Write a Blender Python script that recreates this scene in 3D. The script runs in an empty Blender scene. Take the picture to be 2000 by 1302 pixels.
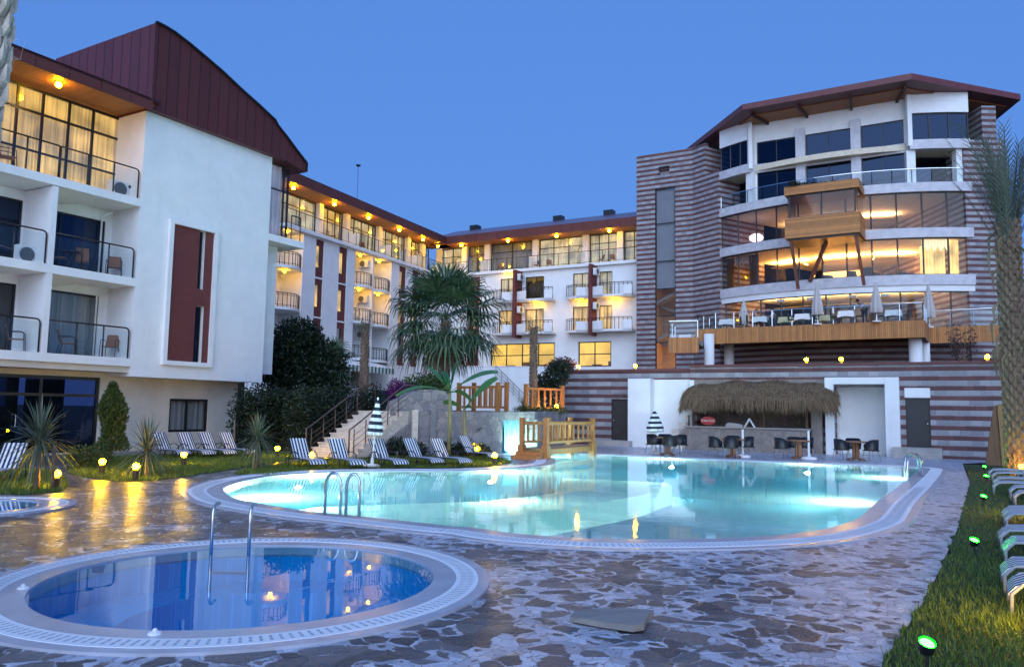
import bpy, bmesh, math, random
import numpy as np
from mathutils import Vector, Matrix
random.seed(7); rng = np.random.default_rng(7)
S = bpy.context.scene
COL = S.collection
R_ = math.radians

# ---------------------------------------------------------------- camera
CF, CP, CR, CH = 1530.7, .0956, .0159, 1.8        # focal length in photo pixels, pitch, roll, eye height
cd = bpy.data.cameras.new('camera'); cam = bpy.data.objects.new('camera', cd); COL.objects.link(cam)
cd.sensor_width = 36; cd.sensor_fit = 'HORIZONTAL'; cd.lens = CF / 2000 * 36
cd.clip_start = .05; cd.clip_end = 3000
_R0 = Vector((1, 0, 0)); _U0 = Vector((0, -math.sin(CP), math.cos(CP))); _F0 = Vector((0, math.cos(CP), math.sin(CP)))
_c, _s = math.cos(CR), math.sin(CR)
_r = _R0 * _c + _U0 * _s; _u = -_R0 * _s + _U0 * _c; _b = -_F0
cam.matrix_world = Matrix(((_r.x, _u.x, _b.x, 0), (_r.y, _u.y, _b.y, 0), (_r.z, _u.z, _b.z, CH), (0, 0, 0, 1)))
S.camera = cam

# ---------------------------------------------------------------- dusk sky, twilight glow, exposure
W = bpy.data.worlds.new('World'); S.world = W; W.use_nodes = True
wn, wl = W.node_tree.nodes, W.node_tree.links
sky = wn.new('ShaderNodeTexSky'); sky.sky_type = 'NISHITA'; sky.sun_disc = False
SUN_EL, SUN_AZ = 0.5, 185.0                        # the sun has just gone down behind the photographer
sky.sun_elevation = R_(SUN_EL); sky.sun_rotation = R_(SUN_AZ)
sky.air_density = 1.0; sky.dust_density = .3; sky.ozone_density = 4.0
bg = wn['Background']; mxw = wn.new('ShaderNodeMixRGB'); mxw.inputs[0].default_value = .8; mxw.inputs[2].default_value = (.100, .250, .70, 1)   # even dusk blue
wl.new(sky.outputs[0], mxw.inputs[1]); wl.new(mxw.outputs[0], bg.inputs[0]); bg.inputs[1].default_value = .15
sd = bpy.data.lights.new('twilight_glow', 'SUN'); sd.energy = .41; sd.angle = R_(70); sd.color = (.62, .77, 1)
sun = bpy.data.objects.new('twilight_glow', sd); COL.objects.link(sun)
_az = R_(SUN_AZ); _el = R_(22)
sun.rotation_euler = Vector((math.sin(_az) * math.cos(_el), math.cos(_az) * math.cos(_el), math.sin(_el))).to_track_quat('Z', 'Y').to_euler()
S.view_settings.view_transform = 'Standard'; S.view_settings.look = 'None'
S.view_settings.exposure = 2.85; S.view_settings.gamma = 1; S.view_settings.use_curve_mapping = False
S.render.engine = 'CYCLES'
cy = S.cycles
cy.use_denoising = True; cy.denoiser = 'OPENIMAGEDENOISE'
cy.max_bounces = 8; cy.diffuse_bounces = 3; cy.glossy_bounces = 4; cy.transmission_bounces = 6; cy.transparent_max_bounces = 24
cy.sample_clamp_indirect = 6; cy.caustics_reflective = False; cy.caustics_refractive = False
cy.use_light_tree = True

# ---------------------------------------------------------------- helpers
def ray(px, py):
    u, v = px - 1000, py - 651
    u, v = _c * u + _s * v, -_s * u + _c * v
    return Vector((u, CF * math.cos(CP) + v * math.sin(CP), -v * math.cos(CP) + CF * math.sin(CP)))
def gp(px, py, z=0.):                     # photo pixel -> point on a level plane
    d = ray(px, py); return Vector((0, 0, CH)) + d * ((z - CH) / d.z)
def atY(px, py, Y):                       # photo pixel -> point at a distance
    d = ray(px, py); return Vector((0, 0, CH)) + d * (Y / d.y)
class Frame:                              # a facade: x along it, y into it, z up
    def __init__(s, o, deg):
        s.o = Vector((o[0], o[1], 0)); s.a = R_(deg)
        s.ex = Vector((math.cos(s.a), math.sin(s.a), 0)); s.ey = Vector((-math.sin(s.a), math.cos(s.a), 0))
    def at(s, px, py, y=0.):
        d = ray(px, py); c = Vector((0, 0, CH)) - s.o
        t = (y - c.dot(s.ey)) / d.dot(s.ey); p = c + d * t
        return p.dot(s.ex), p.z
    def x(s, px, py, y=0.): return s.at(px, py, y)[0]
    def z(s, px, py, y=0.): return s.at(px, py, y)[1]
    def w(s, x, y, z=0.): return s.o + s.ex * x + s.ey * y + Vector((0, 0, z))
    def loc(s, p):
        d = Vector(p) - s.o; return Vector((d.dot(s.ex), d.dot(s.ey), d.z))
def tag(o, label=None, cat=None, group=None, kind=None):
    if label: o['label'] = label
    if cat: o['category'] = cat
    if group: o['group'] = group
    if kind: o['kind'] = kind
    return o
def thing(name, label, cat, loc=(0, 0, 0), rz=0., group=None, kind=None):
    o = bpy.data.objects.new(name, None); COL.objects.link(o); o.empty_display_size = .2
    o.location = loc; o.rotation_euler = (0, 0, rz)
    return tag(o, label, cat, group, kind)
def text(parent, body, size, mat, loc, rot, ext=.002, name='lettering', sx=1.):
    cu = bpy.data.curves.new(name, 'FONT'); cu.body = body; cu.size = size; cu.extrude = ext; cu.align_x = 'CENTER'; cu.align_y = 'CENTER'
    t = bpy.data.objects.new('tmp', cu); COL.objects.link(t); bpy.context.view_layer.update()
    me = bpy.data.meshes.new_from_object(t.evaluated_get(bpy.context.evaluated_depsgraph_get())); bpy.data.objects.remove(t)
    me.name = name; me.materials.clear(); me.materials.append(mat)
    o = bpy.data.objects.new(name, me); COL.objects.link(o); o.parent = parent; o.location = loc; o.rotation_euler = rot; o.scale = (sx, 1, 1)
    return o
def copy_tree(o, parent=None):
    c = o.copy(); COL.objects.link(c)
    if parent is not None: c.parent = parent
    for ch in o.children: copy_tree(ch, c)
    return c
class MB:
    def __init__(s): s.v = []; s.f = []; s.mi = []; s.m = 0
    def add(s, vs, fs):
        b = len(s.v); s.v += [tuple(p) for p in vs]
        for f in fs: s.f.append(tuple(i + b for i in f)); s.mi.append(s.m)
        return s
    def box(s, x0, x1, y0, y1, z0, z1):
        return s.add([(x0, y0, z0), (x1, y0, z0), (x1, y1, z0), (x0, y1, z0), (x0, y0, z1), (x1, y0, z1), (x1, y1, z1), (x0, y1, z1)],
                     [(0, 3, 2, 1), (4, 5, 6, 7), (0, 1, 5, 4), (1, 2, 6, 5), (2, 3, 7, 6), (3, 0, 4, 7)])
    def prism(s, poly, z0, z1):           # plan polygon (counter-clockwise) between two heights
        n = len(poly)
        zf0 = z0 if callable(z0) else (lambda x, y: z0); zf1 = z1 if callable(z1) else (lambda x, y: z1)
        return s.add([(x, y, zf0(x, y)) for x, y in poly] + [(x, y, zf1(x, y)) for x, y in poly],
                     [tuple(range(n - 1, -1, -1)), tuple(range(n, 2 * n))] + [(i, (i + 1) % n, n + (i + 1) % n, n + i) for i in range(n)])
    def slab(s, poly, y0, y1):            # polygon in x,z pushed from y0 to y1
        n = len(poly)
        return s.add([(x, y0, z) for x, z in poly] + [(x, y1, z) for x, z in poly],
                     [tuple(range(n)), tuple(range(2 * n - 1, n - 1, -1))] + [(i, i + n, (i + 1) % n + n, (i + 1) % n) for i in range(n)])
    def bar(s, a, b, w, h=None):          # square bar between two points
        a, b = Vector(a), Vector(b); d = (b - a).normalized(); h = h or w
        up = Vector((0, 0, 1)) if abs(d.z) < .9 else Vector((1, 0, 0))
        x = d.cross(up).normalized() * (w / 2); y = x.cross(d).normalized() * (h / 2)
        vs = [p + q for p in (a, b) for q in (x + y, -x + y, -x - y, x - y)]
        return s.add(vs, [(0, 1, 2, 3), (7, 6, 5, 4)] + [(i, i + 4, (i + 1) % 4 + 4, (i + 1) % 4) for i in range(4)])
    def tube(s, pts, r, n=8, cap=True):
        pts = [Vector(p) for p in pts]; k = len(pts); rs = r if isinstance(r, (list, tuple)) else [r] * k
        vs = []; px = None
        for i, p in enumerate(pts):
            d = (pts[min(i + 1, k - 1)] - pts[max(i - 1, 0)]).normalized()
            if px is None: px = d.cross(Vector((0, 0, 1)) if abs(d.z) < .9 else Vector((1, 0, 0))).normalized()
            else: px = (px - d * px.dot(d)).normalized()
            q = d.cross(px)
            for j in range(n):
                a = 2 * math.pi * j / n; vs.append(p + (px * math.cos(a) + q * math.sin(a)) * rs[i])
        fs = [(i * n + j, i * n + (j + 1) % n, (i + 1) * n + (j + 1) % n, (i + 1) * n + j) for i in range(k - 1) for j in range(n)]
        if cap: fs += [tuple(range(n - 1, -1, -1)), tuple(range((k - 1) * n, k * n))]
        return s.add(vs, fs)
    def lathe(s, prof, n=16, c=(0, 0), fold=0, k=0):   # profile of (r, z); fold: lobes
        vs = []
        for r, z in prof:
            for j in range(n):
                a = 2 * math.pi * j / n; rr = r * (1 + fold * math.cos(k * a)); vs.append((c[0] + rr * math.cos(a), c[1] + rr * math.sin(a), z))
        m = len(prof)
        fs = [(i * n + j, i * n + (j + 1) % n, (i + 1) * n + (j + 1) % n, (i + 1) * n + j) for i in range(m - 1) for j in range(n)]
        if prof[0][0] > 1e-4: fs.append(tuple(range(n - 1, -1, -1)))
        if prof[-1][0] > 1e-4: fs.append(tuple(range((m - 1) * n, m * n)))
        return s.add(vs, fs)
    def ball(s, c, r, n=10, sq=1.):
        m = max(4, n // 2); prof = [(max(1e-5, r * math.sin(math.pi * i / m)), -r * sq * math.cos(math.pi * i / m)) for i in range(m + 1)]
        b = len(s.v); s.lathe(prof, n); s.v[b:] = [(x + c[0], y + c[1], z + c[2]) for x, y, z in s.v[b:]]; return s
    def xf(s, M):
        s.v = [tuple(M @ Vector(p)) for p in s.v]; return s
    def build(s, name, mats, parent=None, smooth=False, loc=None, rz=None):
        me = bpy.data.meshes.new(name); me.from_pydata(s.v, [], s.f)
        for m in (mats if isinstance(mats, (list, tuple)) else [mats]): me.materials.append(m)
        if any(s.mi): me.polygons.foreach_set('material_index', s.mi)
        if smooth: me.polygons.foreach_set('use_smooth', [True] * len(s.f))
        me.update()
        o = bpy.data.objects.new(name, me); COL.objects.link(o)
        if parent is not None: o.parent = parent
        if loc is not None: o.location = loc
        if rz is not None: o.rotation_euler = (0, 0, rz)
        return o
def holes(mb, x0, x1, z0, z1, ops, y0, y1):            # a wall with openings (ox0, ox1, oz0, oz1)
    xs = sorted({x0, x1, *[min(max(v, x0), x1) for o in ops for v in o[:2]]})
    run = []
    for a, b in zip(xs, xs[1:]):
        if b - a < 1e-5: continue
        cut = sorted((max(o[2], z0), min(o[3], z1)) for o in ops if o[0] < (a + b) / 2 < o[1])
        sp = []; z = z0
        for p, q in cut:
            if p > z + 1e-4: sp.append((z, p))
            z = max(z, q)
        if z < z1 - 1e-4: sp.append((z, z1))
        if run and run[-1][2] == sp: run[-1][1] = b
        else: run.append([a, b, sp])
    for a, b, sp in run:
        for p, q in sp: mb.box(a, b, y0, y1, p, q)
    return mb

# ---------------------------------------------------------------- materials
def nodes(name):
    m = bpy.data.materials.new(name); m.use_nodes = True; t = m.node_tree
    return m, t.nodes, t.links, t.nodes['Principled BSDF']
def ramp(N, pts, interp='LINEAR'):
    r = N.new('ShaderNodeValToRGB'); e = r.color_ramp.elements; r.color_ramp.interpolation = interp
    while len(e) < len(pts): e.new(.5)
    for k, (p, c) in enumerate(pts):
        e[k].position = p; e[k].color = (*c, 1) if len(c) == 3 else c
    return r
def math_(N, L, op, a, b=None, c=None):
    n = N.new('ShaderNodeMath'); n.operation = op
    for i, v in enumerate((a, b, c)):
        if v is None: continue
        if isinstance(v, (int, float)): n.inputs[i].default_value = v
        else: L.new(v, n.inputs[i])
    return n.outputs[0]
def M(name, col, rough=.6, var=.12, sc=4., bump=0., bsc=30., metal=0., spec=.5, stretch=(1, 1, 1), coat=0.):
    m, N, L, B = nodes(name)
    tc = N.new('ShaderNodeTexCoord'); mp = N.new('ShaderNodeMapping'); mp.inputs['Scale'].default_value = stretch
    L.new(tc.outputs['Object'], mp.inputs[0])
    nz = N.new('ShaderNodeTexNoise'); nz.inputs['Scale'].default_value = sc; nz.inputs['Detail'].default_value = 6; nz.inputs['Roughness'].default_value = .6
    L.new(mp.outputs[0], nz.inputs[0])
    lo = tuple(max(0, c * (1 - var)) for c in col); hi = tuple(min(1, c * (1 + var)) for c in col)
    r = ramp(N, [(.3, lo), (.7, hi)]); L.new(nz.outputs[0], r.inputs[0]); L.new(r.outputs[0], B.inputs['Base Color'])
    B.inputs['Roughness'].default_value = rough; B.inputs['Metallic'].default_value = metal; B.inputs['Specular IOR Level'].default_value = spec
    if coat: B.inputs['Coat Weight'].default_value = coat
    if bump:
        n2 = N.new('ShaderNodeTexNoise'); n2.inputs['Scale'].default_value = bsc; n2.inputs['Detail'].default_value = 4; L.new(mp.outputs[0], n2.inputs[0])
        bp = N.new('ShaderNodeBump'); bp.inputs['Strength'].default_value = bump; bp.inputs['Distance'].default_value = .02
        L.new(n2.outputs[0], bp.inputs['Height']); L.new(bp.outputs[0], B.inputs['Normal'])
    return m
def emit(name, col, s):
    m, N, L, B = nodes(name)
    B.inputs['Base Color'].default_value = (*[min(1, c) for c in col], 1); B.inputs['Emission Color'].default_value = (*col, 1); B.inputs['Emission Strength'].default_value = s
    return m
def glass(name, tint=(1, 1, 1), ior=1.5, boost=0., rough=0., bump=0., refl=(1, 1, 1), milky=0., mcol=(1, 1, 1)):      # a thin pane: see-through plus a fresnel reflection
    m, N, L, B = nodes(name); N.remove(B); out = N['Material Output']
    tr = N.new('ShaderNodeBsdfTransparent'); tr.inputs[0].default_value = (*tint, 1)
    gl = N.new('ShaderNodeBsdfGlossy'); gl.inputs['Roughness'].default_value = rough; gl.inputs[0].default_value = (*refl, 1)
    fr = N.new('ShaderNodeLayerWeight'); fr.inputs[0].default_value = .5
    f0 = ((ior - 1) / (ior + 1)) ** 2 + boost
    f = math_(N, L, 'MULTIPLY_ADD', math_(N, L, 'POWER', fr.outputs['Facing'], 5), 1 - f0, f0)
    mx = N.new('ShaderNodeMixShader'); L.new(f, mx.inputs[0]); 
    src = tr.outputs[0]
    if milky:                                   # slightly cloudy water passes on diffuse light from the lamps below
        tl_ = N.new('ShaderNodeBsdfTranslucent'); tl_.inputs[0].default_value = (*mcol, 1); m2 = N.new('ShaderNodeMixShader'); m2.inputs[0].default_value = milky; L.new(tr.outputs[0], m2.inputs[1]); L.new(tl_.outputs[0], m2.inputs[2]); src = m2.outputs[0]
    L.new(src, mx.inputs[1]); L.new(gl.outputs[0], mx.inputs[2]); L.new(mx.outputs[0], out.inputs[0])
    if bump:
        tc = N.new('ShaderNodeTexCoord'); nz = N.new('ShaderNodeTexNoise'); nz.inputs['Scale'].default_value = 1.1; nz.inputs['Detail'].default_value = 3
        L.new(tc.outputs['Object'], nz.inputs[0]); bp = N.new('ShaderNodeBump'); bp.inputs['Strength'].default_value = bump; bp.inputs['Distance'].default_value = .05
        L.new(nz.outputs[0], bp.inputs['Height']); L.new(bp.outputs[0], fr.inputs['Normal']); L.new(bp.outputs[0], gl.inputs['Normal'])
    return m
def seams(name, col, axis, period, rough=.45, w=.06, metal=.3, dark=.55, var=.12):      # standing seams / boards along one axis
    m, N, L, B = nodes(name); tc = N.new('ShaderNodeTexCoord'); sx = N.new('ShaderNodeSeparateXYZ'); L.new(tc.outputs['Object'], sx.inputs[0])
    v = sx.outputs[axis]; t = math_(N, L, 'DIVIDE', v, period); fr = math_(N, L, 'FRACT', t); fl = math_(N, L, 'FLOOR', t)
    d = math_(N, L, 'LESS_THAN', fr, w)
    wn_ = N.new('ShaderNodeTexWhiteNoise'); wn_.noise_dimensions = '1D'; L.new(fl, wn_.inputs['W'])
    nz = N.new('ShaderNodeTexNoise'); nz.inputs['Scale'].default_value = 3; nz.inputs['Detail'].default_value = 6; L.new(tc.outputs['Object'], nz.inputs[0])
    k = math_(N, L, 'ADD', math_(N, L, 'MULTIPLY', wn_.outputs[0], .5), math_(N, L, 'MULTIPLY', nz.outputs[0], .5))
    r = ramp(N, [(.15, tuple(c * (1 - var) for c in col)), (.85, tuple(c * (1 + var) for c in col))]); L.new(k, r.inputs[0])
    mx = N.new('ShaderNodeMixRGB'); mx.blend_type = 'MULTIPLY'; L.new(d, mx.inputs[0]); L.new(r.outputs[0], mx.inputs[1]); mx.inputs[2].default_value = (dark, dark, dark, 1)
    L.new(mx.outputs[0], B.inputs['Base Color']); B.inputs['Roughness'].default_value = rough; B.inputs['Metallic'].default_value = metal
    bp = N.new('ShaderNodeBump'); bp.inputs['Distance'].default_value = .02; bp.inputs['Strength'].default_value = .6; L.new(d, bp.inputs['Height']); L.new(bp.outputs[0], B.inputs['Normal'])
    return m
def stripes_stone(name, period, red_share, off=0.):     # banded masonry: dark red and grey courses of blocks, in world heights
    m, N, L, B = nodes(name); ge = N.new('ShaderNodeNewGeometry'); tc = N.new('ShaderNodeTexCoord')
    sx = N.new('ShaderNodeSeparateXYZ'); L.new(ge.outputs['Position'], sx.inputs[0]); so = N.new('ShaderNodeSeparateXYZ'); L.new(tc.outputs['Object'], so.inputs[0])
    z = math_(N, L, 'ADD', sx.outputs[2], off)
    fr = math_(N, L, 'FRACT', math_(N, L, 'DIVIDE', z, period)); red = math_(N, L, 'LESS_THAN', fr, red_share)
    cr = math_(N, L, 'DIVIDE', z, period / 2); row = math_(N, L, 'FLOOR', cr); jz = math_(N, L, 'LESS_THAN', math_(N, L, 'FRACT', cr), .05)
    u = math_(N, L, 'ADD', math_(N, L, 'ADD', so.outputs[0], math_(N, L, 'MULTIPLY', so.outputs[1], .8)), math_(N, L, 'MULTIPLY', row, .217))
    ub = math_(N, L, 'DIVIDE', u, .42); jx = math_(N, L, 'LESS_THAN', math_(N, L, 'FRACT', ub), .022)
    j = math_(N, L, 'MAXIMUM', jx, jz)
    cv = N.new('ShaderNodeCombineXYZ'); L.new(math_(N, L, 'FLOOR', ub), cv.inputs[0]); L.new(row, cv.inputs[1])
    wn_ = N.new('ShaderNodeTexWhiteNoise'); L.new(cv.outputs[0], wn_.inputs[0])
    nz = N.new('ShaderNodeTexNoise'); nz.inputs['Scale'].default_value = 9; nz.inputs['Detail'].default_value = 8; nz.inputs['Roughness'].default_value = .7; L.new(tc.outputs['Object'], nz.inputs[0])
    k = math_(N, L, 'ADD', math_(N, L, 'MULTIPLY', wn_.outputs[0], .45), math_(N, L, 'MULTIPLY', nz.outputs[0], .55))
    ra = ramp(N, [(.2, (.095, .042, .042)), (.8, (.17, .07, .066))]); rb = ramp(N, [(.2, (.22, .215, .23)), (.8, (.42, .40, .41))])
    L.new(k, ra.inputs[0]); L.new(k, rb.inputs[0])
    mx = N.new('ShaderNodeMixRGB'); L.new(red, mx.inputs[0]); L.new(rb.outputs[0], mx.inputs[1]); L.new(ra.outputs[0], mx.inputs[2])
    mj = N.new('ShaderNodeMixRGB'); mj.blend_type = 'MULTIPLY'; L.new(j, mj.inputs[0]); L.new(mx.outputs[0], mj.inputs[1]); mj.inputs[2].default_value = (.7, .68, .68, 1)
    L.new(mj.outputs[0], B.inputs['Base Color']); B.inputs['Roughness'].default_value = .8
    h = math_(N, L, 'SUBTRACT', nz.outputs[0], math_(N, L, 'MULTIPLY', j, .8)); bp = N.new('ShaderNodeBump'); bp.inputs['Strength'].default_value = .7; bp.inputs['Distance'].default_value = .02
    L.new(h, bp.inputs['Height']); L.new(bp.outputs[0], B.inputs['Normal'])
    return m
def rubble(name, sc, cols, joint=(.3, .29, .28), jw=.05, rough=.75, bump=.8, coord='Object'):     # rough stone masonry
    m, N, L, B = nodes(name); tc = N.new('ShaderNodeTexCoord'); nz = N.new('ShaderNodeTexNoise'); nz.inputs['Scale'].default_value = sc * 1.2; nz.inputs['Detail'].default_value = 5
    L.new(tc.outputs[coord], nz.inputs[0])
    va = N.new('ShaderNodeVectorMath'); va.operation = 'MULTIPLY_ADD'; L.new(nz.outputs['Color'], va.inputs[0]); va.inputs[1].default_value = (.5 / sc,) * 3; L.new(tc.outputs[coord], va.inputs[2])
    v1 = N.new('ShaderNodeTexVoronoi'); v1.inputs['Scale'].default_value = sc; v2 = N.new('ShaderNodeTexVoronoi'); v2.feature = 'DISTANCE_TO_EDGE'; v2.inputs['Scale'].default_value = sc
    L.new(va.outputs[0], v1.inputs[0]); L.new(va.outputs[0], v2.inputs[0])
    sp = N.new('ShaderNodeSeparateColor'); L.new(v1.outputs['Color'], sp.inputs[0])
    fine = N.new('ShaderNodeTexNoise'); fine.inputs['Scale'].default_value = sc * 9; fine.inputs['Detail'].default_value = 6; L.new(tc.outputs[coord], fine.inputs[0])
    k = math_(N, L, 'ADD', math_(N, L, 'MULTIPLY', sp.outputs[0], .75), math_(N, L, 'MULTIPLY', fine.outputs[0], .3))
    r = ramp(N, [(i / (len(cols) - 1), c) for i, c in enumerate(cols)]); L.new(k, r.inputs[0])
    j = math_(N, L, 'LESS_THAN', v2.outputs['Distance'], jw); mx = N.new('ShaderNodeMixRGB'); L.new(j, mx.inputs[0]); L.new(r.outputs[0], mx.inputs[1]); mx.inputs[2].default_value = (*joint, 1)
    L.new(mx.outputs[0], B.inputs['Base Color']); B.inputs['Roughness'].default_value = rough
    hh = math_(N, L, 'ADD', math_(N, L, 'MINIMUM', v2.outputs['Distance'], .15), math_(N, L, 'MULTIPLY', fine.outputs[0], .08))
    bp = N.new('ShaderNodeBump'); bp.inputs['Strength'].default_value = bump; bp.inputs['Distance'].default_value = .15 / sc * 2; L.new(hh, bp.inputs['Height']); L.new(bp.outputs[0], B.inputs['Normal'])
    return m
def curtain_mat(name, col, em=0., ecol=(1, .62, .22)):      # sheer cloth, fold shade put into its colour; em: room light coming through it
    m, N, L, B = nodes(name); tc = N.new('ShaderNodeTexCoord'); mp = N.new('ShaderNodeMapping'); mp.inputs['Scale'].default_value = (14, 1, .25); L.new(tc.outputs['Object'], mp.inputs[0])
    nz = N.new('ShaderNodeTexNoise'); nz.inputs['Scale'].default_value = 1; nz.inputs['Detail'].default_value = 3; L.new(mp.outputs[0], nz.inputs[0])
    r = ramp(N, [(.3, tuple(c * .5 for c in col)), (.7, col)]); L.new(nz.outputs[0], r.inputs[0]); L.new(r.outputs[0], B.inputs['Base Color']); B.inputs['Roughness'].default_value = .9
    if em:
        n2 = N.new('ShaderNodeTexNoise'); n2.inputs['Scale'].default_value = .9; n2.inputs['Detail'].default_value = 2; L.new(tc.outputs['Object'], n2.inputs[0])
        r2 = ramp(N, [(.35, (.25, .25, .25)), (.7, (1, 1, 1))]); L.new(n2.outputs[0], r2.inputs[0])
        r3 = ramp(N, [(.3, (.45, .45, .45)), (.7, (1, 1, 1))]); L.new(nz.outputs[0], r3.inputs[0])
        B.inputs['Emission Color'].default_value = (*ecol, 1)
        L.new(math_(N, L, 'MULTIPLY', math_(N, L, 'MULTIPLY', r2.outputs[0], r3.outputs[0]), em), B.inputs['Emission Strength'])
    return m
def bands(name, axis, period, duty, ca, cb, rough=.8, off=0.):        # two-colour cloth stripes
    m, N, L, B = nodes(name); tc = N.new('ShaderNodeTexCoord'); sx = N.new('ShaderNodeSeparateXYZ'); L.new(tc.outputs['Object'], sx.inputs[0])
    f = math_(N, L, 'FRACT', math_(N, L, 'DIVIDE', math_(N, L, 'ADD', sx.outputs[axis], off + 50 * period), period)); d = math_(N, L, 'LESS_THAN', f, duty)
    mx = N.new('ShaderNodeMixRGB'); L.new(d, mx.inputs[0]); mx.inputs[1].default_value = (*ca, 1); mx.inputs[2].default_value = (*cb, 1)
    L.new(mx.outputs[0], B.inputs['Base Color']); B.inputs['Roughness'].default_value = rough
    return m
def leafmat(name, a, b, rough=.5, trans=.0):
    m, N, L, B = nodes(name); oi = N.new('ShaderNodeNewGeometry'); tc = N.new('ShaderNodeTexCoord'); nz = N.new('ShaderNodeTexNoise'); nz.inputs['Scale'].default_value = 2.2; nz.inputs['Detail'].default_value = 2; L.new(tc.outputs['Object'], nz.inputs[0])
    k = math_(N, L, 'ADD', math_(N, L, 'MULTIPLY', oi.outputs['Random Per Island'], .6), math_(N, L, 'MULTIPLY', nz.outputs[0], .4))
    r = ramp(N, [(.2, a), (.8, b)]); L.new(k, r.inputs[0]); L.new(r.outputs[0], B.inputs['Base Color']); B.inputs['Roughness'].default_value = rough; B.inputs['Specular IOR Level'].default_value = .35
    return m
EXPO = 2 ** S.view_settings.exposure
K = 1 / EXPO                                     # emission 1*K shows as display white
def weathered(name, col):          # painted render with faint rain streaks and patches
    m = M(name, col, .75, .05, 1.2, .25, 60); N, L = m.node_tree.nodes, m.node_tree.links; B = N['Principled BSDF']; src = B.inputs['Base Color'].links[0].from_socket
    tc = N.new('ShaderNodeTexCoord'); mp = N.new('ShaderNodeMapping'); mp.inputs['Scale'].default_value = (1.7, 1.7, .22); L.new(tc.outputs['Object'], mp.inputs[0])
    nz = N.new('ShaderNodeTexNoise'); nz.inputs['Scale'].default_value = 1.6; nz.inputs['Detail'].default_value = 7; nz.inputs['Roughness'].default_value = .7; L.new(mp.outputs[0], nz.inputs[0])
    r = ramp(N, [(.26, (.94, .935, .925)), (.48, (1, 1, 1))]); L.new(nz.outputs[0], r.inputs[0]); x = N.new('ShaderNodeMixRGB'); x.blend_type = 'MULTIPLY'; x.inputs[0].default_value = 1
    L.new(src, x.inputs[1]); L.new(r.outputs[0], x.inputs[2]); L.new(x.outputs[0], B.inputs['Base Color']); return m
m_white = weathered('white_render', (.84, .83, .81))
m_beige = M('beige_render', (.66, .60, .50), .8, .10, 1.5, .4, 40)
m_black = M('black_metal', (.012, .012, .014), .35, .2, 6)
m_steel = M('brushed_steel', (.62, .62, .62), .16, .05, 6, metal=1)
m_roofred = seams('red_roof_sheet', (.12, .028, .024), 0, .47, .5, .10, .3, .38)
m_roofredy = seams('red_roof_sheet_across', (.15, .038, .042), 1, .55, .45, .10, .3, .38)
m_fascia = seams('red_fascia_sheet', (.16, .042, .03), 0, 1.1, .5, .035, .3, .4)
m_soffit = seams('stained_soffit_boards', (.34, .12, .035), 0, .14, .5, .10, 0)
m_redpanel = M('dark_red_render', (.15, .036, .032), .8, .10, 3, .3, 50)
m_clad = seams('timber_cladding', (.50, .21, .06), 0, .11, .55, .14, 0, .45, .3)
m_cladz = seams('timber_cladding_level', (.50, .21, .06), 2, .13, .55, .12, 0, .45, .3)
m_wood = M('garden_timber', (.42, .17, .05), .55, .3, 5, .3, 20, stretch=(3, 3, .6))
m_tabletop = M('teak', (.25, .11, .05), .5, .25, 6, stretch=(1, 8, 1))
m_stripe = stripes_stone('banded_masonry', .417, .44, .06)
m_stripe2 = stripes_stone('banded_masonry_tower', .417, .46, .0)
m_rubble = rubble('rubble_masonry', 2.2, [(.13, .11, .10), (.30, .26, .22), (.22, .20, .20), (.40, .34, .28), (.26, .22, .2)])
m_travertine = M('pale_travertine', (.66, .57, .48), .6, .2, 4, .3, 25, stretch=(1, 1, 3))
m_stonepanel = M('light_stone_panels', (.56, .54, .56), .55, .16, 2.5, .15, 20)
m_concrete = M('concrete', (.40, .37, .34), .85, .15, 3, .5, 25)
m_glass = glass('window_glass', (.84, .87, .88), 1.5, .0)
m_glassdark = glass('tinted_glass', (.34, .40, .50), 1.5, .0, refl=(.40, .56, .90))
m_glassrail = glass('rail_glass', (.95, .98, .985), 1.32, .0)
m_cur = curtain_mat('sheer_curtain', (.62, .60, .58))
m_curlit = curtain_mat('curtain_lamplight', (.65, .58, .48), 1.9 * K, (1, .56, .14))
m_curdim = curtain_mat('curtain_dim_light', (.62, .58, .52), 1.35 * K, (1, .76, .42))
m_curcool = curtain_mat('pale_lit_curtain', (.75, .70, .74), .42 * K, (.9, .78, 1))
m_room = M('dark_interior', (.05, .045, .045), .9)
m_lamp = emit('warm_lamp', (1, .52, .006), 180 * K)
m_gardenlamp = emit('garden_lamp', (1, .54, .0024), 300 * K)
m_roomlit = None

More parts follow.
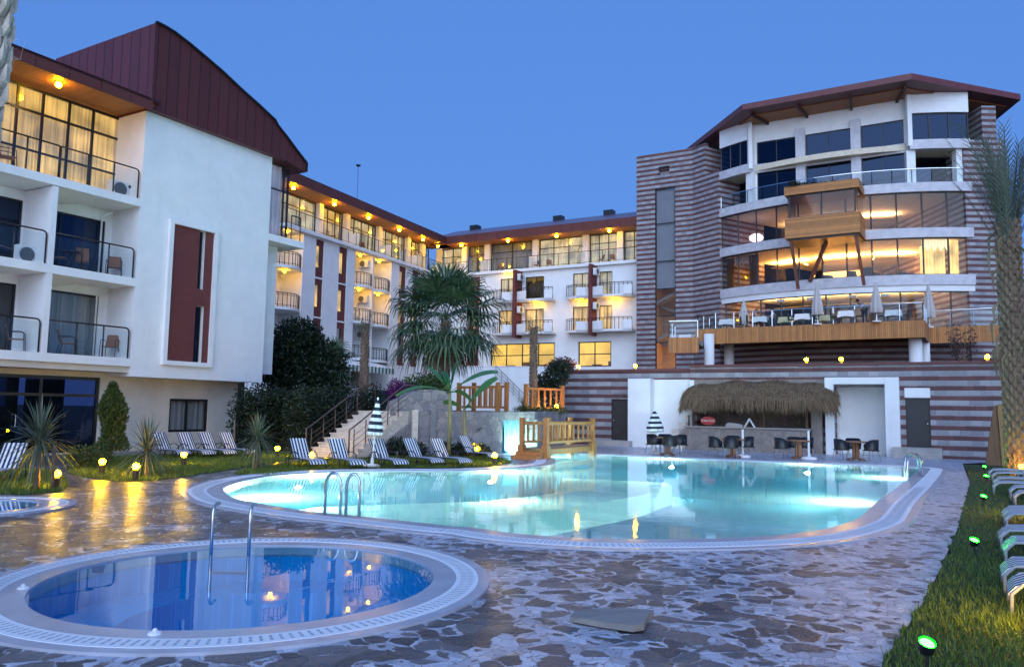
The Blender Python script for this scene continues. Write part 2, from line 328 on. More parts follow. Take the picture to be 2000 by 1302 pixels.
# ---------------------------------------------------------------- building pieces
def window(parent, x0, x1, z0, z1, y, xs=(), zs=(), cur=None, fw=.07, pane=None, curx=None, cy_=.22, dep=.08, name='window', bars=()):
    """black frame with mullions at xs and transoms at zs; pane and curtain are its sub-parts. bars: (xa, xb, z) short transoms"""
    f = MB()
    f.box(x0, x0 + fw, y, y + dep, z0, z1); f.box(x1 - fw, x1, y, y + dep, z0, z1)
    f.box(x0 + fw, x1 - fw, y, y + dep, z0, z0 + fw); f.box(x0 + fw, x1 - fw, y, y + dep, z1 - fw, z1)
    cuts = [x0 + fw, *[v for v in sorted(xs)], x1 - fw]
    for v in xs: f.box(v - fw * .45, v + fw * .45, y + .002, y + dep - .002, z0 + fw, z1 - fw)
    for t in zs:
        f.box(x0 + fw, x1 - fw, y + .006, y + dep - .006, t - fw * .45, t + fw * .45)
    for a, b, t in bars: f.box(a, b, y + .006, y + dep - .006, t - fw * .4, t + fw * .4)
    w = f.build(name, m_black, parent)
    MB().box(x0 + fw * .5, x1 - fw * .5, y + dep * .45, y + dep * .45 + .012, z0 + fw * .5, z1 - fw * .5).build('pane', pane or m_glass, w)
    if cur is not None:
        a, b = curx or (x0, x1); n = max(4, int((b - a) / .07)); vs = []
        for i in range(n + 1):
            x = a + (b - a) * i / n; o = .035 * math.sin(i * 1.7) + .02 * math.sin(i * .61)
            vs += [(x, y + cy_ + o, z0 + .02), (x, y + cy_ + o, z1 - .02)]
        MB().add(vs, [(2 * i, 2 * i + 2, 2 * i + 3, 2 * i + 1) for i in range(n)]).build('curtain', cur, w, smooth=True)
    return w
def rail(parent, pts, h=1.05, r=.028, posts=None, mids=(), glassy=True, curve=False, name='railing', mat=None, pane=None):
    """a handrail along pts (local x, y, z) with posts and glass infill"""
    t = MB(); P = [Vector(p) for p in pts]
    top = [p + Vector((0, 0, h)) for p in P]
    if curve:
        top = top[:-1] + [P[-1] + (P[-2] - P[-1]).normalized() * .13 + Vector((0, 0, h))] + [P[-1] + (P[-2] - P[-1]).normalized() * (.13 - .13 * math.sin(a)) + Vector((0, 0, h - .13 + .13 * math.cos(a))) for a in (.5, 1.05, 1.57)] + [P[-1]]
    t.tube(top, r, 8)
    for m in mids: t.tube([p + Vector((0, 0, m)) for p in P], r * .6, 6)
    for a, b in zip(P, P[1:]):
        L = (b - a).length; n = max(1, round(L / 1.05))
        for k in range(n):
            q = a + (b - a) * (k / n); t.tube([q, q + Vector((0, 0, h))], r * .9, 6)
    if not curve: t.tube([P[-1], P[-1] + Vector((0, 0, h))], r * .9, 6)
    o = t.build(name, mat or m_black, parent, smooth=True)
    if glassy:
        g = MB()
        for a, b in zip(P, P[1:]):
            d = (b - a).normalized(); q = Vector((-d.y, d.x, 0)) * .006; a2 = a + d * .04; b2 = b - d * .04
            lo, hi = Vector((0, 0, .08)), Vector((0, 0, h - .1))
            g.add([a2 - q + lo, b2 - q + lo, b2 + q + lo, a2 + q + lo, a2 - q + hi, b2 - q + hi, b2 + q + hi, a2 + q + hi],
                  [(0, 3, 2, 1), (4, 5, 6, 7), (0, 1, 5, 4), (1, 2, 6, 5), (2, 3, 7, 6), (3, 0, 4, 7)])
        g.build('glass_panel', pane or m_glassrail, o)
    return o
ORD = ['first', 'second', 'third', 'fourth', 'fifth', 'sixth', 'seventh', 'eighth', 'ninth', 'tenth', 'eleventh', 'twelfth', 'thirteenth', 'fourteenth']
def world(fr, x, y, z): return fr.w(x, y, z)
_lampproto = {}
def lamp(loc, label, group, r=.09, name='soffit_lamp', mat=None):
    """round ceiling lamp: a shallow base and a glowing globe"""
    key = (name, r)
    if key not in _lampproto:
        o = thing(name, label, 'lamp', loc, 0, group)
        MB().lathe([(r * 1.25, -.03), (r * 1.25, 0)], 14).build('base', m_black, o)
        g = MB().ball((0, 0, -.03 - r * .8), r, 18); g.build('globe', mat or m_lamp, o, smooth=True)
        _lampproto[key] = o
    else:
        o = copy_tree(_lampproto[key]); o.location = loc; tag(o, label, 'lamp', group)
    return o

# ================================================================ the gabled block beside the pools
fA = Frame(atY(267, 600, 28), 60.1)
A = thing('gabled_hotel_block', 'white hotel block with a dark red curved gable and stacked balconies beside the round pool', 'building', fA.o, fA.a)
ZA = [3.36, 6.24, 9.16]                                  # balcony floors
XL, XF0, XF1, X0, X1 = -9.5, -3.26, -3.07, -.1, 5.98
ZT, ZB = 12.48, 2.73
YB = 1.6                                                  # balcony depth
red = (fA.x(337, 437), fA.x(417, 455), fA.z(403, 709), fA.z(337, 437))
sl1 = (fA.x(387.5, 452, .06), fA.x(399.5, 455, .06), fA.z(390, 565), fA.z(390, 450))
sl2 = (fA.x(379, 600, .06), fA.x(396, 600, .06), fA.z(380, 708), fA.z(385, 597))
w = MB()
holes(w, X0, X1, ZB, ZT, [sl1, sl2], 0, .3)
w.box(X0, X0 + .28, .3, 7, ZB, ZT); w.box(X1 - .28, X1, .3, 7, ZB, ZT); w.box(X0 + .28, X1 - .28, .3, 7, ZB, ZB + .2); w.box(X0 + .28, X1 - .28, 6.7, 7, ZB + .2, ZT)
w.build('wall', m_white, A)
xr = 7.35
zs = fA.z(531, 731, .9)
w = MB().box(X1 + .003, xr, .9, 7, zs, 9.0).build('rear_wall', m_white, A)
r = MB(); holes(r, *red, [sl1, sl2], -.035, -.003); r.build('red_panel', m_redpanel, A)
f = MB(); a, b, c, d = red; e = .17
f.box(a - e, a, -.14, -.003, c - e, d + e); f.box(b, b + e, -.14, -.003, c - e, d + e); f.box(a, b, -.14, -.003, c - e, c); f.box(a, b, -.14, -.003, d, d + e)
f.build('panel_frame', m_white, A)
window(A, *sl1, .16, zs=[sl1[2] + .85], cur=m_cur, fw=.05)
window(A, *sl2, .16, zs=[], cur=None, fw=.05, pane=m_glassdark)
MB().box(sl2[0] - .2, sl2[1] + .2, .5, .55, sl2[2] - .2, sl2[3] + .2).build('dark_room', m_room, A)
# balcony bays
bw = MB()
ops = []
dr = fA.x(207, 431, YB); dl = XF1 + .1; mz = fA.z(207, 433, YB); lz = fA.z(193, 578, YB)
ops.append((dl, dr, ZA[1] + .02, mz)); dr2 = fA.x(193, 590, YB); ops.append((dl, dr2, ZA[0] + .02, lz))
el = fA.x(46, 395, YB); el2 = fA.x(33, 555, YB)
ops.append((el - 2.6, el, ZA[1] + .02, fA.z(46, 392, YB))); ops.append((el2 - 2.6, el2, ZA[0] + .02, fA.z(33, 555, YB)))
holes(bw, XL, X0 - .003, ZA[0] - .25, ZA[2] - .3, ops, YB, YB + .2)
bw.build('balcony_back_wall', m_white, A)
window(A, *ops[0], YB + .05, xs=[dl + (dr - dl) * .38], cur=m_cur, curx=(dl + (dr - dl) * .32, dl + (dr - dl) * .62), pane=m_glassdark)
window(A, *ops[1], YB + .05, xs=[dl + (dr2 - dl) * .28], cur=m_cur)
window(A, *ops[2], YB + .05, xs=[ops[2][0] + 1.3], cur=m_cur, curx=(ops[2][0], ops[2][0] + 1.9), pane=m_glassdark)
window(A, *ops[3], YB + .05, xs=[ops[3][0] + 1.3], cur=m_cur, curx=(ops[3][0], ops[3][1] - .6))
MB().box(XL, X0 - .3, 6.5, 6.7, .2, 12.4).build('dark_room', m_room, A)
MB().box(XF0, XF1, .0, YB - .003, ZA[0] - .28, ZA[2] - .31).build('party_wall', m_white, A)
# sloping plaster haunches under the slabs
for k, z in enumerate(ZA):
    s_ = MB().box(XL, X0 - .004, -.02, YB + .0 if k < 2 else 6.4, z - .285, z).build('balcony_slab', m_white, A)
    rl = [(XF1 + .02, .06, z), (X0 - .1, .06, z)]
    rail(s_, rl, 1.08, curve=True); rail(s_, [(XL + .2, .06, z), (XF0 - .06, .06, z)] if k < 2 else [(XL + .2, .06, z), (XF1 - .02, .06, z)], 1.08, curve=(k < 2))
for k in (1, 2):
    for a, b in ((XL + .2, XF0 - .002), (XF1 + .002, X0 - .008)):
        h = MB(); h.add([(a, .02, ZA[k] - .287), (a, YB - .004, ZA[k] - .287), (a, YB - .004, ZA[k] - .75), (a + 1.7, .02, ZA[k] - .287), (a + 1.7, YB - .004, ZA[k] - .287)],
              [(0, 3, 4, 1), (0, 1, 2), (0, 2, 3), (1, 4, 2), (2, 4, 3)])
        h.build('slab_haunch', m_white, A)
dp = MB()
for k in (0, 1): dp.tube([(X0 - .45, YB - .05, ZA[k]), (X0 - .45, YB - .05, ZA[k] + 2.3), (X0 - .25, YB - .4, ZA[k] + 2.52)], .035, 6)
dp.build('drainpipe', m_white, A, smooth=True)
# glazed top floor, timber soffit, eaves
zt0, zt1 = ZA[2] + .01, 12.5
gx = [fA.x(px, py, YB) for px, py in ((32, 250), (82, 260), (133, 280), (180, 290))]
xr_ = fA.x(241, 290, YB)
window(A, XL, xr_, zt0, zt1, YB + .02, xs=gx, zs=[fA.z(88, 225, YB)], cur=m_curlit, fw=.085, bars=[(XL, xr_, ZA[2] + 1.15)])
MB().box(xr_ + .002, X0 - .002, YB, YB + .2, zt0, zt1).build('top_pier', m_white, A)
sf = MB().box(XL, X0 + .0, -.45, YB + .3, 12.56, 12.62).build('soffit', m_soffit, A)
fz0, fz1 = fA.z(12, 106, -.5), fA.z(12, 81, -.5)
MB().box(XL, fA.x(299, 200, -.5), -.52, -.45, fz0 - .04, fz1).build('fascia', m_fascia, A)
MB().add([(XL, -.52, fz1 + .004), (.12, -.52, fz1 + .004), (.12, 9, fz1 + .6), (XL, 9, fz1 + .6), (XL, -.52, fz1 - .1), (.12, -.52, fz1 - .1), (.12, 9, fz1 - .1), (XL, 9, fz1 - .1)],
         [(0, 1, 2, 3), (4, 7, 6, 5), (0, 4, 5, 1), (1, 5, 6, 2), (2, 6, 7, 3), (3, 7, 4, 0)]).build('roof', m_roofredy, A)
yg = -.27
prof = [fA.at(*p, yg) for p in ((296, 207), (304, 45), (322, 54), (340, 65), (370, 88), (400, 113), (435, 143), (470, 176), (505, 207), (536, 236), (541, 246), (560, 270), (580, 297), (598, 320), (597, 337), (575, 340), (560, 330))]
prof = [(prof[0][0], ZT + .005)] + prof[1:-2] + [(prof[-1][0], ZT + .005)]
yd = fA.loc(gp(110, 115, prof[1][1])).y
gm = MB().slab(prof, yg, min(yd, 11)); gm.mi[-len(prof):] = [0] * len(prof); 
for i in range(len(gm.f)): gm.mi[i] = 0 if i < 2 else 1
gable = gm.build('gable_roof', [m_roofred, m_roofredy], A)
ed = MB()
for p, q in zip(prof[1:-1], prof[2:-1]): ed.bar((p[0], yg - .03, p[1] + .03), (q[0], yg - .03, q[1] + .03), .12, .07)
ed.build('verge_trim', m_black, gable)
c_ = fA.loc(gp(120, 106, 15.4)); MB().box(c_.x - .45, c_.x + .45, min(yd, 11) + .3, min(yd, 11) + 1.2, fz1, 15.75).build('chimney', m_black, A)
# tall corner window and the slab under it
wx0, wx1 = X1 + .01, fA.x(563, 400, .3)
wz0, wz1 = fA.z(530, 460, .3), fA.z(547, 322, .3)
window(A, wx0, wx1, wz0, wz1, .3, xs=[wx0 + (wx1 - wx0) * .78], zs=[fA.z(547, 372, .3)], cur=m_curcool, curx=(wx0, wx0 + (wx1 - wx0) * .8), fw=.06)
MB().box(wx0, wx1 + .02, .8, 6.5, wz0, wz1 + 1).build('upper_wall', m_white, A)
MB().box(X1 + .004, fA.x(592, 475, .1), .02, 3, wz0 - .3, wz0 - .003).build('corner_slab', m_white, A)
rail(A, [(wx1 + .1, .15, wz0), (fA.x(590, 475, .1) - .1, .15, wz0)], 1.1)
# ground floor: recessed beige wall, shop front and window
YG = 1.2
gw = (fA.x(332, 777, YG), fA.x(408, 777, YG), fA.z(408, 842, YG), fA.z(332, 778, YG)); sx1, sz1 = fA.x(193, 800, YG), fA.z(192, 737, YG)
g = MB(); holes(g, XL, fA.x(462, 800, YG), -.2, ZB + .25, [gw, (XL, sx1, .05, sz1)], YG, YG + .25)
g.box(fA.x(462, 800, YG) - .25, fA.x(462, 800, YG) - .003, YG + .25, 7, -.2, ZB); g.build('ground_floor_wall', m_beige, A)
MB().box(XL, X0 - .004, .1, YG - .003, ZA[0] - .5, ZA[0] - .288).build('floor_edge', m_beige, A)
window(A, *gw, YG + .06, xs=[gw[0] + (gw[1] - gw[0]) * .46], cur=m_cur, fw=.09)
gs = [fA.x(79, 800, YG), fA.x(-60, 800, YG), fA.x(-160, 800, YG)]
sh = window(A, XL, sx1, .05, sz1, YG + .06, xs=gs, zs=[fA.z(120, 771, YG)], cur=None, fw=.11, pane=m_glassdark, name='shop_front')
hx = fA.x(27, 840, YG); MB().tube([(hx - .08, YG + .06, 1.35), (hx + .03, YG - .0, 1.35), (hx + .03, YG - .0, .95), (hx - .08, YG + .06, .95)], .018, 6).build('handle', m_steel, sh)
fl = MB().box(XL, X0, YG + .3, 6.4, -.1, .02); fl.build('inner_floor', m_concrete, A)
cb = MB(); n = 40
cb.add([p for i in range(n + 1) for p in ((gs[0] + .2 + i * .035, 2.6 + .05 * math.sin(i * 1.9), .05), (gs[0] + .2 + i * .035, 2.6 + .05 * math.sin(i * 1.9), 2.6))], [(2 * i, 2 * i + 2, 2 * i + 3, 2 * i + 1) for i in range(n)])
cb.build('inner_drape', M('grey_drape', (.22, .21, .2), .9), A, smooth=True)

lamp(world(fA, fA.x(115, 157, .5), .5, 12.56), 'lit ceiling lamp under the timber soffit of the gabled block', 'soffit lamps', .1)
for k in (1, 2):
    o = thing('ceiling_lamp', f'unlit round ceiling lamp over the {"middle" if k == 2 else "lowest"} balcony beside the red panel', 'lamp', world(fA, -1.55, .75, ZA[k] - .287), fA.a, 'unlit balcony lamps')
    MB().lathe([(.13, 0), (.12, -.05), (.07, -.07)], 16).build('shade', m_white, o, smooth=True)

# ---- balcony furniture and air conditioners
m_wicker = bands('brown_wicker', 0, .03, .25, (.30, .13, .07), (.16, .07, .04))
def balcony_chair(loc, rz, label, group='wicker chairs on the balconies', mat=None):
    if 'bc' not in _lampproto:
        o = thing('balcony_chair', label, 'chair', loc, rz, group)
        MB().box(-.22, .22, -.22, .22, .40, .425).build('seat', m_wicker, o)
        MB().add([(-.21, .20, .44), (.21, .20, .44), (.21, .23, .44), (-.21, .23, .44), (-.19, .30, .86), (.19, .30, .86), (.19, .325, .86), (-.19, .325, .86)],
                 [(0, 3, 2, 1), (4, 5, 6, 7), (0, 1, 5, 4), (1, 2, 6, 5), (2, 3, 7, 6), (3, 0, 4, 7)]).build('backrest', m_wicker, o)
        for s in (-1, 1):
            MB().tube([(s * .26, -.26, 0), (s * .25, -.22, .62), (s * .25, -.12, .66), (s * .25, .15, .66), (s * .24, .24, .64)], .013, 6).build('armrest', m_black, o, smooth=True)
            MB().tube([(s * .25, .32, 0), (s * .22, .20, .42), (s * .20, .33, .86)], .013, 6).build('leg', m_black, o, smooth=True)
        _lampproto['bc'] = o
    else:
        o = copy_tree(_lampproto['bc']); o.location = loc; o.rotation_euler = (0, 0, rz); tag(o, label, 'chair', group)
    return o
for px, py, k, y, rz, lb in ((214, 690, 0, .75, -.9, 'brown wicker chair on the lowest balcony, near its rail end'), (132, 685, 0, .8, .9, 'brown wicker chair on the lowest balcony, next to the party wall'),
                             (222, 530, 1, .8, -.6, 'wicker chair on the middle balcony under the drainpipe'), (116, 505, 1, .8, .9, 'dark wicker chair on the middle balcony in front of the glass door'),
                             (30, 680, 0, .7, 1.0, 'brown wicker chair on the lowest balcony beyond the party wall'), (12, 330, 2, .7, 1.2, 'dark chair on the glazed top balcony beside the fibrous palm trunk'),
                             (160, 510, 1, .9, 2.6, 'dark wicker chair turned round beside the balcony table')):
    balcony_chair(world(fA, fA.x(px, py, y), y, ZA[k]), fA.a + rz, lb)
o = thing('balcony_table', 'small round dark table on the middle balcony', 'table', world(fA, fA.x(140, 512, .75), .75, ZA[1]), 0)
MB().lathe([(.32, .66), (.33, .68), (.32, .70)], 18).build('table_top', m_black, o)
for a in range(3): MB().tube([(.26 * math.cos(a * 2.1), .26 * math.sin(a * 2.1), 0), (.1 * math.cos(a * 2.1 + 2), .1 * math.sin(a * 2.1 + 2), .66)], .014, 6).build('leg', m_black, o)
m_acwhite = M('ac_enamel', (.72, .71, .68), .4, .05)
m_grille = bands('ac_grille', 2, .03, .5, (.05, .055, .06), (.14, .15, .16))
def aircon(loc, rz, label, s=1., letters=False):
    key = 'ac%d' % letters
    if key not in _lampproto:
        o = thing('air_conditioner', label, 'air conditioner', loc, rz, 'air conditioner units')
        MB().box(-.42, .42, -.15, .15, .05, .62).box(-.35, -.25, -.15, .15, 0, .05).box(.25, .35, -.15, .15, 0, .05).build('casing', m_acwhite, o)
        q = MB().lathe([(.235, -.012), (.235, .012)], 28).xf(Matrix.Translation((-.12, -.16, .335)) @ Matrix.Rotation(R_(90), 4, 'X')); q.build('fan_grille', m_grille, o)
        if letters:
            q = MB().lathe([(.055, -.004), (.055, .004)], 18).xf(Matrix.Translation((.22, -.156, .50)) @ Matrix.Rotation(R_(90), 4, 'X')); q.build('badge', m_black, o)
            text(o, 'LG', .11, m_black, (.33, -.154, .51), (R_(90), 0, 0))
        _lampproto[key] = o
    else:
        o = copy_tree(_lampproto[key]); o.location = loc; o.rotation_euler = (0, 0, rz); tag(o, label)
    o.scale = (s, s, s)
    return o
aircon(world(fA, fA.x(236, 375, .8), .8, ZA[2]), fA.a, 'white air conditioner with LG lettering behind the top balcony rail end', 1.05, True)
aircon(world(fA, fA.x(55, 500, .9), .9, ZA[1]), fA.a, 'white air conditioner on the middle balcony beyond the party wall', 1, True)

# ================================================================ the long wing behind the palms (B) and the wing facing the pools (C)
def z4(X, Y): return 500 + X / 3.1, 300 + Y / 3.1
def z5(X, Y): return 800 + X / 3.83, 380 + Y / 3.83
fB = Frame(atY(852, 531, 74.3), 66)
fC = Frame(atY(1240, 600, 66), -28.5)
# where the two facades meet
_d = fC.o - fB.o; _k = _d.dot(fC.ey) / fB.ex.dot(fC.ey)
XBC = _k; pc = fB.w(_k, 0); XCB = fC.loc(pc).x
Bw = thing('long_hotel_wing', 'long white hotel wing with red window strips, behind the slim palm and fan palm', 'building', fB.o, fB.a)
Cw = thing('corner_hotel_wing', 'white hotel wing with bow balconies and red fins beside the banded tower', 'building', fC.o, fC.a)
zS = fB.z(*z4(365, 492))                                   # top balcony floor of B
HS = 2.97
zSC = fC.z(*z5(1000, 540))
zS = zSC = (zS + zSC) / 2
print('levels', zS, zSC, XBC, XCB)
YT = 1.6
m_room_y = None
def room_mat(name, col, s):
    m, N, L, B = nodes(name); tc = N.new('ShaderNodeTexCoord'); nz = N.new('ShaderNodeTexNoise'); nz.inputs['Scale'].default_value = .7; L.new(tc.outputs['Object'], nz.inputs[0])
    r = ramp(N, [(.35, tuple(c * .55 for c in col)), (.65, col)]); L.new(nz.outputs[0], r.inputs[0]); L.new(r.outputs[0], B.inputs['Emission Color']); B.inputs['Emission Strength'].default_value = s
    B.inputs['Base Color'].default_value = (.5, .42, .3, 1); return m
m_roomlit = room_mat('lamplit_room_wall', (1, .62, .13), 1.3 * K)
CUR = {'lit': m_curlit, 'dim': m_curdim, 'off': m_cur}
# --- wing B facade: red strips with slit windows, recessed balcony stacks
zlow = .6
strips = [(365, 415, 497, [1, 1, 0]), (505, 556, 545, [1, 1, 0]), (868, 910, 660, [1, 1, 0]), (948, 986, 715, [0, 1, 0])]
xB0 = fB.x(*z4(285, 600)) - 3.2                             # far left end hidden behind the gabled block
recL = (xB0 + .4, fB.x(*z4(286, 600)))
recR = (fB.x(*z4(600, 650)), fB.x(*z4(818, 800)))
ops = [(recL[0], recL[1], zlow + 2.6, zS - .3), (recR[0], recR[1], zlow + 2.6, zS - .3)]
sw = []
for X0_, X1_, Yt, lit in strips:
    a, b = fB.x(*z4(X0_, Yt + 60)), fB.x(*z4(X1_, Yt + 60))
    for k in range(3):
        zt = zS - .35 - k * HS; ops.append((a, b, zt - HS + .12, zt)); sw.append((a, b, zt - HS + .12, zt, lit[k]))
bw = MB(); holes(bw, xB0, XBC, zlow, zS - .26, ops, 0, .3)
bw.build('wall', m_white, Bw)
for a, b, c, d, lit in sw:
    o0 = a + (b - a) * .02; o1 = a + (b - a) * .62; op = (o0, o1, c + .7, d - .42)
    p = MB(); holes(p, a, b, c, d, [op], .1, .26); p.build('red_panel', m_redpanel, Bw)
    window(Bw, *op, .105, cy_=.1, cur=m_curlit if lit else m_cur, fw=.05)
for rec, mid in ((recL, None), (recR, fB.x(*z4(714, 700)))):
    rw = MB(); rw.box(rec[0] - .1, rec[1] + .1, 2.0, 2.2, zlow, zS - .3); rw.box(rec[0] - .2, rec[0] - .003, .3, 2, zlow, zS - .3); rw.box(rec[1] + .003, rec[1] + .2, .3, 2, zlow, zS - .3)
    if mid: rw.box(mid - .1, mid + .1, .05, 2 - .003, zlow, zS - .27)
    rw.build('recess_wall', m_white, Bw)
def bow(x0, x1, y0, y1, n=10):            # bowed front edge between two ends
    return [(x0 + (x1 - x0) * i / n, y0 + (y1 - y0) * math.sin(math.pi * i / n)) for i in range(n + 1)]
def bow_balcony(P, x0, x1, z, yb, y0, y1, solid=(), th=.18, ph=.75, name='balcony'):
    e = bow(x0, x1, y0, y1)
    s = MB().prism(e + [(x1, yb), (x0, yb)], z - th, z); s_ = s.build(name, m_white, P)
    k = 0
    if solid:
        for (i0, i1) in solid:
            pts = e[i0:i1 + 1]; MB().prism(pts + [(x, y + .1) for x, y in reversed(pts)], z - th - .02, z + ph).build('parapet', m_white, s_)
    rail(s_, [(x, y + .05, z) for x, y in e], 1.0, r=.03, mids=(.86, .15) if not solid else (.86,), glassy=False)
    return s_
lamps_B = []
for rec, cells in ((recL, [(recL[0], recL[1])]), (recR, [(recR[0], fB.x(*z4(714, 700)) - .1), (fB.x(*z4(714, 700)) + .1, recR[1])])):
    for ci, (a, b) in enumerate(cells):
        for k in range(1, 4):
            z = zS - k * HS
            bow_balcony(Bw, a + .004, b - .004, z, 1.99, .12, -.55 if ci == 0 else -.35)
            lit = (rec is recL) or k < 3
            wx0, wx1 = a + .25, min(b - .5, a + 1.6)
            window(Bw, wx0, wx1, z + .02, z + 2.15, 1.9, xs=[(wx0 + wx1) / 2], cur=m_curdim if lit and k != 1 else m_cur)
            if k < 3: lamps_B.append((a + (b - a) * .5, .45, z + HS - .3 if k == 1 else z + HS - .18, k, rec is recL, ci))
m_balclamp = emit('balcony_lamp', (1, .50, .003), 130 * K)
for i, (x, y, z, k, L_, ci) in enumerate(lamps_B):
    lamp(world(fB, x, y, z), f'lit {"upper" if k == 1 else "second-row"} balcony lamp, {"recess next to the gabled block" if L_ else ["near", "far"][ci] + " half of recess above the awning"}', 'balcony ceiling lamps', .1, 'balcony_lamp', m_balclamp)
for k in (1, 2, 3):
    aircon(world(fB, fB.x(*z4(714, 700)) - .3, .75, zS - k * HS + 1.7), fB.a - R_(90), f'wall air conditioner above the {["", "upper", "second", "lowest"][k]} balcony behind the slim palm', 1.05)
# --- top floors
def top_floor(P, fr, x0, x1, zs, piers, mull, lit, left_open=False, end=False):
    sl = MB().box(x0, x1, -.35, 5, zs - .25, zs).build('balcony_slab', m_white, P)
    rail(sl, [(x0 + .05, -.28, zs), (x1 - .05, -.28, zs)], 1.1, r=.028, mids=(.12,))
    zt = zs + 2.95
    p = MB()
    for a, b in piers: p.box(a, b, YT - .35, YT + .25, zs, zt)
    for q in piers: MB().box(q[0], q[1], YT - .35, YT + .25, zs, zt).build('pier', m_white, P)
    ed = [x0] + [v for q in piers for v in q] + [x1]
    wins = [(ed[i], ed[i + 1]) for i in range(0, len(ed), 2) if ed[i + 1] - ed[i] > .3]
    for i, (a, b) in enumerate(wins):
        n = mull[i] if i < len(mull) else 3
        c = lit[i % len(lit)]
        window(P, a + .003, b - .003, zs + .02, zt, YT, xs=[a + (b - a) * (j + 1) / n for j in range(n - 1)], zs=[zs + 2.1], cur=CUR[c], fw=.075, cy_=.35)
    return wins
pB = []
xB_end = XBC
for X, Y in ((385, 300), (545, 380), (742, 470), (915, 545), (1005, 570)):
    c_ = fB.x(*z4(X, Y), YT - .1); pB.append((c_ - .28, c_ + .28))
x0B = fB.x(*z4(200, 300), YT)
winB = top_floor(Bw, fB, x0B - 2.5, XBC + .1, zS, pB, [3, 3, 4, 4, 3, 2], ['dim', 'lit', 'dim', 'dim', 'lit', 'off'])
pC = []
for X in (227, 418, 588, 946, 1322, 1580):
    c_ = fC.x(*z5(X, 420), YT - .1); pC.append((c_ - .28, c_ + .28))
x1C = .35
winC = top_floor(Cw, fC, XCB - .1, x1C, zSC, pC, [2, 2, 2, 3, 3, 2, 1], ['dim', 'off', 'off', 'dim', 'dim', 'dim', 'dim'])
# privacy screens with bent black rails between the rooms
def screens(P, fr, xs, zs):
    for x in xs:
        MB().box(x - .03, x + .03, .15, YT - .36, zs, zs + 1.25).build('privacy_screen', m_white, P)
        t = MB().tube([(x - .06, -.2, zs), (x - .06, -.2, zs + 1.25), (x - .06, .25, zs + 1.75), (x - .06, .9, zs + 1.75)], .03, 6); t.build('screen_rail', m_black, P, smooth=True)
screens(Bw, fB, [(a + b) / 2 for a, b in pB[1:4]], zS)
screens(Cw, fC, [(a + b) / 2 for a, b in pC[0:5]], zSC)
# --- roofs
def wing_roof(P, fr, x0, x1, zs, ym, dz=2.3):
    z0 = zs + 2.97
    MB().box(x0, x1, -.75, YT + .4, z0, z0 + .06).build('soffit', m_soffit, P)
    MB().box(x0, x1, -.85, -.75, z0 - .12, z0 + .62).build('fascia', m_fascia, P)
    rf = MB()
    rf.add([(x0, -.86, z0 + .62), (x1, -.86, z0 + .62), (x1, ym, z0 + .62 + dz), (x0, ym, z0 + .62 + dz), (x1, ym + 5, z0 + .6), (x0, ym + 5, z0 + .6)], [(0, 1, 2, 3), (3, 2, 4, 5), (0, 3, 5), (1, 4, 2)])
    MB().box(x0, x1, -.74, ym + 5, z0 + .07, z0 + .3).build('roof_deck', m_black, P)
    return rf.build('roof', m_roofsheen, P)
m_roofsheen = seams('roof_sheet_sky_sheen', (.26, .15, .17), 0, .75, .35, .08, .5, .5, .1)  # red sheet with the sky's sheen put into its paler violet colour
rB = wing_roof(Bw, fB, x0B - 3, XBC + 1.2, zS, 3, .75)
rC = wing_roof(Cw, fC, XCB - 1.0, .45, zSC, 4, 1.7)
for i, X in enumerate((475, 1100, 1480)):
    cx = fC.x(*z5(X, 180), 3.8); MB().box(cx - .45, cx + .45, 3.9, 4.7, zSC + 4.6, zSC + 5.75).build('chimney', m_black, rC)
ax = fB.x(*z4(615, 200), 3.); t = thing('roof_mast', 'thin lightning mast standing on the roof of the long wing', 'mast', world(fB, ax, 3, zS + 4.2))
MB().tube([(0, 0, 0), (0, 0, 4.0)], .045, 6).build('pole', m_steel, t); MB().lathe([(.02, 3.95), (.22, 4.1), (.22, 4.16), (.02, 4.2)], 12).build('cap', m_black, t)
# soffit lamps
nB = [(228, 185), (476, 290), (683, 372), (868, 445), (1012, 505)]
for i, (X, Y) in enumerate(nB):
    lamp(world(fB, fB.x(*z4(X, Y), .1), .1, zS + 2.96), f'{ORD[i]} lit soffit lamp along the long wing, counted from the gabled block', 'soffit lamps', .13, 'wing_lamp')
nC = [(388, 352), (736, 322), (1098, 290), (1494, 260)]
lamp(world(fB, XBC - .6, .2, zS + 2.96), 'lit soffit lamp in the corner where the two wings meet', 'soffit lamps', .13, 'wing_lamp')
for i, (X, Y) in enumerate(nC):
    lamp(world(fC, fC.x(*z5(X, Y), .1), .1, zSC + 2.96), f'{ORD[i]} lit soffit lamp along the corner wing, counted from its inner corner', 'soffit lamps', .13, 'wing_lamp')
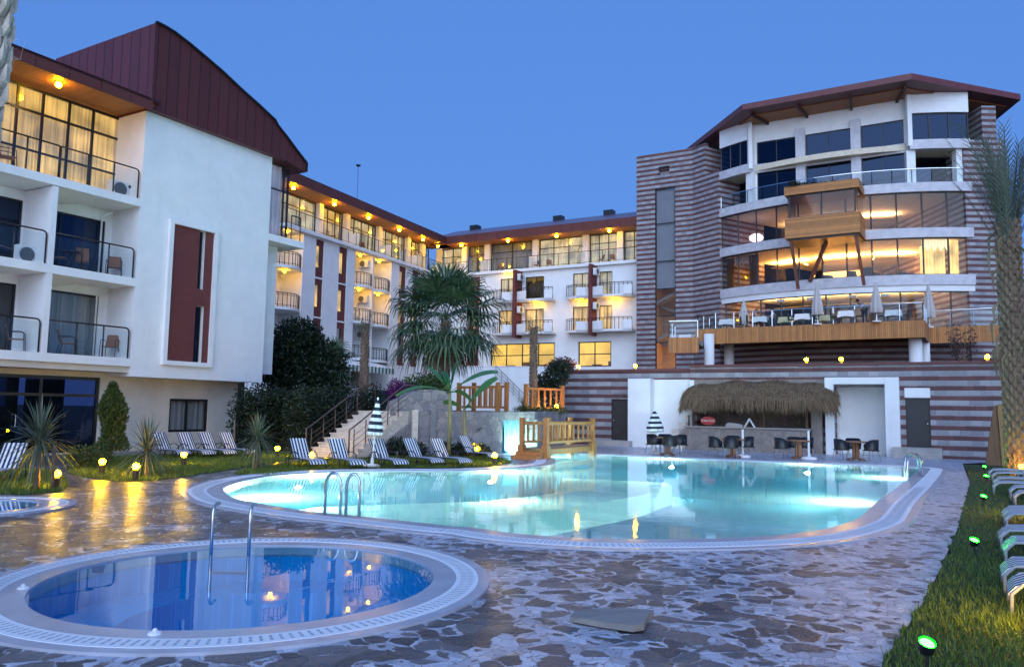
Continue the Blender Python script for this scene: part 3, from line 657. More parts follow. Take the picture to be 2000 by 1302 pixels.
# --- wing C facade
zG0, zG1 = fC.z(*z5(845, 1290)), fC.z(*z5(845, 1112))
g1 = (fC.x(*z5(607, 1200)), fC.x(*z5(1085, 1200)), zG0, zG1); g2 = (fC.x(*z5(1262, 1190)), fC.x(*z5(1508, 1190)), fC.z(*z5(1390, 1285)), fC.z(*z5(1390, 1098)))
doors = []
for k, rows in ((1, [(678, 772, 0), (866, 1004, 2), (1222, 1335, 0), (1418, 1516, 0)]), (2, [(670, 768, 1), (866, 1004, 1), (1222, 1335, 1), (1418, 1516, 1)])):
    for a, b, lit in rows:
        doors.append((fC.x(*z5(a, 800)), fC.x(*z5(b, 800)), zSC - k * HS + .0, zSC - k * HS + 2.2, lit))
red4 = (fC.x(*z5(440, 700)), fC.x(*z5(525, 700)))
cw = MB(); holes(cw, XCB, x1C, zlow, zSC - .26, [d[:4] for d in doors] + [g1, g2] + [(red4[0] + .5, red4[1] - .25, zSC - HS + .6, zSC - HS + 2.1), (red4[0] + .5, red4[1] - .25, zSC - 2 * HS + .6, zSC - 2 * HS + 2.1)], 0, .3)
cw.build('wall', m_white, Cw)
rp = MB(); holes(rp, red4[0], red4[1], zSC - 3 * HS, zSC - .4, [(red4[0] + .5, red4[1] - .25, zSC - HS + .6, zSC - HS + 2.1), (red4[0] + .5, red4[1] - .25, zSC - 2 * HS + .6, zSC - 2 * HS + 2.1)], -.03, -.003); rp.build('red_panel', m_redpanel, Cw)
for k in (1, 2): window(Cw, red4[0] + .5, red4[1] - .25, zSC - k * HS + .6, zSC - k * HS + 2.1, .08, cur=m_curlit, fw=.05)
for a, b, c, d, lit in doors:
    window(Cw, a, b, c + .01, d, .06, xs=[a + (b - a) * .58], cur=[m_curdim, m_curlit, None][lit], curx=None)
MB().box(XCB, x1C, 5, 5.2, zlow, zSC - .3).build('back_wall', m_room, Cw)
for g, nx in ((g1, 4), (g2, 2)):
    ww = window(Cw, *g, .06, xs=[g[0] + (g[1] - g[0]) * (j + 1) / nx for j in range(nx - 1)], zs=[g[2] + (g[3] - g[2]) * .5], fw=.09)
    q = MB().box(g[0] - .6, g[1] + .6, 3.2, 3.3, g[2] - .5, g[3] + .3); q.box(g[0] - .65, g[0] - .6, .4, 3.2, g[2] - .5, g[3] + .3); q.box(g[1] + .6, g[1] + .65, .4, 3.2, g[2] - .5, g[3] + .3); q.box(g[0] - .6, g[1] + .6, .4, 3.2, g[3] + .3, g[3] + .35)
    q.build('lit_room', m_roomlit, ww)
    for j in range(nx):
        xx = g[0] + (g[1] - g[0]) * (j + .5) / nx; MB().box(xx - .45, xx + .35, 2.4, 2.8, g[2] - .5, g[2] + .35 + .25 * (j % 2)).build('counter', m_tabletop, ww)
finX = [(fC.x(*z5(770, 700), -1.35), fC.x(*z5(790, 700), -1.35)), (fC.x(*z5(1337, 700), -1.35), fC.x(*z5(1357, 700), -1.35))]
for a, b in finX:
    MB().box(a, b, -1.35, -.003, zSC - 2 * HS - .45, zSC - .255).build('red_fin', m_redpanel, Cw)
for (a, b) in finX:
    for k in (1, 2):
        z = zSC - k * HS
        bow_balcony(Cw, a - 2.35, a - .004, z, -.003, -.75, -1.25, solid=[(5, 10)])
        bow_balcony(Cw, b + .004, b + 3.55, z, -.003, -1.0, -1.35, solid=[(0, 3), (8, 10)])
i = 0
for fi, (a, b) in enumerate(finX):
    fn = ['the red fin nearer the palm', 'the red fin nearer the tower'][fi]
    for k in (1, 2):
        aircon(world(fC, b + .25, -.75, zSC - k * HS + 1.75), fC.a + R_(90), f'{["upper", "lower"][k - 1]} wall air conditioner on {fn}', 1.0)
        for s, xx in ((0, a - 1.1), (1, b + 1.7)):
            if k == 1 and not (fi == 0 and s == 0): continue
            if k == 2 and fi == 0 and s == 0: continue
            lamp(world(fC, xx, -.6, zSC - (k - 1) * HS - .25 if k == 1 else zSC - HS - .2), f'lit lamp, {["upper", "lower"][k - 1]} bow balcony, {["fan palm", "tower"][s]} side of {fn}', 'balcony ceiling lamps', .1, 'balcony_lamp', m_balclamp)
# far end of C and rear masses so that the wings stay solid from the side
MB().box(XCB, x1C, 5.2, 9, zlow, zSC + 2.9).build('rear_block', m_white, Cw)
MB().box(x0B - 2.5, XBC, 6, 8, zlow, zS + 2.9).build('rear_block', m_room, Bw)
for i, (x, fr, zz) in enumerate([(fB.x(*z4(460, 480), .5), fB, zS), (fB.x(*z4(650, 540), .5), fB, zS), (fC.x(*z5(680, 530), .5), fC, zSC), (fC.x(*z5(945, 500), .5), fC, zSC), (fC.x(*z5(1045, 500), .5), fC, zSC), (fC.x(*z5(1430, 480), .5), fC, zSC), (fC.x(*z5(1520, 480), .5), fC, zSC)]):
    balcony_chair(world(fr, x, .5, zz), fr.a + [.5, -.6][i % 2], 'pale chair on the top balcony of the ' + ['long wing near its second pier', 'long wing near its third pier', 'corner wing above the palm-side fin', 'corner wing just past the middle screen', 'corner wing between the middle windows', 'corner wing near the tower, facing in', 'corner wing nearest the banded tower'][i])
# awning over the terrace door of the long wing
m_awn = bands('green_white_awning', 0, .5, .5, (.75, .76, .74), (.03, .16, .10))
za = fB.z(690, 713); zb = fB.z(690, 726)
xa, xb = fB.x(672, 720, -2.0), fB.x(772, 722, -2.0)
t = thing('awning', 'green and white striped awning over the ground floor behind the slim palm', 'awning', world(fB, xa, -2.0, fB.z(700, 726, -2)), fB.a)
hz = fB.z(700, 713, -2) - fB.z(700, 726, -2)
MB().add([(0, 0, hz), (xb - xa, 0, hz), (xb - xa, 2, hz + .5), (0, 2, hz + .5), (0, 0, hz - .03), (xb - xa, 0, hz - .03), (xb - xa, 2, hz + .47), (0, 2, hz + .47)], [(0, 1, 2, 3), (4, 7, 6, 5), (0, 4, 5, 1), (1, 5, 6, 2), (2, 6, 7, 3), (3, 7, 4, 0)]).build('canopy', m_white, t)
v = MB(); n = 40
for i in range(n):
    x0 = (xb - xa) * i / n; x1 = (xb - xa) * (i + 1) / n; v.box(x0, x1, -.02, .0, .0 + .06 * (i % 2), hz)
v.build('valance', m_awn, t)
window(Bw, recR[0] - 2.2, recR[0] - .6, zlow + .6, zlow + 2.6, -.12, xs=[recR[0] - 1.4], cur=None, pane=m_glassdark)
window(Bw, recR[1] - 2.4, recR[1] + 1.8, zlow + .2, zlow + 2.6, -.12, xs=[recR[1] - .2], cur=None, pane=m_glassdark)

# ================================================================ the round restaurant building with its banded stair tower
RC = Vector((30.6, 68.4, 0)); RR = 16.9
Rb = thing('restaurant_building', 'curved restaurant building with glass storeys, banded stone tower and timber terrace behind the thatched bar', 'building', RC)
A0, A1 = R_(210.8), R_(270.4)
def z7(X, Y): return 1230 + X / 2.597, 360 + Y / 2.597
def z6(X, Y): return 1230 + X / 2.597, 120 + Y / 2.597
def pol(a, r): return (r * math.cos(a), r * math.sin(a))
def ang(px, py, r=RR):
    d = ray(px, py); dx, dy = d.x, d.y; A_ = dx * dx + dy * dy; B_ = -2 * (dx * RC.x + dy * RC.y); C_ = RC.x ** 2 + RC.y ** 2 - r * r
    t = (-B_ - math.sqrt(max(0, B_ * B_ - 4 * A_ * C_))) / (2 * A_)
    return math.atan2(d.y * t - RC.y, d.x * t - RC.x) % (2 * math.pi), CH + d.z * t
def ring(mb, a0, a1, r0, r1, z0, z1, n=None):
    n = n or max(2, int((a1 - a0) / .03)); P = [a0 + (a1 - a0) * i / n for i in range(n + 1)]
    return mb.prism([pol(a, r1) for a in P] + [pol(a, r0) for a in reversed(P)], z0, z1)
BANDS = [(10.46, 11.15), (13.68, 14.33), (16.82, 17.45)]
for z0, z1 in BANDS: ring(MB(), A0, A1, RR - .5, RR + .14, z0, z1).build('stone_band', m_stonepanel, Rb)
ring(MB(), A0, A1, RR - .5, RR + .02, 10.05, 10.455).build('white_band', m_white, Rb)
m_ceil = M('warm_ceiling', (.7, .6, .45), .8)
for z in (10.6, 13.8, 16.95, 20.0): ring(MB(), A0, A1, 4, RR - .5, z - .1, z + .3).build('floor_slab', m_ceil, Rb)
ring(MB(), A0 - .3, A1 + .3, 3.7, 3.95, 3.5, 16.9).build('inner_wall', M('warm_inner_wall', (.62, .48, .30), .85), Rb)
def glazing(z0, z1, a0, a1, n, name='glazing', pane=None, r=RR - .12):
    f = MB(); P = [a0 + (a1 - a0) * i / n for i in range(n + 1)]
    for a in P: f.bar((*pol(a, r), z0), (*pol(a, r), z1), .09)
    ring(f, a0, a1, r - .05, r + .04, z0, z0 + .07); ring(f, a0, a1, r - .05, r + .04, z1 - .07, z1)
    w = f.build('window', m_black, Rb)
    g = MB()
    for a, b in zip(P, P[1:]):
        p, q = Vector(pol(a, r)), Vector(pol(b, r)); o = (p + q).normalized() * .006
        g.prism([tuple(p + o), tuple(q + o), tuple(q - o), tuple(p - o)], z0 + .05, z1 - .05)
    g.build('pane', pane or m_glassR, w); return w
m_glassR = glass('restaurant_glass', (.84, .85, .86), 1.32, .0)
w2 = glazing(11.15, 13.68, A0, A1, 11); w3 = glazing(14.33, 16.82, A0, A1, 11)
w1 = glazing(7.42, 10.05, A0 + .02, A1, 11)
# light inside: ceiling coves, a bright rear wall, warm curtains with a scalloped pelmet
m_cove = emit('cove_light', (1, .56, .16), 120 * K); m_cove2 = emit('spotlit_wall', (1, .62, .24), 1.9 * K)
m_trough = M('cove_trough', (.55, .45, .32), .8)
def cove(a0, a1, r0, r1, z, m=m_cove):          # light trough: an opaque tray whose strip shines up on the ceiling
    ring(MB(), a0, a1, r0 - .25, r1 + .25, z - .42, z - .36).build('cove_tray', m_trough, Rb); ring(MB(), a0, a1, r0, r1, z - .355, z - .33).build('cove_light', m, Rb)
for a, b in ((.05, .28), (.36, .62), (.70, .93)):
    cove(A0 + a, A0 + b, 11.2, 11.8, 13.68)
cove(A0 + .12, A0 + .5, 10.5, 10.9, 16.83, emit('cove_light_dim', (1, .60, .28), 75 * K)); cove(A0 + .62, A0 + .86, 10.5, 10.9, 16.83, emit('cove_light_low', (1, .60, .28), 75 * K))
for a, b in ((.1, .9),): cove(A0 + a, A0 + b, 13.6, 14.0, 10.04, emit('ground_cove', (1, .64, .28), 90 * K))
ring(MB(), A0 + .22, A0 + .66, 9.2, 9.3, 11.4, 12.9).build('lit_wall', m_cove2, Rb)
ring(MB(), A0 + .36, A0 + .8, 9.6, 9.7, 14.6, 16.0).build('inner_screen', M('screen_wall', (.5, .38, .26), .8), Rb)
sp = emit('pink_spot', (.9, .7, 1), 3 * K); q = MB(); q.ball((0, 0, 0), .55, 12, .6); aa, zz = ang(*z7(550, 245)); q.build('stage_lamp', sp, Rb, loc=(*pol(aa - .01, RR - 2.4), 15.3))
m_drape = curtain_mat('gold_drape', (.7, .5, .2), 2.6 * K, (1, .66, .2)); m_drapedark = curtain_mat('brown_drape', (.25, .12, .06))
m_pelmet = M('pelmet_cloth', (.8, .74, .6), .8)
def drape(a0, a1, z0, z1, m, r=RR - .7, cut=False):
    n = 24; vs = []
    for i in range(n + 1):
        a = a0 + (a1 - a0) * i / n; o = .05 * math.sin(i * 2.1); zb = z0
        if cut: zb = z1 - .45 - .38 * abs(((i / n * 4) % 1) * 2 - 1)
        vs += [(*pol(a, r + o), zb), (*pol(a, r + o), z1)]
    MB().add(vs, [(2 * i, 2 * i + 2, 2 * i + 3, 2 * i + 1) for i in range(n)]).build('pelmet' if cut else 'drape', m, Rb)
aR0, _ = ang(*z7(1500, 400)); aR1, _ = ang(*z7(1640, 400)); aR2, _ = ang(*z7(1700, 400))
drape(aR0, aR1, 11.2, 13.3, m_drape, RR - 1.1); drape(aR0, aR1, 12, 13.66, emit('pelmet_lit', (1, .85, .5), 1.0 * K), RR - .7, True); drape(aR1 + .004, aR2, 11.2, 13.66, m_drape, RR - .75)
aL0, _ = ang(*z7(460, 420)); aL1, _ = ang(*z7(500, 420)); aL2, _ = ang(*z7(600, 420))
drape(aL0 + .005, aL1, 11.2, 13.6, m_drapedark, RR - .6); drape(aL1, aL2, 12, 13.66, M('pelmet_red', (.6, .42, .32), .8), RR - .7, True); drape(aL2 - .02, aL2 + .03, 11.2, 13.6, m_drapedark, RR - .65)
ring(MB(), A1, A0 + 2 * math.pi, 9.6, 10, 3, 23.6).build('rear_wall', m_room, Rb)
# armchairs behind the glass
m_dark = M('dark_upholstery', (.03, .025, .025), .7)
def armchair(loc, rz, label):
    if 'arm' not in _lampproto:
        o = thing('armchair', label, 'armchair', loc, rz, 'armchairs behind the restaurant glass')
        MB().box(-.35, .35, -.35, .3, .12, .45).build('seat', m_dark, o)
        MB().add([(-.35, .3, .1), (.35, .3, .1), (.35, .45, .1), (-.35, .45, .1), (-.3, .42, 1.0), (.3, .42, 1.0), (.3, .55, 1.0), (-.3, .55, 1.0)], [(0, 3, 2, 1), (4, 5, 6, 7), (0, 1, 5, 4), (1, 2, 6, 5), (2, 3, 7, 6), (3, 0, 4, 7)]).build('backrest', m_dark, o)
        for s in (-1, 1): MB().box(s * .42 - .07, s * .42 + .07, -.35, .4, .1, .65).build('armrest', m_dark, o)
        _lampproto['arm'] = o
    else: o = copy_tree(_lampproto['arm']); o.location = loc; o.rotation_euler = (0, 0, rz); tag(o, label)
for i, X in enumerate((690, 860, 965, 1150, 1225, 1430)):
    a, _ = ang(*z7(X, 440)); p = pol(a, RR - 1.3 - .3 * (i % 2)); armchair((RC.x + p[0], RC.y + p[1], 10.9), a + R_(90) + (.7 if i % 2 else 2.6), f'dark armchair behind the middle glass storey, {ORD[i]} from the banded tower')
# --- the storeys above: set-back centre between two curved ends
aI, _ = ang(1465, 330); aJ, _ = ang(1777, 300)
pI = Vector(pol(aI, RR - .05)); pJ = Vector(pol(aJ, RR - .05)); d_ = (pJ - pI); azR = math.degrees(math.atan2(d_.y, d_.x))
fR = Frame(RC.xy + pI + Vector((-math.sin(R_(azR)), math.cos(R_(azR)))) * .55, azR); LR = d_.length
lo = (fR.o - RC); rzr = fR.a
def rb(mb, name, m, **k): return mb.build(name, m, Rb, loc=lo, rz=rzr)
Z5a, Z5b = 20.42, fR.z(*z6(1020, 352))
pil = [(fR.x(*z6(840, 420), -.3), fR.x(*z6(888, 420), -.3)), (fR.x(*z6(1120, 400), -.3), fR.x(*z6(1170, 400), -.3))]
ZR0 = 23.75
top = MB(); holes(top, 0, LR, 17.4, ZR0, [(.35, pil[0][0], Z5a, Z5b), (pil[0][1], pil[1][0], Z5a, Z5b), (pil[1][1], LR - .35, Z5a, Z5b), (.35, pil[0][0], 17.4, 19.85), (pil[0][1], pil[1][0], 17.4, 19.85), (pil[1][1], LR - .35, 17.4, 19.85)], 0, .3)
rb(top, 'upper_wall', m_white)
sp_ = MB()
for a, b in pil: MB().box(a, b, -.32, -.002, 17.45, Z5b + .45).build('pillar', m_stonepanel, Rb, loc=lo, rz=rzr)
MB().box(.0, pil[0][0], -.15, -.003, Z5a - .65, Z5a).build('sill_band', m_stonepanel, Rb, loc=lo, rz=rzr); MB().box(pil[0][1], pil[1][0], -.15, -.003, Z5a - .65, Z5a).build('sill_band', m_stonepanel, Rb, loc=lo, rz=rzr); MB().box(pil[1][1], LR, -.15, -.003, Z5a - .65, Z5a).build('sill_band', m_stonepanel, Rb, loc=lo, rz=rzr)
for a, b in ((.35, pil[0][0]), (pil[0][1], pil[1][0]), (pil[1][1], LR - .35)):
    for z0, z1 in ((Z5a, Z5b), (17.45, 19.85)):
        w = window(Rb, a, b, z0, z1, .08, xs=[(a + b) / 2], pane=m_glassdark); w.location = lo; w.rotation_euler = (0, 0, rzr)
for a0, a1, nm in ((A0, aI, 3), (aJ, A1, 3)):
    wv = 22.3
    ring(MB(), a0, a1, RR - .45, RR + .12, 19.78, 20.42).build('stone_band', m_stonepanel, Rb)
    glazing(20.42, wv, a0, a1, nm, pane=m_glassdark)
    ring(MB(), a0, a1, RR - .35, RR + .06, wv, ZR0).build('curved_wall', m_white, Rb)
    e0 = MB(); am = a1 if a0 == A0 else a0; p = Vector(pol(am, RR)); q = Vector(pol(am, RR - 2)); e0.bar((*p, 20.0), (*p, ZR0), .3); e0.build('corner_post', m_white, Rb)
    g = MB(); ring(g, a0, a1, RR - 2.2, RR - 2.1, 17.45, 19.8); g.build('loggia_wall', m_glassdark, Rb)
for X in (443, 600, 1435, 1690):
    a, _ = ang(*z7(X, 0) if X > 700 else z7(X, 60)); MB().box(-.28, .28, -.28, .28, 17.45, 19.78).build('column', m_white, Rb, loc=(*pol(a, RR - .45), 0), rz=a)
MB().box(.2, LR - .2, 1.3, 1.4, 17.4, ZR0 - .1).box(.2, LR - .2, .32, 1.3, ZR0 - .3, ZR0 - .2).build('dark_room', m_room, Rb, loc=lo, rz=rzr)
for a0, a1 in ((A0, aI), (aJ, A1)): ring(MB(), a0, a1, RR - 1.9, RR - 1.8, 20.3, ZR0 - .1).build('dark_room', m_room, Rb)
# glass balustrade of the upper terrace
def glassrail(P, pts, z, h=1.05, step=1.3, name='balustrade'):
    t = MB(); g = MB(); pts = [Vector(p) for p in pts]
    for a, b in zip(pts, pts[1:]):
        L = (b - a).length; n = max(1, round(L / step))
        for k in range(n + 1): q = a + (b - a) * k / n; t.bar((q.x, q.y, z), (q.x, q.y, z + h), .035)
        t.bar((a.x, a.y, z + h), (b.x, b.y, z + h), .04)
        d = (b - a).normalized(); o = Vector((-d.y, d.x)) * .006
        g.prism([tuple(a - o), tuple(b - o), tuple(b + o), tuple(a + o)], z + .06, z + h - .03)
    o = t.build(name, m_steel, P); g.build('glass_panel', m_glassrail, o); return o
glassrail(Rb, [pol(A0 + (A1 - A0) * i / 14, RR - .05) for i in range(15)], 17.45, 1.0)
# roof: flat red edge on beams
ZR = 24.1
rp_ = [gp(1340, 291, ZR), gp(1450, 204, ZR), gp(1780, 143, ZR), gp(1993, 184, ZR)]
rl = [(p.x - RC.x, p.y - RC.y) for p in rp_]
poly = rl + [(rl[3][0] + 2, rl[3][1] + 12), (rl[0][0] + 1, rl[0][1] + 4)]
print('roof', [tuple(round(v, 1) for v in p) for p in rl], azR)
MB().prism(poly, ZR - .42, ZR).build('roof', M('restaurant_roof_red', (.15, .04, .04), .5, .15, 2), Rb)
inn = [(x * .93, y * .93) for x, y in poly]
MB().prism(inn, ZR - .5, ZR - .425).build('soffit', m_soffit, Rb)
for f_ in (0.02, .33, .66, .98):
    p = Vector(rl[1]).lerp(Vector(rl[2]), f_); q = p * .80; MB().bar((p.x * .96, p.y * .96, ZR - .60), (q.x, q.y, ZR - .60), .15, .2).build('roof_beam', M('dark_beam', (.06, .022, .015), .6), Rb)
# --- stair tower
fT = Frame(atY(1243, 600, 64.5), -29.9); tl = fT.o - RC
xF = fT.x(1353, 450)
zt1 = fT.z(1300, 297)
gx0, gx1 = fT.x(1279, 450), fT.x(1319, 450); gz1 = fT.z(1298, 367)
v0, v1, vz0, vz1 = fT.x(1286, 333), fT.x(1307, 333), fT.z(1296, 341), fT.z(1296, 325)
t = MB(); holes(t, 0, xF, 0, zt1, [(gx0, gx1, 4, gz1), (v0, v1, vz0, vz1)], 0, .4); t.box(0, .4, .4, 7, 0, zt1)
t.box(v0 - .3, v1 + .3, .6, .7, vz0 - .3, vz1 + .3)
tw = t.build('tower', m_stripe2, Rb, loc=tl, rz=fT.a)
w = window(Rb, gx0, gx1, 4, gz1, .12, zs=[fT.z(*z7(180, Y)) for Y in (195, 387, 527, 665, 800)], fw=.08, pane=m_glassR); w.location = tl; w.rotation_euler = (0, 0, fT.a)
st = MB(); st.box(gx0 - .5, gx1 + 1.8, 3, 3.2, 3, gz1); st.box(gx1 + 1.6, gx1 + 1.8, .5, 3, 3, gz1); st.box(gx0 - .5, gx0 - .4, .5, 3, 3, gz1)
st.build('stairwell', M('stairwell_plaster', (.55, .42, .28), .8), Rb, loc=tl, rz=fT.a)
MB().box(gx0 + .06, gx1 - .06, .30, .33, fT.z(*z7(180, 527)), gz1 - .08).build('pane_sky_sheen', M('sky_sheen_grey', (.42, .41, .42), .8, .08, 2), Rb, loc=tl, rz=fT.a)  # added pale sheet, standing in for sky reflected in the upper panes
for k in range(5):
    z0 = 4.4 + k * 3.1; f = MB(); f.bar((gx0 - .3, 1.2, z0), (gx1 + 1.4, 1.2, z0 + 1.6), 1.1, .2); f.bar((gx0 - .3, .62, z0 + 1), (gx1 + 1.4, .62, z0 + 2.6), .04); f.bar((gx1 + 1.4, 2.4, z0 + 1.6), (gx0 - .3, 2.4, z0 + 3.1), 1.1, .2)
    f.build('stair_flight', m_concrete, Rb, loc=tl, rz=fT.a)
for k, (z, s) in enumerate(((6.0, 110), (9.3, 50), (12.4, 22))):
    MB().ball((0, 0, 0), .16, 10).build('stairwell_lamp_and_fill', emit('stair_lamp_and_fill%d' % k, (1, .45, .08) if k == 0 else (1, .6, .25), s * 2.2 * K), Rb, loc=tl + fT.ex * (gx1 + .9) + fT.ey * 1.9 + Vector((0, 0, z)))  # the upper ones are added fill, brightening the dark stairwell strip
pF = fT.w(xF, 0) - RC; pA = Vector((*pol(A0, RR + .2), 0))
mid = pF.lerp(pA, .5); n2 = Vector((pA.y - pF.y, -(pA.x - pF.x), 0)).normalized(); n2 = -n2 if n2.dot(Vector((-1, -1, 0))) < 0 else n2
zt2 = zt1; zt3 = CH + (atY(1385, 342, 61.0).z - CH)
for p, q, zz in ((pF, mid, zt2), (mid, pA, zt3)):
    az = math.atan2(q.y - p.y, q.x - p.x); L = (q - p).length
    MB().box(0, L, 0, .4, 0, zz).box(0, L + .0, .41, 5, 0, zz - .3).build('tower_flank', m_stripe2, Rb, loc=p, rz=az)
# banded flank at the far end and the wall below the terrace
e1 = atY(1890, 500, 51.5) - RC; e2 = atY(1966, 500, 51.6) - RC
zz1 = atY(1890, 273, 51.5).z; zz2 = atY(1940, 206, 51.5).z; xm = atY(1922, 300, 51.5).x - RC.x
MB().box(e1.x, e2.x, e1.y, e1.y + 12, 0, zz1).build('end_flank', m_stripe2, Rb); MB().box(xm, e2.x - .3, e1.y + .1, e1.y + 11, zz1 + .003, zz2).build('end_flank', m_stripe2, Rb)
ring(MB(), A0, A1, RR - .7, RR - .3, 0, 7.3).build('lower_wall', m_stripe2, Rb)
# --- timber terrace
ZD = 7.37
D0, D1, D2, D3 = (gp(*z7(340, 738), ZD), gp(*z7(1490, 690), ZD), gp(*z7(1515, 728), ZD), gp(1950, 635, ZD))
D = [p - RC for p in (D0, D1, D2, D3)]
dpoly = [(p.x, p.y) for p in D] + [(D[3].x + 1.2, D[3].y + 4)] + [pol(A1 - (A1 - A0) * i / 10, RR - .25) for i in range(11)]
MB().prism(dpoly, ZD - .35, ZD).build('terrace_deck', m_concrete, Rb)
def clad(p, q, z0, z1, nm='deck_fascia'):
    az = math.atan2(q.y - p.y, q.x - p.x); return MB().box(-.05, (q - p).length + .05, -.08, -.003, z0, z1).build(nm, m_clad, Rb, loc=(p.x, p.y, 0), rz=az)
clad(D[0], D[1], ZD - 1.0, ZD + .03); clad(D[1], D[2], ZD - 1.0, ZD + .025); clad(D[2], D[3], ZD - 1.0, ZD + .03)
pb = D[0] + (D[1] - D[0]).normalized().cross(Vector((0, 0, -1))) * 5
clad(pb, D[0], ZD - 1.0, ZD + .025)
glassrail(Rb, [(p.x * .996, p.y * .996) for p in (pb, *D)], ZD, 1.1, 1.25)
ZL = 6.45
L0, L1 = gp(*z7(200, 780), ZL) - RC, gp(*z7(345, 778), ZL) - RC
L1.z = L0.z = 0; pn = Vector((-(L1 - L0).y, (L1 - L0).x, 0)).normalized()
MB().prism([(L0.x, L0.y), (L1.x, L1.y), (L1.x + pn.x * 5, L1.y + pn.y * 5), (L0.x + pn.x * 5, L0.y + pn.y * 5)], ZL - .3, ZL).build('terrace_deck', m_concrete, Rb)
clad(L0, L1, ZL - .95, ZL + .03); glassrail(Rb, [(L0.x + pn.x * 3, L0.y + pn.y * 3), (L0.x, L0.y), (L1.x, L1.y)], ZL, 1.1)
for px, py, Y, r in ((1385, 690, 52.6, .34), (1424, 690, 55.5, .34), (1788, 680, 47.3, .38), (1806, 680, 49.5, .3)):
    p = atY(px, py, Y) - RC; MB().lathe([(r, 2), (r, ZD - .36)], 20, (p.x, p.y)).build('round_column', m_white, Rb, smooth=True)
# --- timber box room hung from the facade
fP = Frame(atY(1677, 452, 50.3), -31); pl = fP.o - RC
px0, px1 = fP.x(1533, 464), fP.x(1680, 450)
zb0, zb1, zg1, zp1 = fP.z(*z7(1160, 242)), fP.z(*z7(1155, 135)), fP.z(*z7(1130, 15)), fP.z(*z6(1150, 592))
dpt = 3.0
def pb_(mb, name, m): return mb.build(name, m, Rb, loc=pl, rz=fP.a)
pb_(MB().box(px0, px1, 0, dpt, zb0, zb1), 'hanging_box', m_cladz)
pb_(MB().box(px0 + .15, px1 - .15, .15, dpt, zb0 - .12, zb0 - .003), 'box_underside', m_black)
pb_(MB().box(px0, px1, 0, dpt, zg1, zp1), 'planter_box', m_cladz)
w = window(Rb, px0 + .25, px1 - .25, zb1, zg1, .2, xs=[(px0 + px1) / 2], pane=m_glassR, fw=.08); w.location = pl; w.rotation_euler = (0, 0, fP.a)
pb_(MB().box(px1 - .2, px1 - .12, .35, dpt, zb1, zg1), 'side_pane', m_glassR); pb_(MB().box(px0 + .12, px0 + .2, .35, dpt, zb1, zg1), 'side_pane', m_glassR)
m_rust = M('rust_steel', (.16, .055, .035), .6)
for X, x2, y2 in ((px0 + .35, fP.x(*z7(843, 540), .4) , .4), (px1 - .3, fP.x(*z7(1183, 520), .6), .6)):
    pb_(MB().bar((X, .25, zb0 - .13), (x2, 1.2, 10.3), .2), 'strut', m_rust)
pb_(MB().bar((px0 + 2.4, 1.6, zb0 - .13), (px0 + 1.1, 2.6, 11.0), .2), 'strut', m_rust)

# ================================================================ ground, paving, pools
def crom(P, per=6, closed=True):
    n = len(P); out = []
    for i in range(n):
        p0, p1, p2, p3 = P[(i - 1) % n], P[i], P[(i + 1) % n], P[(i + 2) % n]
        for k in range(per):
            t = k / per; out.append(tuple(.5 * ((2 * b) + (c - a) * t + (2 * a - 5 * b + 4 * c - d) * t * t + (3 * b - a - 3 * c + d) * t ** 3) for a, b, c, d in zip(p0, p1, p2, p3)))
    return out
def ccw(P):
    return P if sum(a[0] * b[1] - b[0] * a[1] for a, b in zip(P, P[1:] + P[:1])) > 0 else P[::-1]
def offset(P, d):
    n = len(P); out = []
    for i in range(n):
        a, b, c = Vector(P[i - 1]), Vector(P[i]), Vector(P[(i + 1) % n])
        e1, e2 = (b - a).normalized(), (c - b).normalized(); n1, n2 = Vector((e1.y, -e1.x)), Vector((e2.y, -e2.x)); m = (n1 + n2)
        m = m.normalized() if m.length > .1 else n1
        out.append(tuple(b + m * d / max(.5, m.dot(n1))))
    return out
def inside(x, y, P):
    r = False; j = len(P) - 1
    for i in range(len(P)):
        if (P[i][1] > y) != (P[j][1] > y) and x < (P[j][0] - P[i][0]) * (y - P[i][1]) / (P[j][1] - P[i][1]) + P[i][0]: r = not r
        j = i
    return r
def sheet(name, outer, hs, z, mat, kind='structure', parent=None):       # a level sheet with holes
    bm = bmesh.new(); es = []
    for L_ in [outer, *hs]:
        vs = [bm.verts.new((x, y, z)) for x, y in L_]
        es += [bm.edges.new((vs[i], vs[(i + 1) % len(vs)])) for i in range(len(vs))]
    bmesh.ops.triangle_fill(bm, edges=es, use_beauty=True, use_dissolve=False)
    for f in bm.faces:
        f.normal_update()
        if f.normal.z < 0: f.normal_flip()
    me = bpy.data.meshes.new(name); bm.to_mesh(me); bm.free(); me.materials.append(mat)
    o = bpy.data.objects.new(name, me); COL.objects.link(o)
    if kind: o['kind'] = kind
    if parent: o.parent = parent
    return o
G2 = lambda px, py: tuple(gp(px, py, 0).xy)
main_px = [(436, 960), (444, 952), (480, 940), (540, 930), (620, 924), (700, 921.5), (800, 920.5), (880, 920.5), (955, 918.5), (1025, 914), (1068, 909.5), (1084, 904), (1079, 894), (1050, 889), (1000, 887.5),
           (1000, 885), (1060, 884.5), (1110, 885.5), (1165, 888), (1255, 892), (1380, 898), (1536, 904), (1692, 909.5), (1785, 914), (1793, 919), (1765, 943), (1718, 977), (1690, 1003), (1674, 1015), (1640, 1027), (1588, 1039), (1510, 1048), (1380, 1054), (1205, 1055.5), (1105, 1051.5), (1005, 1044), (930, 1033), (870, 1028), (805, 1021), (705, 1010), (630, 1003), (555, 993), (490, 982), (455, 973)]
pool_o = ccw(crom([G2(*p) for p in main_px], 4))
CC = (-3.4743 / 2.3 * CH, 10.6204 / 2.3 * CH); CRAD = 2.4799 / 2.3 * CH
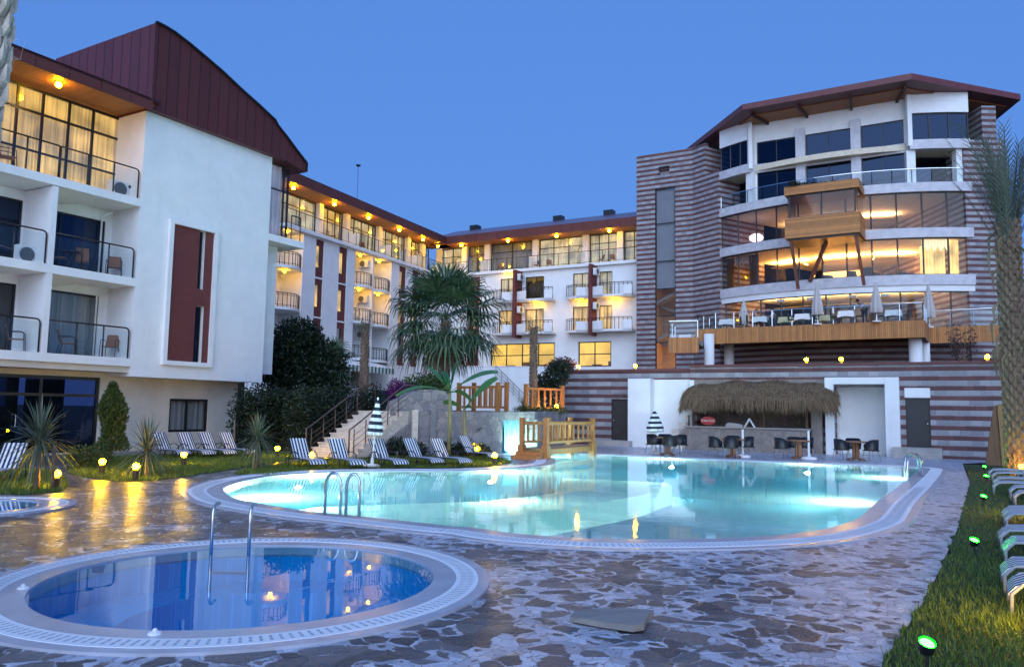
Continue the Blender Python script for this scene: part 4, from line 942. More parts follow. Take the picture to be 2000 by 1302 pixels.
circ = lambda r, c=CC, n=96: [(c[0] + r * math.cos(2 * math.pi * i / n), c[1] + r * math.sin(2 * math.pi * i / n)) for i in range(n)]
C3 = (gp(-42, 990).x, gp(-42, 990).y); R3 = .92
def paving(name):
    m, N, L, B = nodes(name); tc = N.new('ShaderNodeTexCoord')
    def noise(sc, det, ro=.55):
        n = N.new('ShaderNodeTexNoise'); n.inputs['Scale'].default_value = sc; n.inputs['Detail'].default_value = det; n.inputs['Roughness'].default_value = ro; L.new(tc.outputs['Object'], n.inputs[0]); return n
    n0 = noise(1.7, 5); fine = noise(24, 6); med = noise(4.5, 6, .65); big = noise(.42, 3); mid = noise(1.25, 4)
    va = N.new('ShaderNodeVectorMath'); va.operation = 'MULTIPLY_ADD'; L.new(n0.outputs['Color'], va.inputs[0]); va.inputs[1].default_value = (.45, .45, .45); L.new(tc.outputs['Object'], va.inputs[2])
    def voro(sc, feat=None):
        v = N.new('ShaderNodeTexVoronoi'); v.inputs['Scale'].default_value = sc
        if feat: v.feature = feat
        L.new(va.outputs[0], v.inputs[0]); return v
    v1, v2 = voro(4.3), voro(4.3, 'DISTANCE_TO_EDGE'); w1, w2 = voro(7.0), voro(7.0, 'DISTANCE_TO_EDGE')
    sp = N.new('ShaderNodeSeparateColor'); L.new(v1.outputs['Color'], sp.inputs[0]); sw = N.new('ShaderNodeSeparateColor'); L.new(w1.outputs['Color'], sw.inputs[0])
    sx = N.new('ShaderNodeSeparateXYZ'); L.new(tc.outputs['Object'], sx.inputs[0])
    # dark slates sit as islands in a pale matrix of broken marble and mortar; the pale part grows towards the far right
    far = math_(N, L, 'MULTIPLY_ADD', sx.outputs[0], .022, -.02)
    T = math_(N, L, 'ADD', math_(N, L, 'MULTIPLY_ADD', big.outputs[0], .75, -.325), math_(N, L, 'ADD', math_(N, L, 'MULTIPLY_ADD', mid.outputs[0], .75, -.30), math_(N, L, 'ADD', far, math_(N, L, 'MULTIPLY_ADD', sp.outputs[0], .42, -.2))))
    pl_ = math_(N, L, 'SUBTRACT', T, math_(N, L, 'ADD', v2.outputs['Distance'], math_(N, L, 'MULTIPLY_ADD', med.outputs[0], .12, -.06)))
    pale = ramp(N, [(.0, (0, 0, 0)), (.035, (1, 1, 1))]); L.new(pl_, pale.inputs[0])
    tone = math_(N, L, 'ADD', math_(N, L, 'MULTIPLY', sp.outputs[1], .62), math_(N, L, 'MULTIPLY', fine.outputs[0], .45))
    dk = ramp(N, [(.15, (.026, .025, .029)), (.4, (.062, .058, .062)), (.68, (.135, .128, .136)), (.97, (.11, .058, .048))]); L.new(tone, dk.inputs[0])
    tp2 = math_(N, L, 'ADD', math_(N, L, 'MULTIPLY', sw.outputs[1], .6), math_(N, L, 'MULTIPLY', med.outputs[0], .5))
    pl = ramp(N, [(.15, (.26, .28, .34)), (.5, (.44, .46, .54)), (.85, (.60, .62, .70))]); L.new(tp2, pl.inputs[0])
    jn = ramp(N, [(.01, (1, 1, 1)), (.03, (0, 0, 0))]); L.new(w2.outputs['Distance'], jn.inputs[0])
    pj = N.new('ShaderNodeMixRGB'); L.new(jn.outputs[0], pj.inputs[0]); L.new(pl.outputs[0], pj.inputs[1]); pj.inputs[2].default_value = (.17, .16, .17, 1)
    jd = ramp(N, [(.012, (1, 1, 1)), (.03, (0, 0, 0))]); L.new(v2.outputs['Distance'], jd.inputs[0])
    dj = N.new('ShaderNodeMixRGB'); L.new(jd.outputs[0], dj.inputs[0]); L.new(dk.outputs[0], dj.inputs[1]); dj.inputs[2].default_value = (.10, .09, .085, 1)
    mx = N.new('ShaderNodeMixRGB'); L.new(pale.outputs[0], mx.inputs[0]); L.new(dj.outputs[0], mx.inputs[1]); L.new(pj.outputs[0], mx.inputs[2])
    L.new(mx.outputs[0], B.inputs['Base Color'])
    L.new(math_(N, L, 'MULTIPLY_ADD', med.outputs[0], .45, .10), B.inputs['Roughness']); B.inputs['Specular IOR Level'].default_value = .55
    h = math_(N, L, 'ADD', math_(N, L, 'MULTIPLY', math_(N, L, 'MINIMUM', v2.outputs['Distance'], .07), 5), math_(N, L, 'ADD', math_(N, L, 'MULTIPLY', med.outputs[0], 1.5), math_(N, L, 'MULTIPLY', fine.outputs[0], .2)))
    h = math_(N, L, 'ADD', h, math_(N, L, 'MULTIPLY', math_(N, L, 'MINIMUM', w2.outputs['Distance'], .05), 3))
    bp = N.new('ShaderNodeBump'); bp.inputs['Strength'].default_value = .6; bp.inputs['Distance'].default_value = .035; L.new(h, bp.inputs['Height']); L.new(bp.outputs[0], B.inputs['Normal'])
    return m
m_pave = paving('crazy_paving'); m_soil = M('garden_soil', (.05, .038, .026), .95, .3, 3, .6, 12)
m_tile_tan = M('wet_deck_tile', (.46, .46, .52), .25, .1, 3)
m_grate = bands('white_grating', 0, 9, 1, (.8, .8, .8), (.74, .75, .76), .5)
def tiles(name, col, size, rough=.15):
    m, N, L, B = nodes(name); tc = N.new('ShaderNodeTexCoord'); br = N.new('ShaderNodeTexBrick'); br.offset = 0; br.inputs['Scale'].default_value = 1; br.inputs['Brick Width'].default_value = size; br.inputs['Row Height'].default_value = size; br.inputs['Mortar Size'].default_value = size * .04
    br.inputs['Color1'].default_value = (*col, 1); br.inputs['Color2'].default_value = (*[c * .9 for c in col], 1); br.inputs['Mortar'].default_value = (*[min(1, c * 1.15 + .02) for c in col], 1)
    L.new(tc.outputs['Object'], br.inputs[0]); L.new(br.outputs[0], B.inputs['Base Color']); B.inputs['Roughness'].default_value = .9; B.inputs['Specular IOR Level'].default_value = .1; return m
m_pool = tiles('turquoise_pool_tile', (.04, .28, .44), .25, .4); m_poolblue = tiles('deep_blue_pool_tile', (.008, .34, .66), .12, .4)
m_poollight = tiles('pale_pool_step', (.60, .95, .86), .25, .4)
m_water = glass('pool_water', (.82, .97, .97), 1.26, .0, .05, .06, milky=.42, mcol=(.72, 1, .97)); m_waterblue = glass('small_pool_water', (.66, .93, 1), 1.18, .0, 0, .03)
h1, h2, h3 = offset(pool_o, .80), circ(CRAD + .57), circ(R3 + .52, C3)
big = [(-260, -60), (260, -60), (260, 380), (-260, 380)]
sheet('ground', big, [h1, h2, h3], -.03, m_soil)
deck_poly = ccw([(-24, -4), (5.5, -4), G2(1722, 1302), G2(1742, 1268), G2(1800, 1180), G2(1838, 1108), G2(1872, 1028), G2(1894, 942), G2(1880, 905), (22, 33.0), (22, 32), (4, 44.0), (-3, 36), (-14, 30), (-24, 26)])
sheet('pool_deck', deck_poly, [h1, h2, h3], 0, m_pave)
def ringmesh(mb, A_, B_, z0, z1):                # solid ring between two loops of equal length
    n = len(A_)
    mb.add([(x, y, z1) for x, y in A_] + [(x, y, z1) for x, y in B_] + [(x, y, z0) for x, y in A_] + [(x, y, z0) for x, y in B_],
           [f for i in range(n) for j in [(i + 1) % n] for f in ((i, n + i, n + j, j), (2 * n + i, i, j, 2 * n + j), (n + i, 3 * n + i, 3 * n + j, n + j))]); return mb
m_gratemat = None
def grating():
    m, N, L, B = nodes('overflow_grating'); tc = N.new('ShaderNodeTexCoord'); nz = N.new('ShaderNodeTexNoise'); nz.inputs['Scale'].default_value = 1.5; L.new(tc.outputs['Object'], nz.inputs[0])
    r = ramp(N, [(.3, (.80, .81, .84)), (.7, (.88, .89, .9))]); L.new(nz.outputs[0], r.inputs[0]); L.new(r.outputs[0], B.inputs['Base Color']); B.inputs['Roughness'].default_value = .5; return m
m_gr = grating()
def pool(name, loop, floor_z, mat, wmat, label, offs, shelf=None, wz=.005):
    P = thing(name, label, 'pool', (0, 0, 0))
    a, b, c = [offset(loop, o) for o in offs]
    ringmesh(MB(), loop, a, -.12, .022).build('deck_tiles', m_tile_tan, P)
    ringmesh(MB(), a, b, -.1, .028).build('overflow_grate', m_gr, P)
    n = len(loop); s = MB()                      # slots of the overflow grate: one joined comb
    ma, mbb = offset(loop, offs[0] + (offs[1] - offs[0]) * .2), offset(loop, offs[0] + (offs[1] - offs[0]) * .8)
    for A_, B_, nn in ((ma, mbb, n),):
        for i in range(n):
            p, q, p2, q2 = Vector(A_[i]), Vector(A_[(i + 1) % n]), Vector(B_[i]), Vector(B_[(i + 1) % n])
            if p.y > 19: continue
            k = max(1, int((q - p).length / .065))
            for j in range(k):
                t0, t1 = (j + .3) / k, (j + .62) / k
                for f0, f1 in ((0, .46), (.54, 1)):
                    u = [p.lerp(p2, f0).lerp(q.lerp(q2, f0), t0), p.lerp(p2, f0).lerp(q.lerp(q2, f0), t1), p.lerp(p2, f1).lerp(q.lerp(q2, f1), t1), p.lerp(p2, f1).lerp(q.lerp(q2, f1), t0)]
                    s.add([(v.x, v.y, .0295) for v in u], [(0, 1, 2, 3)])
    s.build('slot_grating', M('slot_shadow', (.46, .47, .51), .8), P)
    ringmesh(MB(), b, c, -.1, .024).build('edging', m_tile_tan, P)
    w = MB(); w.add([(x, y, -.10) for x, y in loop] + [(x, y, floor_z) for x, y in loop], [(i, (i + 1) % n, n + (i + 1) % n, n + i) for i in range(n)])
    w.build('pool_wall', mat, P)
    sheet('pool_floor', loop, [], floor_z, mat, None, P)
    wo = sheet('water', loop, [], wz, wmat, 'structure')
    return P
Pm = pool('main_pool', pool_o, -1.45, m_pool, m_water, 'large free-form turquoise pool lit under water in front of the thatched bar', (.32, .68, .82))
Pc = pool('round_pool', ccw(circ(CRAD)), -.85, m_poolblue, m_waterblue, 'round deep blue pool with a white overflow grate and two tall rails', (.24, .47, .59))
P3 = pool('small_side_pool', ccw(circ(R3, C3, 48)), -.5, m_poolblue, m_waterblue, 'small round basin cut by the photo edge beside the grass and yucca', (.24, .42, .54))
# raised shallow part and benches inside the pools
near_ = [tuple(gp(*p, -.62).xy) for p in ((560, 985), (640, 1000), (760, 1014), (880, 1010), (980, 996), (1120, 976), (1250, 956), (1312, 938))]
fa = [tuple(gp(*p, 0).xy) for p in ((1300, 899), (1165, 894), (1100, 892), (1085, 912), (960, 922), (800, 924.5), (620, 928.5), (500, 940), (455, 953), (470, 971))]
shelf = ccw(near_ + fa)
MB().prism(shelf, -1.44, -.8).build('shallow_shelf', m_poollight, Pm)
bench = circ(CRAD * .68, (CC[0] + .1, CC[1]), 64)
ringmesh(MB(), ccw(bench), ccw(circ(CRAD - .005, CC, 64)), -.84, -.42).build('bench', m_poolblue, Pc)
# underwater lamps
m_uw = emit('underwater_lamp', (.74, 1, .84), 15000 * K)
uw_px = [(612, 931), (985, 922), (1285, 897), (1598, 908), (1768, 938), (1708, 982), (470, 975), (1005, 888), (1150, 893)]
for i, (px, py) in enumerate(uw_px):
    g_ = Vector(G2(px, py)); j = min(range(len(pool_o)), key=lambda j: (Vector(pool_o[j]) - g_).length); n_ = len(pool_o)
    tdir = (Vector(pool_o[(j + 1) % n_]) - Vector(pool_o[j - 1])).normalized(); nin = Vector((-tdir.y, tdir.x)); p = Vector(pool_o[j]) + nin * .05
    o = thing('pool_lamp', f'round underwater lamp in the main pool wall, {ORD[i]} clockwise from the near stair-side lounger' if i < 7 else ['small underwater lamp below the little waterfall', 'underwater lamp in the far pool wall just past the timber bridge'][i - 8] if i > 7 else 'underwater lamp in the pool wall by the narrow stair-side end', 'pool lamp', (p.x, p.y, -.32), math.atan2(nin.y, nin.x), 'underwater pool lamps'); o.scale = (1, 1, .5) if i != 8 else (.6, .5, .25)
    T = Matrix.Rotation(R_(90), 4, 'Y'); MB().lathe([(.11, 0), (.11, .03), (.085, .035)], 18).xf(T).build('rim', m_steel, o); MB().lathe([(.0001, .05), (.05, .045), (.08, .036)], 18).xf(T).build('lens', m_uw, o)
# ladders and the two tall rails
def ladder(name, label, p0, p1, h, reach):          # p0, p1: feet on the deck of the two rails
    P = thing(name, label, 'pool ladder', (p0.x, p0.y, 0)); d = (p1 - p0); d.z = 0; q = Vector((-d.y, d.x, 0)).normalized() * reach
    for s in (Vector((0, 0, 0)), d):
        t = [s, s + Vector((0, 0, h * .72))] + [s + q * (.5 - .5 * math.cos(a)) + Vector((0, 0, h * .72 + h * .28 * math.sin(a))) for a in (.5, 1, 1.57, 2.14, 2.64)] + [s + q + Vector((0, 0, h * .72)), s + q + Vector((0, 0, -1.0))]
        MB().tube(t, .024, 10).build('handrail', m_steel, P, smooth=True)
    for z in (-.25, -.5, -.75): MB().bar(q + Vector((0, 0, z)), d + q + Vector((0, 0, z)), .07, .03).build('rung', m_steel, P)
    return P
pa, pb2 = gp(634, 1007), gp(675, 1010)
def inward(p):
    j = min(range(len(pool_o)), key=lambda j: (Vector(pool_o[j]) - p.xy).length); n_ = len(pool_o); t = (Vector(pool_o[(j + 1) % n_]) - Vector(pool_o[j - 1])).normalized(); return Vector((-t.y, t.x, 0))
P = thing('pool_ladder', 'pair of steel grab rails on the near edge of the turquoise pool', 'pool ladder', (pa.x, pa.y, 0))
nin = inward(pa)
for s0, e0 in ((gp(634, 1007), gp(664, 1009)), (gp(675, 1010), gp(701, 1011))):
    s0 -= P.location; e0 -= P.location; m_ = (e0 - s0)
    MB().tube([s0, s0 + Vector((0, 0, .50))] + [s0 + m_ * (.5 - .5 * math.cos(a)) + Vector((0, 0, .50 + .2 * math.sin(a))) for a in (.4, .8, 1.2, 1.57, 1.94, 2.34, 2.74)] + [e0 + Vector((0, 0, .5)), e0 + Vector((0, 0, -.6))], .026, 10).build('handrail', m_steel, P, smooth=True)
pa, pb2 = gp(1768, 934), gp(1795, 930)
P = thing('pool_ladder', 'chrome ladder at the far right corner of the turquoise pool', 'pool ladder', (pa.x, pa.y, 0)); d = pb2 - pa
for o_ in (Vector((0, 0, 0)), Vector((-.1, -.35, 0))):
    MB().tube([o_ + Vector((0, 0, -.7)), o_ + Vector((0, 0, .42))] + [o_ + d * (.5 - .5 * math.cos(a)) + Vector((0, 0, .42 + .28 * math.sin(a))) for a in (.4, .8, 1.2, 1.57, 1.94, 2.34, 2.74)] + [o_ + d + Vector((0, 0, .42)), o_ + d + Vector((0, 0, 0))], .03, 10).build('handrail', m_steel, P, smooth=True)
for z in (-.2, -.45): MB().bar((0, 0, z), (-.1, -.35, z), .06, .03).build('rung', m_steel, P)
r0, r1 = atY(417, 985, 9.6), atY(490, 985, 9.6)
P = thing('pool_ladder', 'two tall straight steel rails standing in the round blue pool', 'pool ladder', (r0.x, r0.y, 0)); r1.z = r0.z
zt_ = r0.z
for s in (Vector((0, 0, 0)), Vector((r1.x - r0.x, 0, 0))):
    t = [s + Vector((0, 0, -.7)), s + Vector((0, 0, zt_ - .12))] + [s + Vector((0, .11 - .11 * math.cos(a), zt_ - .12 + .12 * math.sin(a))) for a in (.5, 1, 1.57)] + [s + Vector((0, .2, zt_ - .01))]
    MB().tube(t, .021, 10).build('handrail', m_steel, P, smooth=True)
for z in (-.2, -.45): MB().bar((0, 0, z), (r1.x - r0.x, 0, z), .06, .03).build('rung', m_steel, P)
for i, (px, py, lb) in enumerate(((45, 1153, 'small white nozzle on the tiles at the far-left rim of the round pool'), (302, 1243, 'small white nozzle on the near rim of the round pool'))):
    p = gp(px, py); o = thing('jet_nozzle', lb, 'nozzle', (p.x, p.y, .022)); MB().lathe([(.055, 0), (.05, .012), (.03, .02)], 14).build('flange', m_white, o); MB().ball((0, 0, .025), .022, 8).build('head', m_white, o)
# loose slab lying on the terrace
p = gp(1195, 1232); o = thing('loose_slab', 'loose broken stone slab lying on the paving near the photo bottom', 'stone slab', (p.x, p.y, 0))
sl = [gp(*q) - p for q in ((1113, 1217), (1122, 1206), (1150, 1202), (1215, 1201), (1277, 1207), (1266, 1216), (1258, 1234), (1236, 1238), (1170, 1228))]
MB().prism(ccw([(v.x, v.y) for v in sl]), lambda x, y: .018, lambda x, y: .066 + .006 * math.sin(x * 5)).build('slab', rubble('loose_slab_stone', .9, [(.16, .14, .13), (.26, .23, .21), (.34, .30, .25)], jw=.0, bump=.5), o)

# ================================================================ banded retaining wall, bar, stairs, stone walls, bridge
def z8(X, Y): return 1060 + X / 2.128, 660 + Y / 2.128
def zg(X, Y): return 560 + X / 4.07, 600 + Y / 4.07
def zh(X, Y): return 780 + X / 5, 680 + Y / 5
fW = Frame(gp(1795, 893), -29.9)
Wt = thing('retaining_wall', 'red and grey banded retaining wall with dark doors and white alcoves behind the far pool edge', 'wall', fW.o, fW.a)
xa_, xb_ = fW.x(1350, 800), fW.x(1968, 800)
xL = fW.x(1094, 800)
zl_, zr_ = 3.92, 4.08
ld = (-14.16, -13.2, .28, 2.38); rd = (-.45, .49, .44, 2.54); alc = (-3.3, -1.22, -.2, 3.02); bar_ = (-9.6, -3.72, 1.12, 2.75)
m1 = MB(); holes(m1, xL, xa_, -.3, zl_ - .12, [ld, (-13.0, -9.8, -.3, 3.38)], 0, .5); m1.build('wall_face', m_stripe, Wt)
m2 = MB(); holes(m2, xa_ + .003, xb_, -.3, zr_ - .12, [rd, alc, bar_], -.16, .5); m2.build('wall_face', m_stripe, Wt)
m_cope = M('red_coping', (.15, .05, .045), .7, .15, 3)
MB().box(xL - .05, xa_, -.06, .6, zl_ - .118, zl_).build('coping', m_cope, Wt); MB().box(xa_ + .003, xb_ + .05, -.22, .6, zr_ - .118, zr_).build('coping', m_cope, Wt)
MB().box(xL, xL + .4, .5, 8, -.3, zl_ - .12).build('return_wall', m_stripe, Wt)
MB().box(xb_ - .4, xb_ - .003, .5, 8, -.3, zr_ - .12).build('return_wall', m_stripe, Wt)
for dd, y in ((ld, .08), (rd, -.06)):
    a, b, c, d = dd
    dw = MB().box(a, b, y, y + .06, c, d).build('door', M('dark_door', (.03, .026, .026), .5, .2, 3, .3, 20), Wt)
    MB().box(a + .03, a + .05, y - .012, y, c + .05, d - .05).box(b - .05, b - .03, y - .012, y, c + .05, d - .05).box(a + .05, b - .05, y - .012, y, d - .07, d - .05).build('door_frame', m_black, dw)
    MB().ball((b - .12 if dd is rd else a + .12, y - .05, c + 1.0), .035, 8).build('handle', m_steel, dw)
    MB().box(a - .02, b + .02, y - .08 if dd is ld else y - .13, y + .1, d + .003, d + .42).build('door_lintel', m_white, Wt)
    MB().box(a - .5, b + .4, y - 1.0, y - .0, -.1, c - .004).build('door_step', m_concrete, Wt)
MB().box(-13.05, -11.85, -.5, .3, -.2, 3.42).build('white_pillar', m_white, Wt)
MB().box(-11.847, xa_ - .0, -.0, .3, -.2, 3.38).build('white_panel', m_white, Wt)
MB().box(xa_ + .006, xa_ + .22, -.24, -.17, -.2, 3.34).build('white_pillar', m_white, Wt)
for k in range(4): MB().box(-11.1 + .36 * k, xa_, -.55, -.01, .0 + .33 * k, .33 * (k + 1) + .3 - .003).build('corner_step', m_travertine, Wt)
MB().box(-3.66, -3.3, -.5, .2, -.2, 3.12).build('white_pillar', m_white, Wt); MB().box(-1.22, -.66, -.5, 1.2, -.2, 3.42).build('white_pillar', m_white, Wt); MB().box(-3.66, -1.223, -.5, 1.2, 3.123, 3.42).build('white_lintel', m_white, Wt)
MB().box(-3.3, -1.22, 1.2, 1.3, -.2, 3.12).build('alcove_back', m_white, Wt); MB().box(-3.4, -3.3, .2, 1.2, -.2, 3.12).build('alcove_side', m_white, Wt)
# bar
m_barstone = rubble('bar_rubble', 4.0, [(.15, .12, .10), (.30, .25, .21), (.22, .18, .16), (.36, .30, .25)], (.24, .2, .18), .03)
MB().box(bar_[0] - .1, bar_[1] + .02, -.20, -.163, 2.752, 3.35).build('stone_band', m_barstone, Wt)
Br = thing('beach_bar', 'rubble stone poolside bar with a shaggy thatched roof, set in the banded wall', 'bar', fW.w(0, 0), fW.a)
cx1 = fW.x(*z8(1105, 400), -1.1)
cnt = MB().box(xa_ + .03, cx1, -1.1, -.75, -.1, 1.05).build('counter', m_barstone, Br)
MB().box(xa_ + .0, cx1 + .08, -1.18, -.6, 1.053, 1.12).build('counter_top', M('bar_top', (.32, .28, .25), .5), Br)
MB().box(cx1 + .02, bar_[1] - .08, -.5, -.165, -.1, 2.75).build('side_wall', m_barstone, Br)
MB().box(bar_[0] - .2, bar_[1] + .1, 2.4, 2.5, -.1, 3.2).box(bar_[0] - .25, bar_[0] - .2, .5, 2.4, -.1, 3.2).box(bar_[1] + .1, bar_[1] + .15, .5, 2.4, -.1, 3.2).build('back_wall', m_barstone, Br)
for x in (xa_ + .3, -6.3, cx1 - .15): MB().tube([(x, -.65, 1.12), (x, -.65, 2.6)], .07, 8).build('post', M('bar_post', (.10, .06, .035), .7), Br)
# thatch
tx0, tx1 = fW.x(1331, 800, -1.2), fW.x(1628, 790, -1.2)
def thatch_pt(u, v):          # u along 0..1, v from ridge 0 to eave 1
    e = (2 * u - 1); lift = (1 - abs(e) ** 2.4)
    x = tx0 + (tx1 - tx0) * u; y = -.1 - 1.75 * v * (.45 + .55 * lift ** .5)
    z = 2.52 + .62 * lift ** .4 * (1 - v) + .14 * (1 - v) + .06 * math.sin(u * 23) - .42 * v * v + .25 * v * lift ** .5
    return Vector((x, y, z))
th = MB(); nu, nv = 40, 8
vs = [thatch_pt(i / nu, j / nv) for i in range(nu + 1) for j in range(nv + 1)]
th.add(vs, [(i * (nv + 1) + j, i * (nv + 1) + j + 1, (i + 1) * (nv + 1) + j + 1, (i + 1) * (nv + 1) + j) for i in range(nu) for j in range(nv)])
vs2 = [p - Vector((0, 0, .16)) for p in vs]; th.add(vs2, [(i * (nv + 1) + j, (i + 1) * (nv + 1) + j, (i + 1) * (nv + 1) + j + 1, i * (nv + 1) + j + 1) for i in range(nu) for j in range(nv)])
rnd = random.Random(3)
for i in range(15000):
    u, v = rnd.random(), rnd.random() ** .8; p = thatch_pt(u, v) + Vector((0, 0, rnd.uniform(-.02, .07)))
    L = rnd.uniform(.22, .5) * (1 + .35 * v); e = 2 * u - 1
    d = Vector((rnd.gauss(0, .16) + .5 * e * abs(e) ** 3, -.55 * (1 - v) - rnd.uniform(.05, .3), -.2 - .9 * v)).normalized()
    s = Vector((1, 0, 0)) * rnd.uniform(.005, .016); q = p + d * L * .6; r = q + (d + Vector((0, .1, -.7))).normalized() * L * .5
    th.add([p - s, p + s, q + s * .8, q - s * .8, r], [(0, 1, 2, 3), (3, 2, 4)])
thm = leafmat('dry_thatch', (.065, .042, .026), (.25, .165, .095), .9); th.build('thatched_roof', thm, Br)
# things on the bar
p = fW.w(fW.x(*z8(690, 350), -.9), -.95, 1.12); o = thing('drinks_sign', 'red oval drinks sign with white script at the end of the bar counter', 'sign', p, fW.a)
pr = [(.36 * math.cos(a), .26 + .2 * math.sin(a)) for a in [2 * math.pi * i / 24 for i in range(24)]]
MB().slab(pr[::-1], -.06, .06).build('panel', M('sign_red', (.42, .012, .015), .4), o); text(o, 'Coca-Cola', .15, m_white, (0, -.065, .27), (R_(90), 0, 0), .004)
for X, w_, h_, lb in ((800, .7, .18, 'low grey covered tray on the middle of the bar counter'),):
    p = fW.w(fW.x(*z8(X, 370), -.9), -.95, 1.12); o = thing('covered_tray', lb, 'tray', p, fW.a); MB().slab([(-.4, 0), (.4, 0), (.36, .12), (.1, .17), (-.25, .2), (-.36, .14)], -.2, .2).build('cover', m_concrete, o)
p = fW.w(fW.x(*z8(862, 370), -.9), -.95, 1.12); o = thing('menu_stand', 'white tent-shaped card standing on the bar counter', 'menu card', p, fW.a); MB().slab([(-.26, 0), (-.2, 0), (0, .32), (.2, 0), (.26, 0), (.02, .42), (-.02, .42)], -.1, .1).build('card', m_white, o)
# upper ground behind the wall
up = [fW.w(xL + .4, 2.6), fW.w(xb_ - .4, 2.6), fW.w(xb_ + 20, 2), fW.w(xb_ + 20, 50), fW.w(xL + .4, 20)]
MB().box(xL + .4, xb_ - .4, .5, 2.6, 3.5, 3.75).build('wall_cap', m_concrete, Wt)
MB().prism([(p.x, p.y) for p in up], -.3, 3.72).build('upper_terrace_ground', m_soil)['kind'] = 'structure'
# lamps on the wall top
def spot(loc, label, name='wall_lamp', group='lamps on the banded wall', m=None, r=.085):
    if name not in _lampproto:
        o = thing(name, label, 'lamp', loc, 0, group); MB().lathe([(.09, 0), (.09, .03), (.035, .05), (.035, .12)], 10).build('stem', m_black, o); MB().ball((0, 0, .12 + r * .8), r, 18).build('globe', m or m_gardenlamp, o, smooth=True); _lampproto[name] = o
    else: o = copy_tree(_lampproto[name]); o.location = loc; tag(o, label)
    return o
for i, (px, py, zz, y) in enumerate(((1130, 715, zl_, .2), (1241, 712, zl_, .2), (1575, 707, zr_, .1), (1643, 702, zr_, .1), (1928, 694, zr_, .1))):
    spot(fW.w(fW.x(px, py, y), y, zz), ['glowing wall lamp beside the dark shrub at the low end of the banded wall', 'glowing wall lamp in front of the foot of the banded tower', 'glowing wall lamp above the thatched bar roof', 'glowing wall lamp above the white alcove next to the bar', 'glowing wall lamp near the date palm end of the banded wall'][i])
# --- stairs
fS = Frame(gp(598, 891), -29.9); NS, RI, TR = 10, .163, .30
wS = fS.x(687, 892)
St = thing('stone_stairs', 'pale stone garden stairs with steel railings climbing behind the striped loungers', 'stairs', fS.o, fS.a)
s = MB()
for k in range(NS):
    s.box(0, wS, k * TR, NS * TR + .6, k * RI, (k + 1) * RI); s.box(-.03, wS + .03, k * TR - .035, k * TR + .3, (k + 1) * RI - .045, (k + 1) * RI + .006)
s.build('steps', m_travertine, St)
m_rail = M('painted_rail', (.10, .06, .05), .4)
for x in (.06, wS - .06):
    t = MB(); t.tube([(x, -.1, .16 + .0), (x, -.1, 1.0), (x, .1, 1.08), (x, NS * TR - .1, NS * RI + 1.0), (x, NS * TR + .6, NS * RI + 1.0), (x, NS * TR + .6, NS * RI)], .028, 8)
    for k in range(0, NS, 2): t.tube([(x, k * TR + .15, (k + 1) * RI), (x, k * TR + .15, (k + 1) * RI + .86)], .02, 6)
    for m in (.25, .45, .65): t.tube([(x, .1, m + .12), (x, NS * TR, NS * RI + m + .02)], .010, 5)
    t.build('railing', m_rail, St, smooth=True)
# --- rubble garden wall with pillars and waterfall
w0, w1 = Vector((-4.35, 29.5, 0)), Vector((-.42, 31.4, 0))
fN = Frame(w0, math.degrees(math.atan2(w1.y - w0.y, w1.x - w0.x)))
xe = fN.x(981, 850)
Sw = thing('rubble_wall', 'grey rubble stone garden wall with a humped end behind the banana plants', 'wall', fN.o, fN.a)
m_rub2 = rubble('garden_rubble', 3.4, [(.13, .12, .125), (.27, .25, .25), (.20, .19, .21), (.34, .31, .30), (.24, .22, .23)], (.16, .15, .15), .02, .7, .9)
tp = lambda px, py: fN.at(px, py, 0)
MB().slab([(-.1, -.2), (xe, -.2), (xe, 1.66), (-.1, 1.66)], 0, .8).build('wall_face', m_rub2, Sw)
MB().add([(wS + .035, .75, 0), (wS + .035, NS * TR + .6, 0), (wS + .035, NS * TR + .6, NS * RI - .2), (wS + .035, .75, .12), (wS + .10, .75, 0), (wS + .10, NS * TR + .6, 0), (wS + .10, NS * TR + .6, NS * RI - .2), (wS + .10, .75, .12)], [(0, 3, 2, 1), (4, 5, 6, 7), (0, 1, 5, 4), (1, 2, 6, 5), (2, 3, 7, 6), (3, 0, 4, 7)]).build('side_wall', m_rub2, St)
hump = [tp(*q) for q in ((766, 800), (772, 784), (792, 775), (806, 766), (828, 760), (852, 760), (872, 764), (884, 778), (886, 800))]
MB().slab([(hump[0][0], 1.66), (hump[-1][0], 1.66)] + hump[::-1][1:-1], .12, .9).build('humped_top', m_rub2, Sw)
for a, b in ((803, 814), (838, 849)): MB().box(tp(a, 850)[0], tp(b, 850)[0], -.12, -.003, -.2, 1.70).build('pillar', m_travertine if a < 820 else m_rub2, Sw)
xf0, xf1 = fN.x(983, 850, .5), fN.x(1026, 850, .5)
MB().box(xe + .0, xf1 + .25, .15, 1.0, 1.35, 1.68).build('lintel', m_rub2, Sw)
MB().box(xf1, xf1 + .4, .2, 1.0, -.2, 1.35).build('pillar', m_rub2, Sw)
f2 = fN.w(xf1 + .35, .3) - fN.o; MB().bar((xf1 + .3, .6, .75), (xf1 + 3.4, 3.6, .75), .5, 1.9).build('side_wall', m_rub2, Sw)
Wf = thing('waterfall', 'small pale blue sheet waterfall lit between stone walls behind the timber bridge', 'waterfall', fN.o, fN.a)
n = 24; vs = []
for i in range(n + 1):
    x = xf0 + (xf1 - xf0) * i / n; o_ = .03 * math.sin(i * 2.3) + .02 * math.sin(i * 5.1)
    vs += [(x, .32 + o_, .0), (x, .42 + o_ * .6, 1.0), (x, .62, 1.34)]
m_fall = M('falling_water', (.30, .62, .80), .15, .25, 3, .3, 8, stretch=(6, 6, .4))
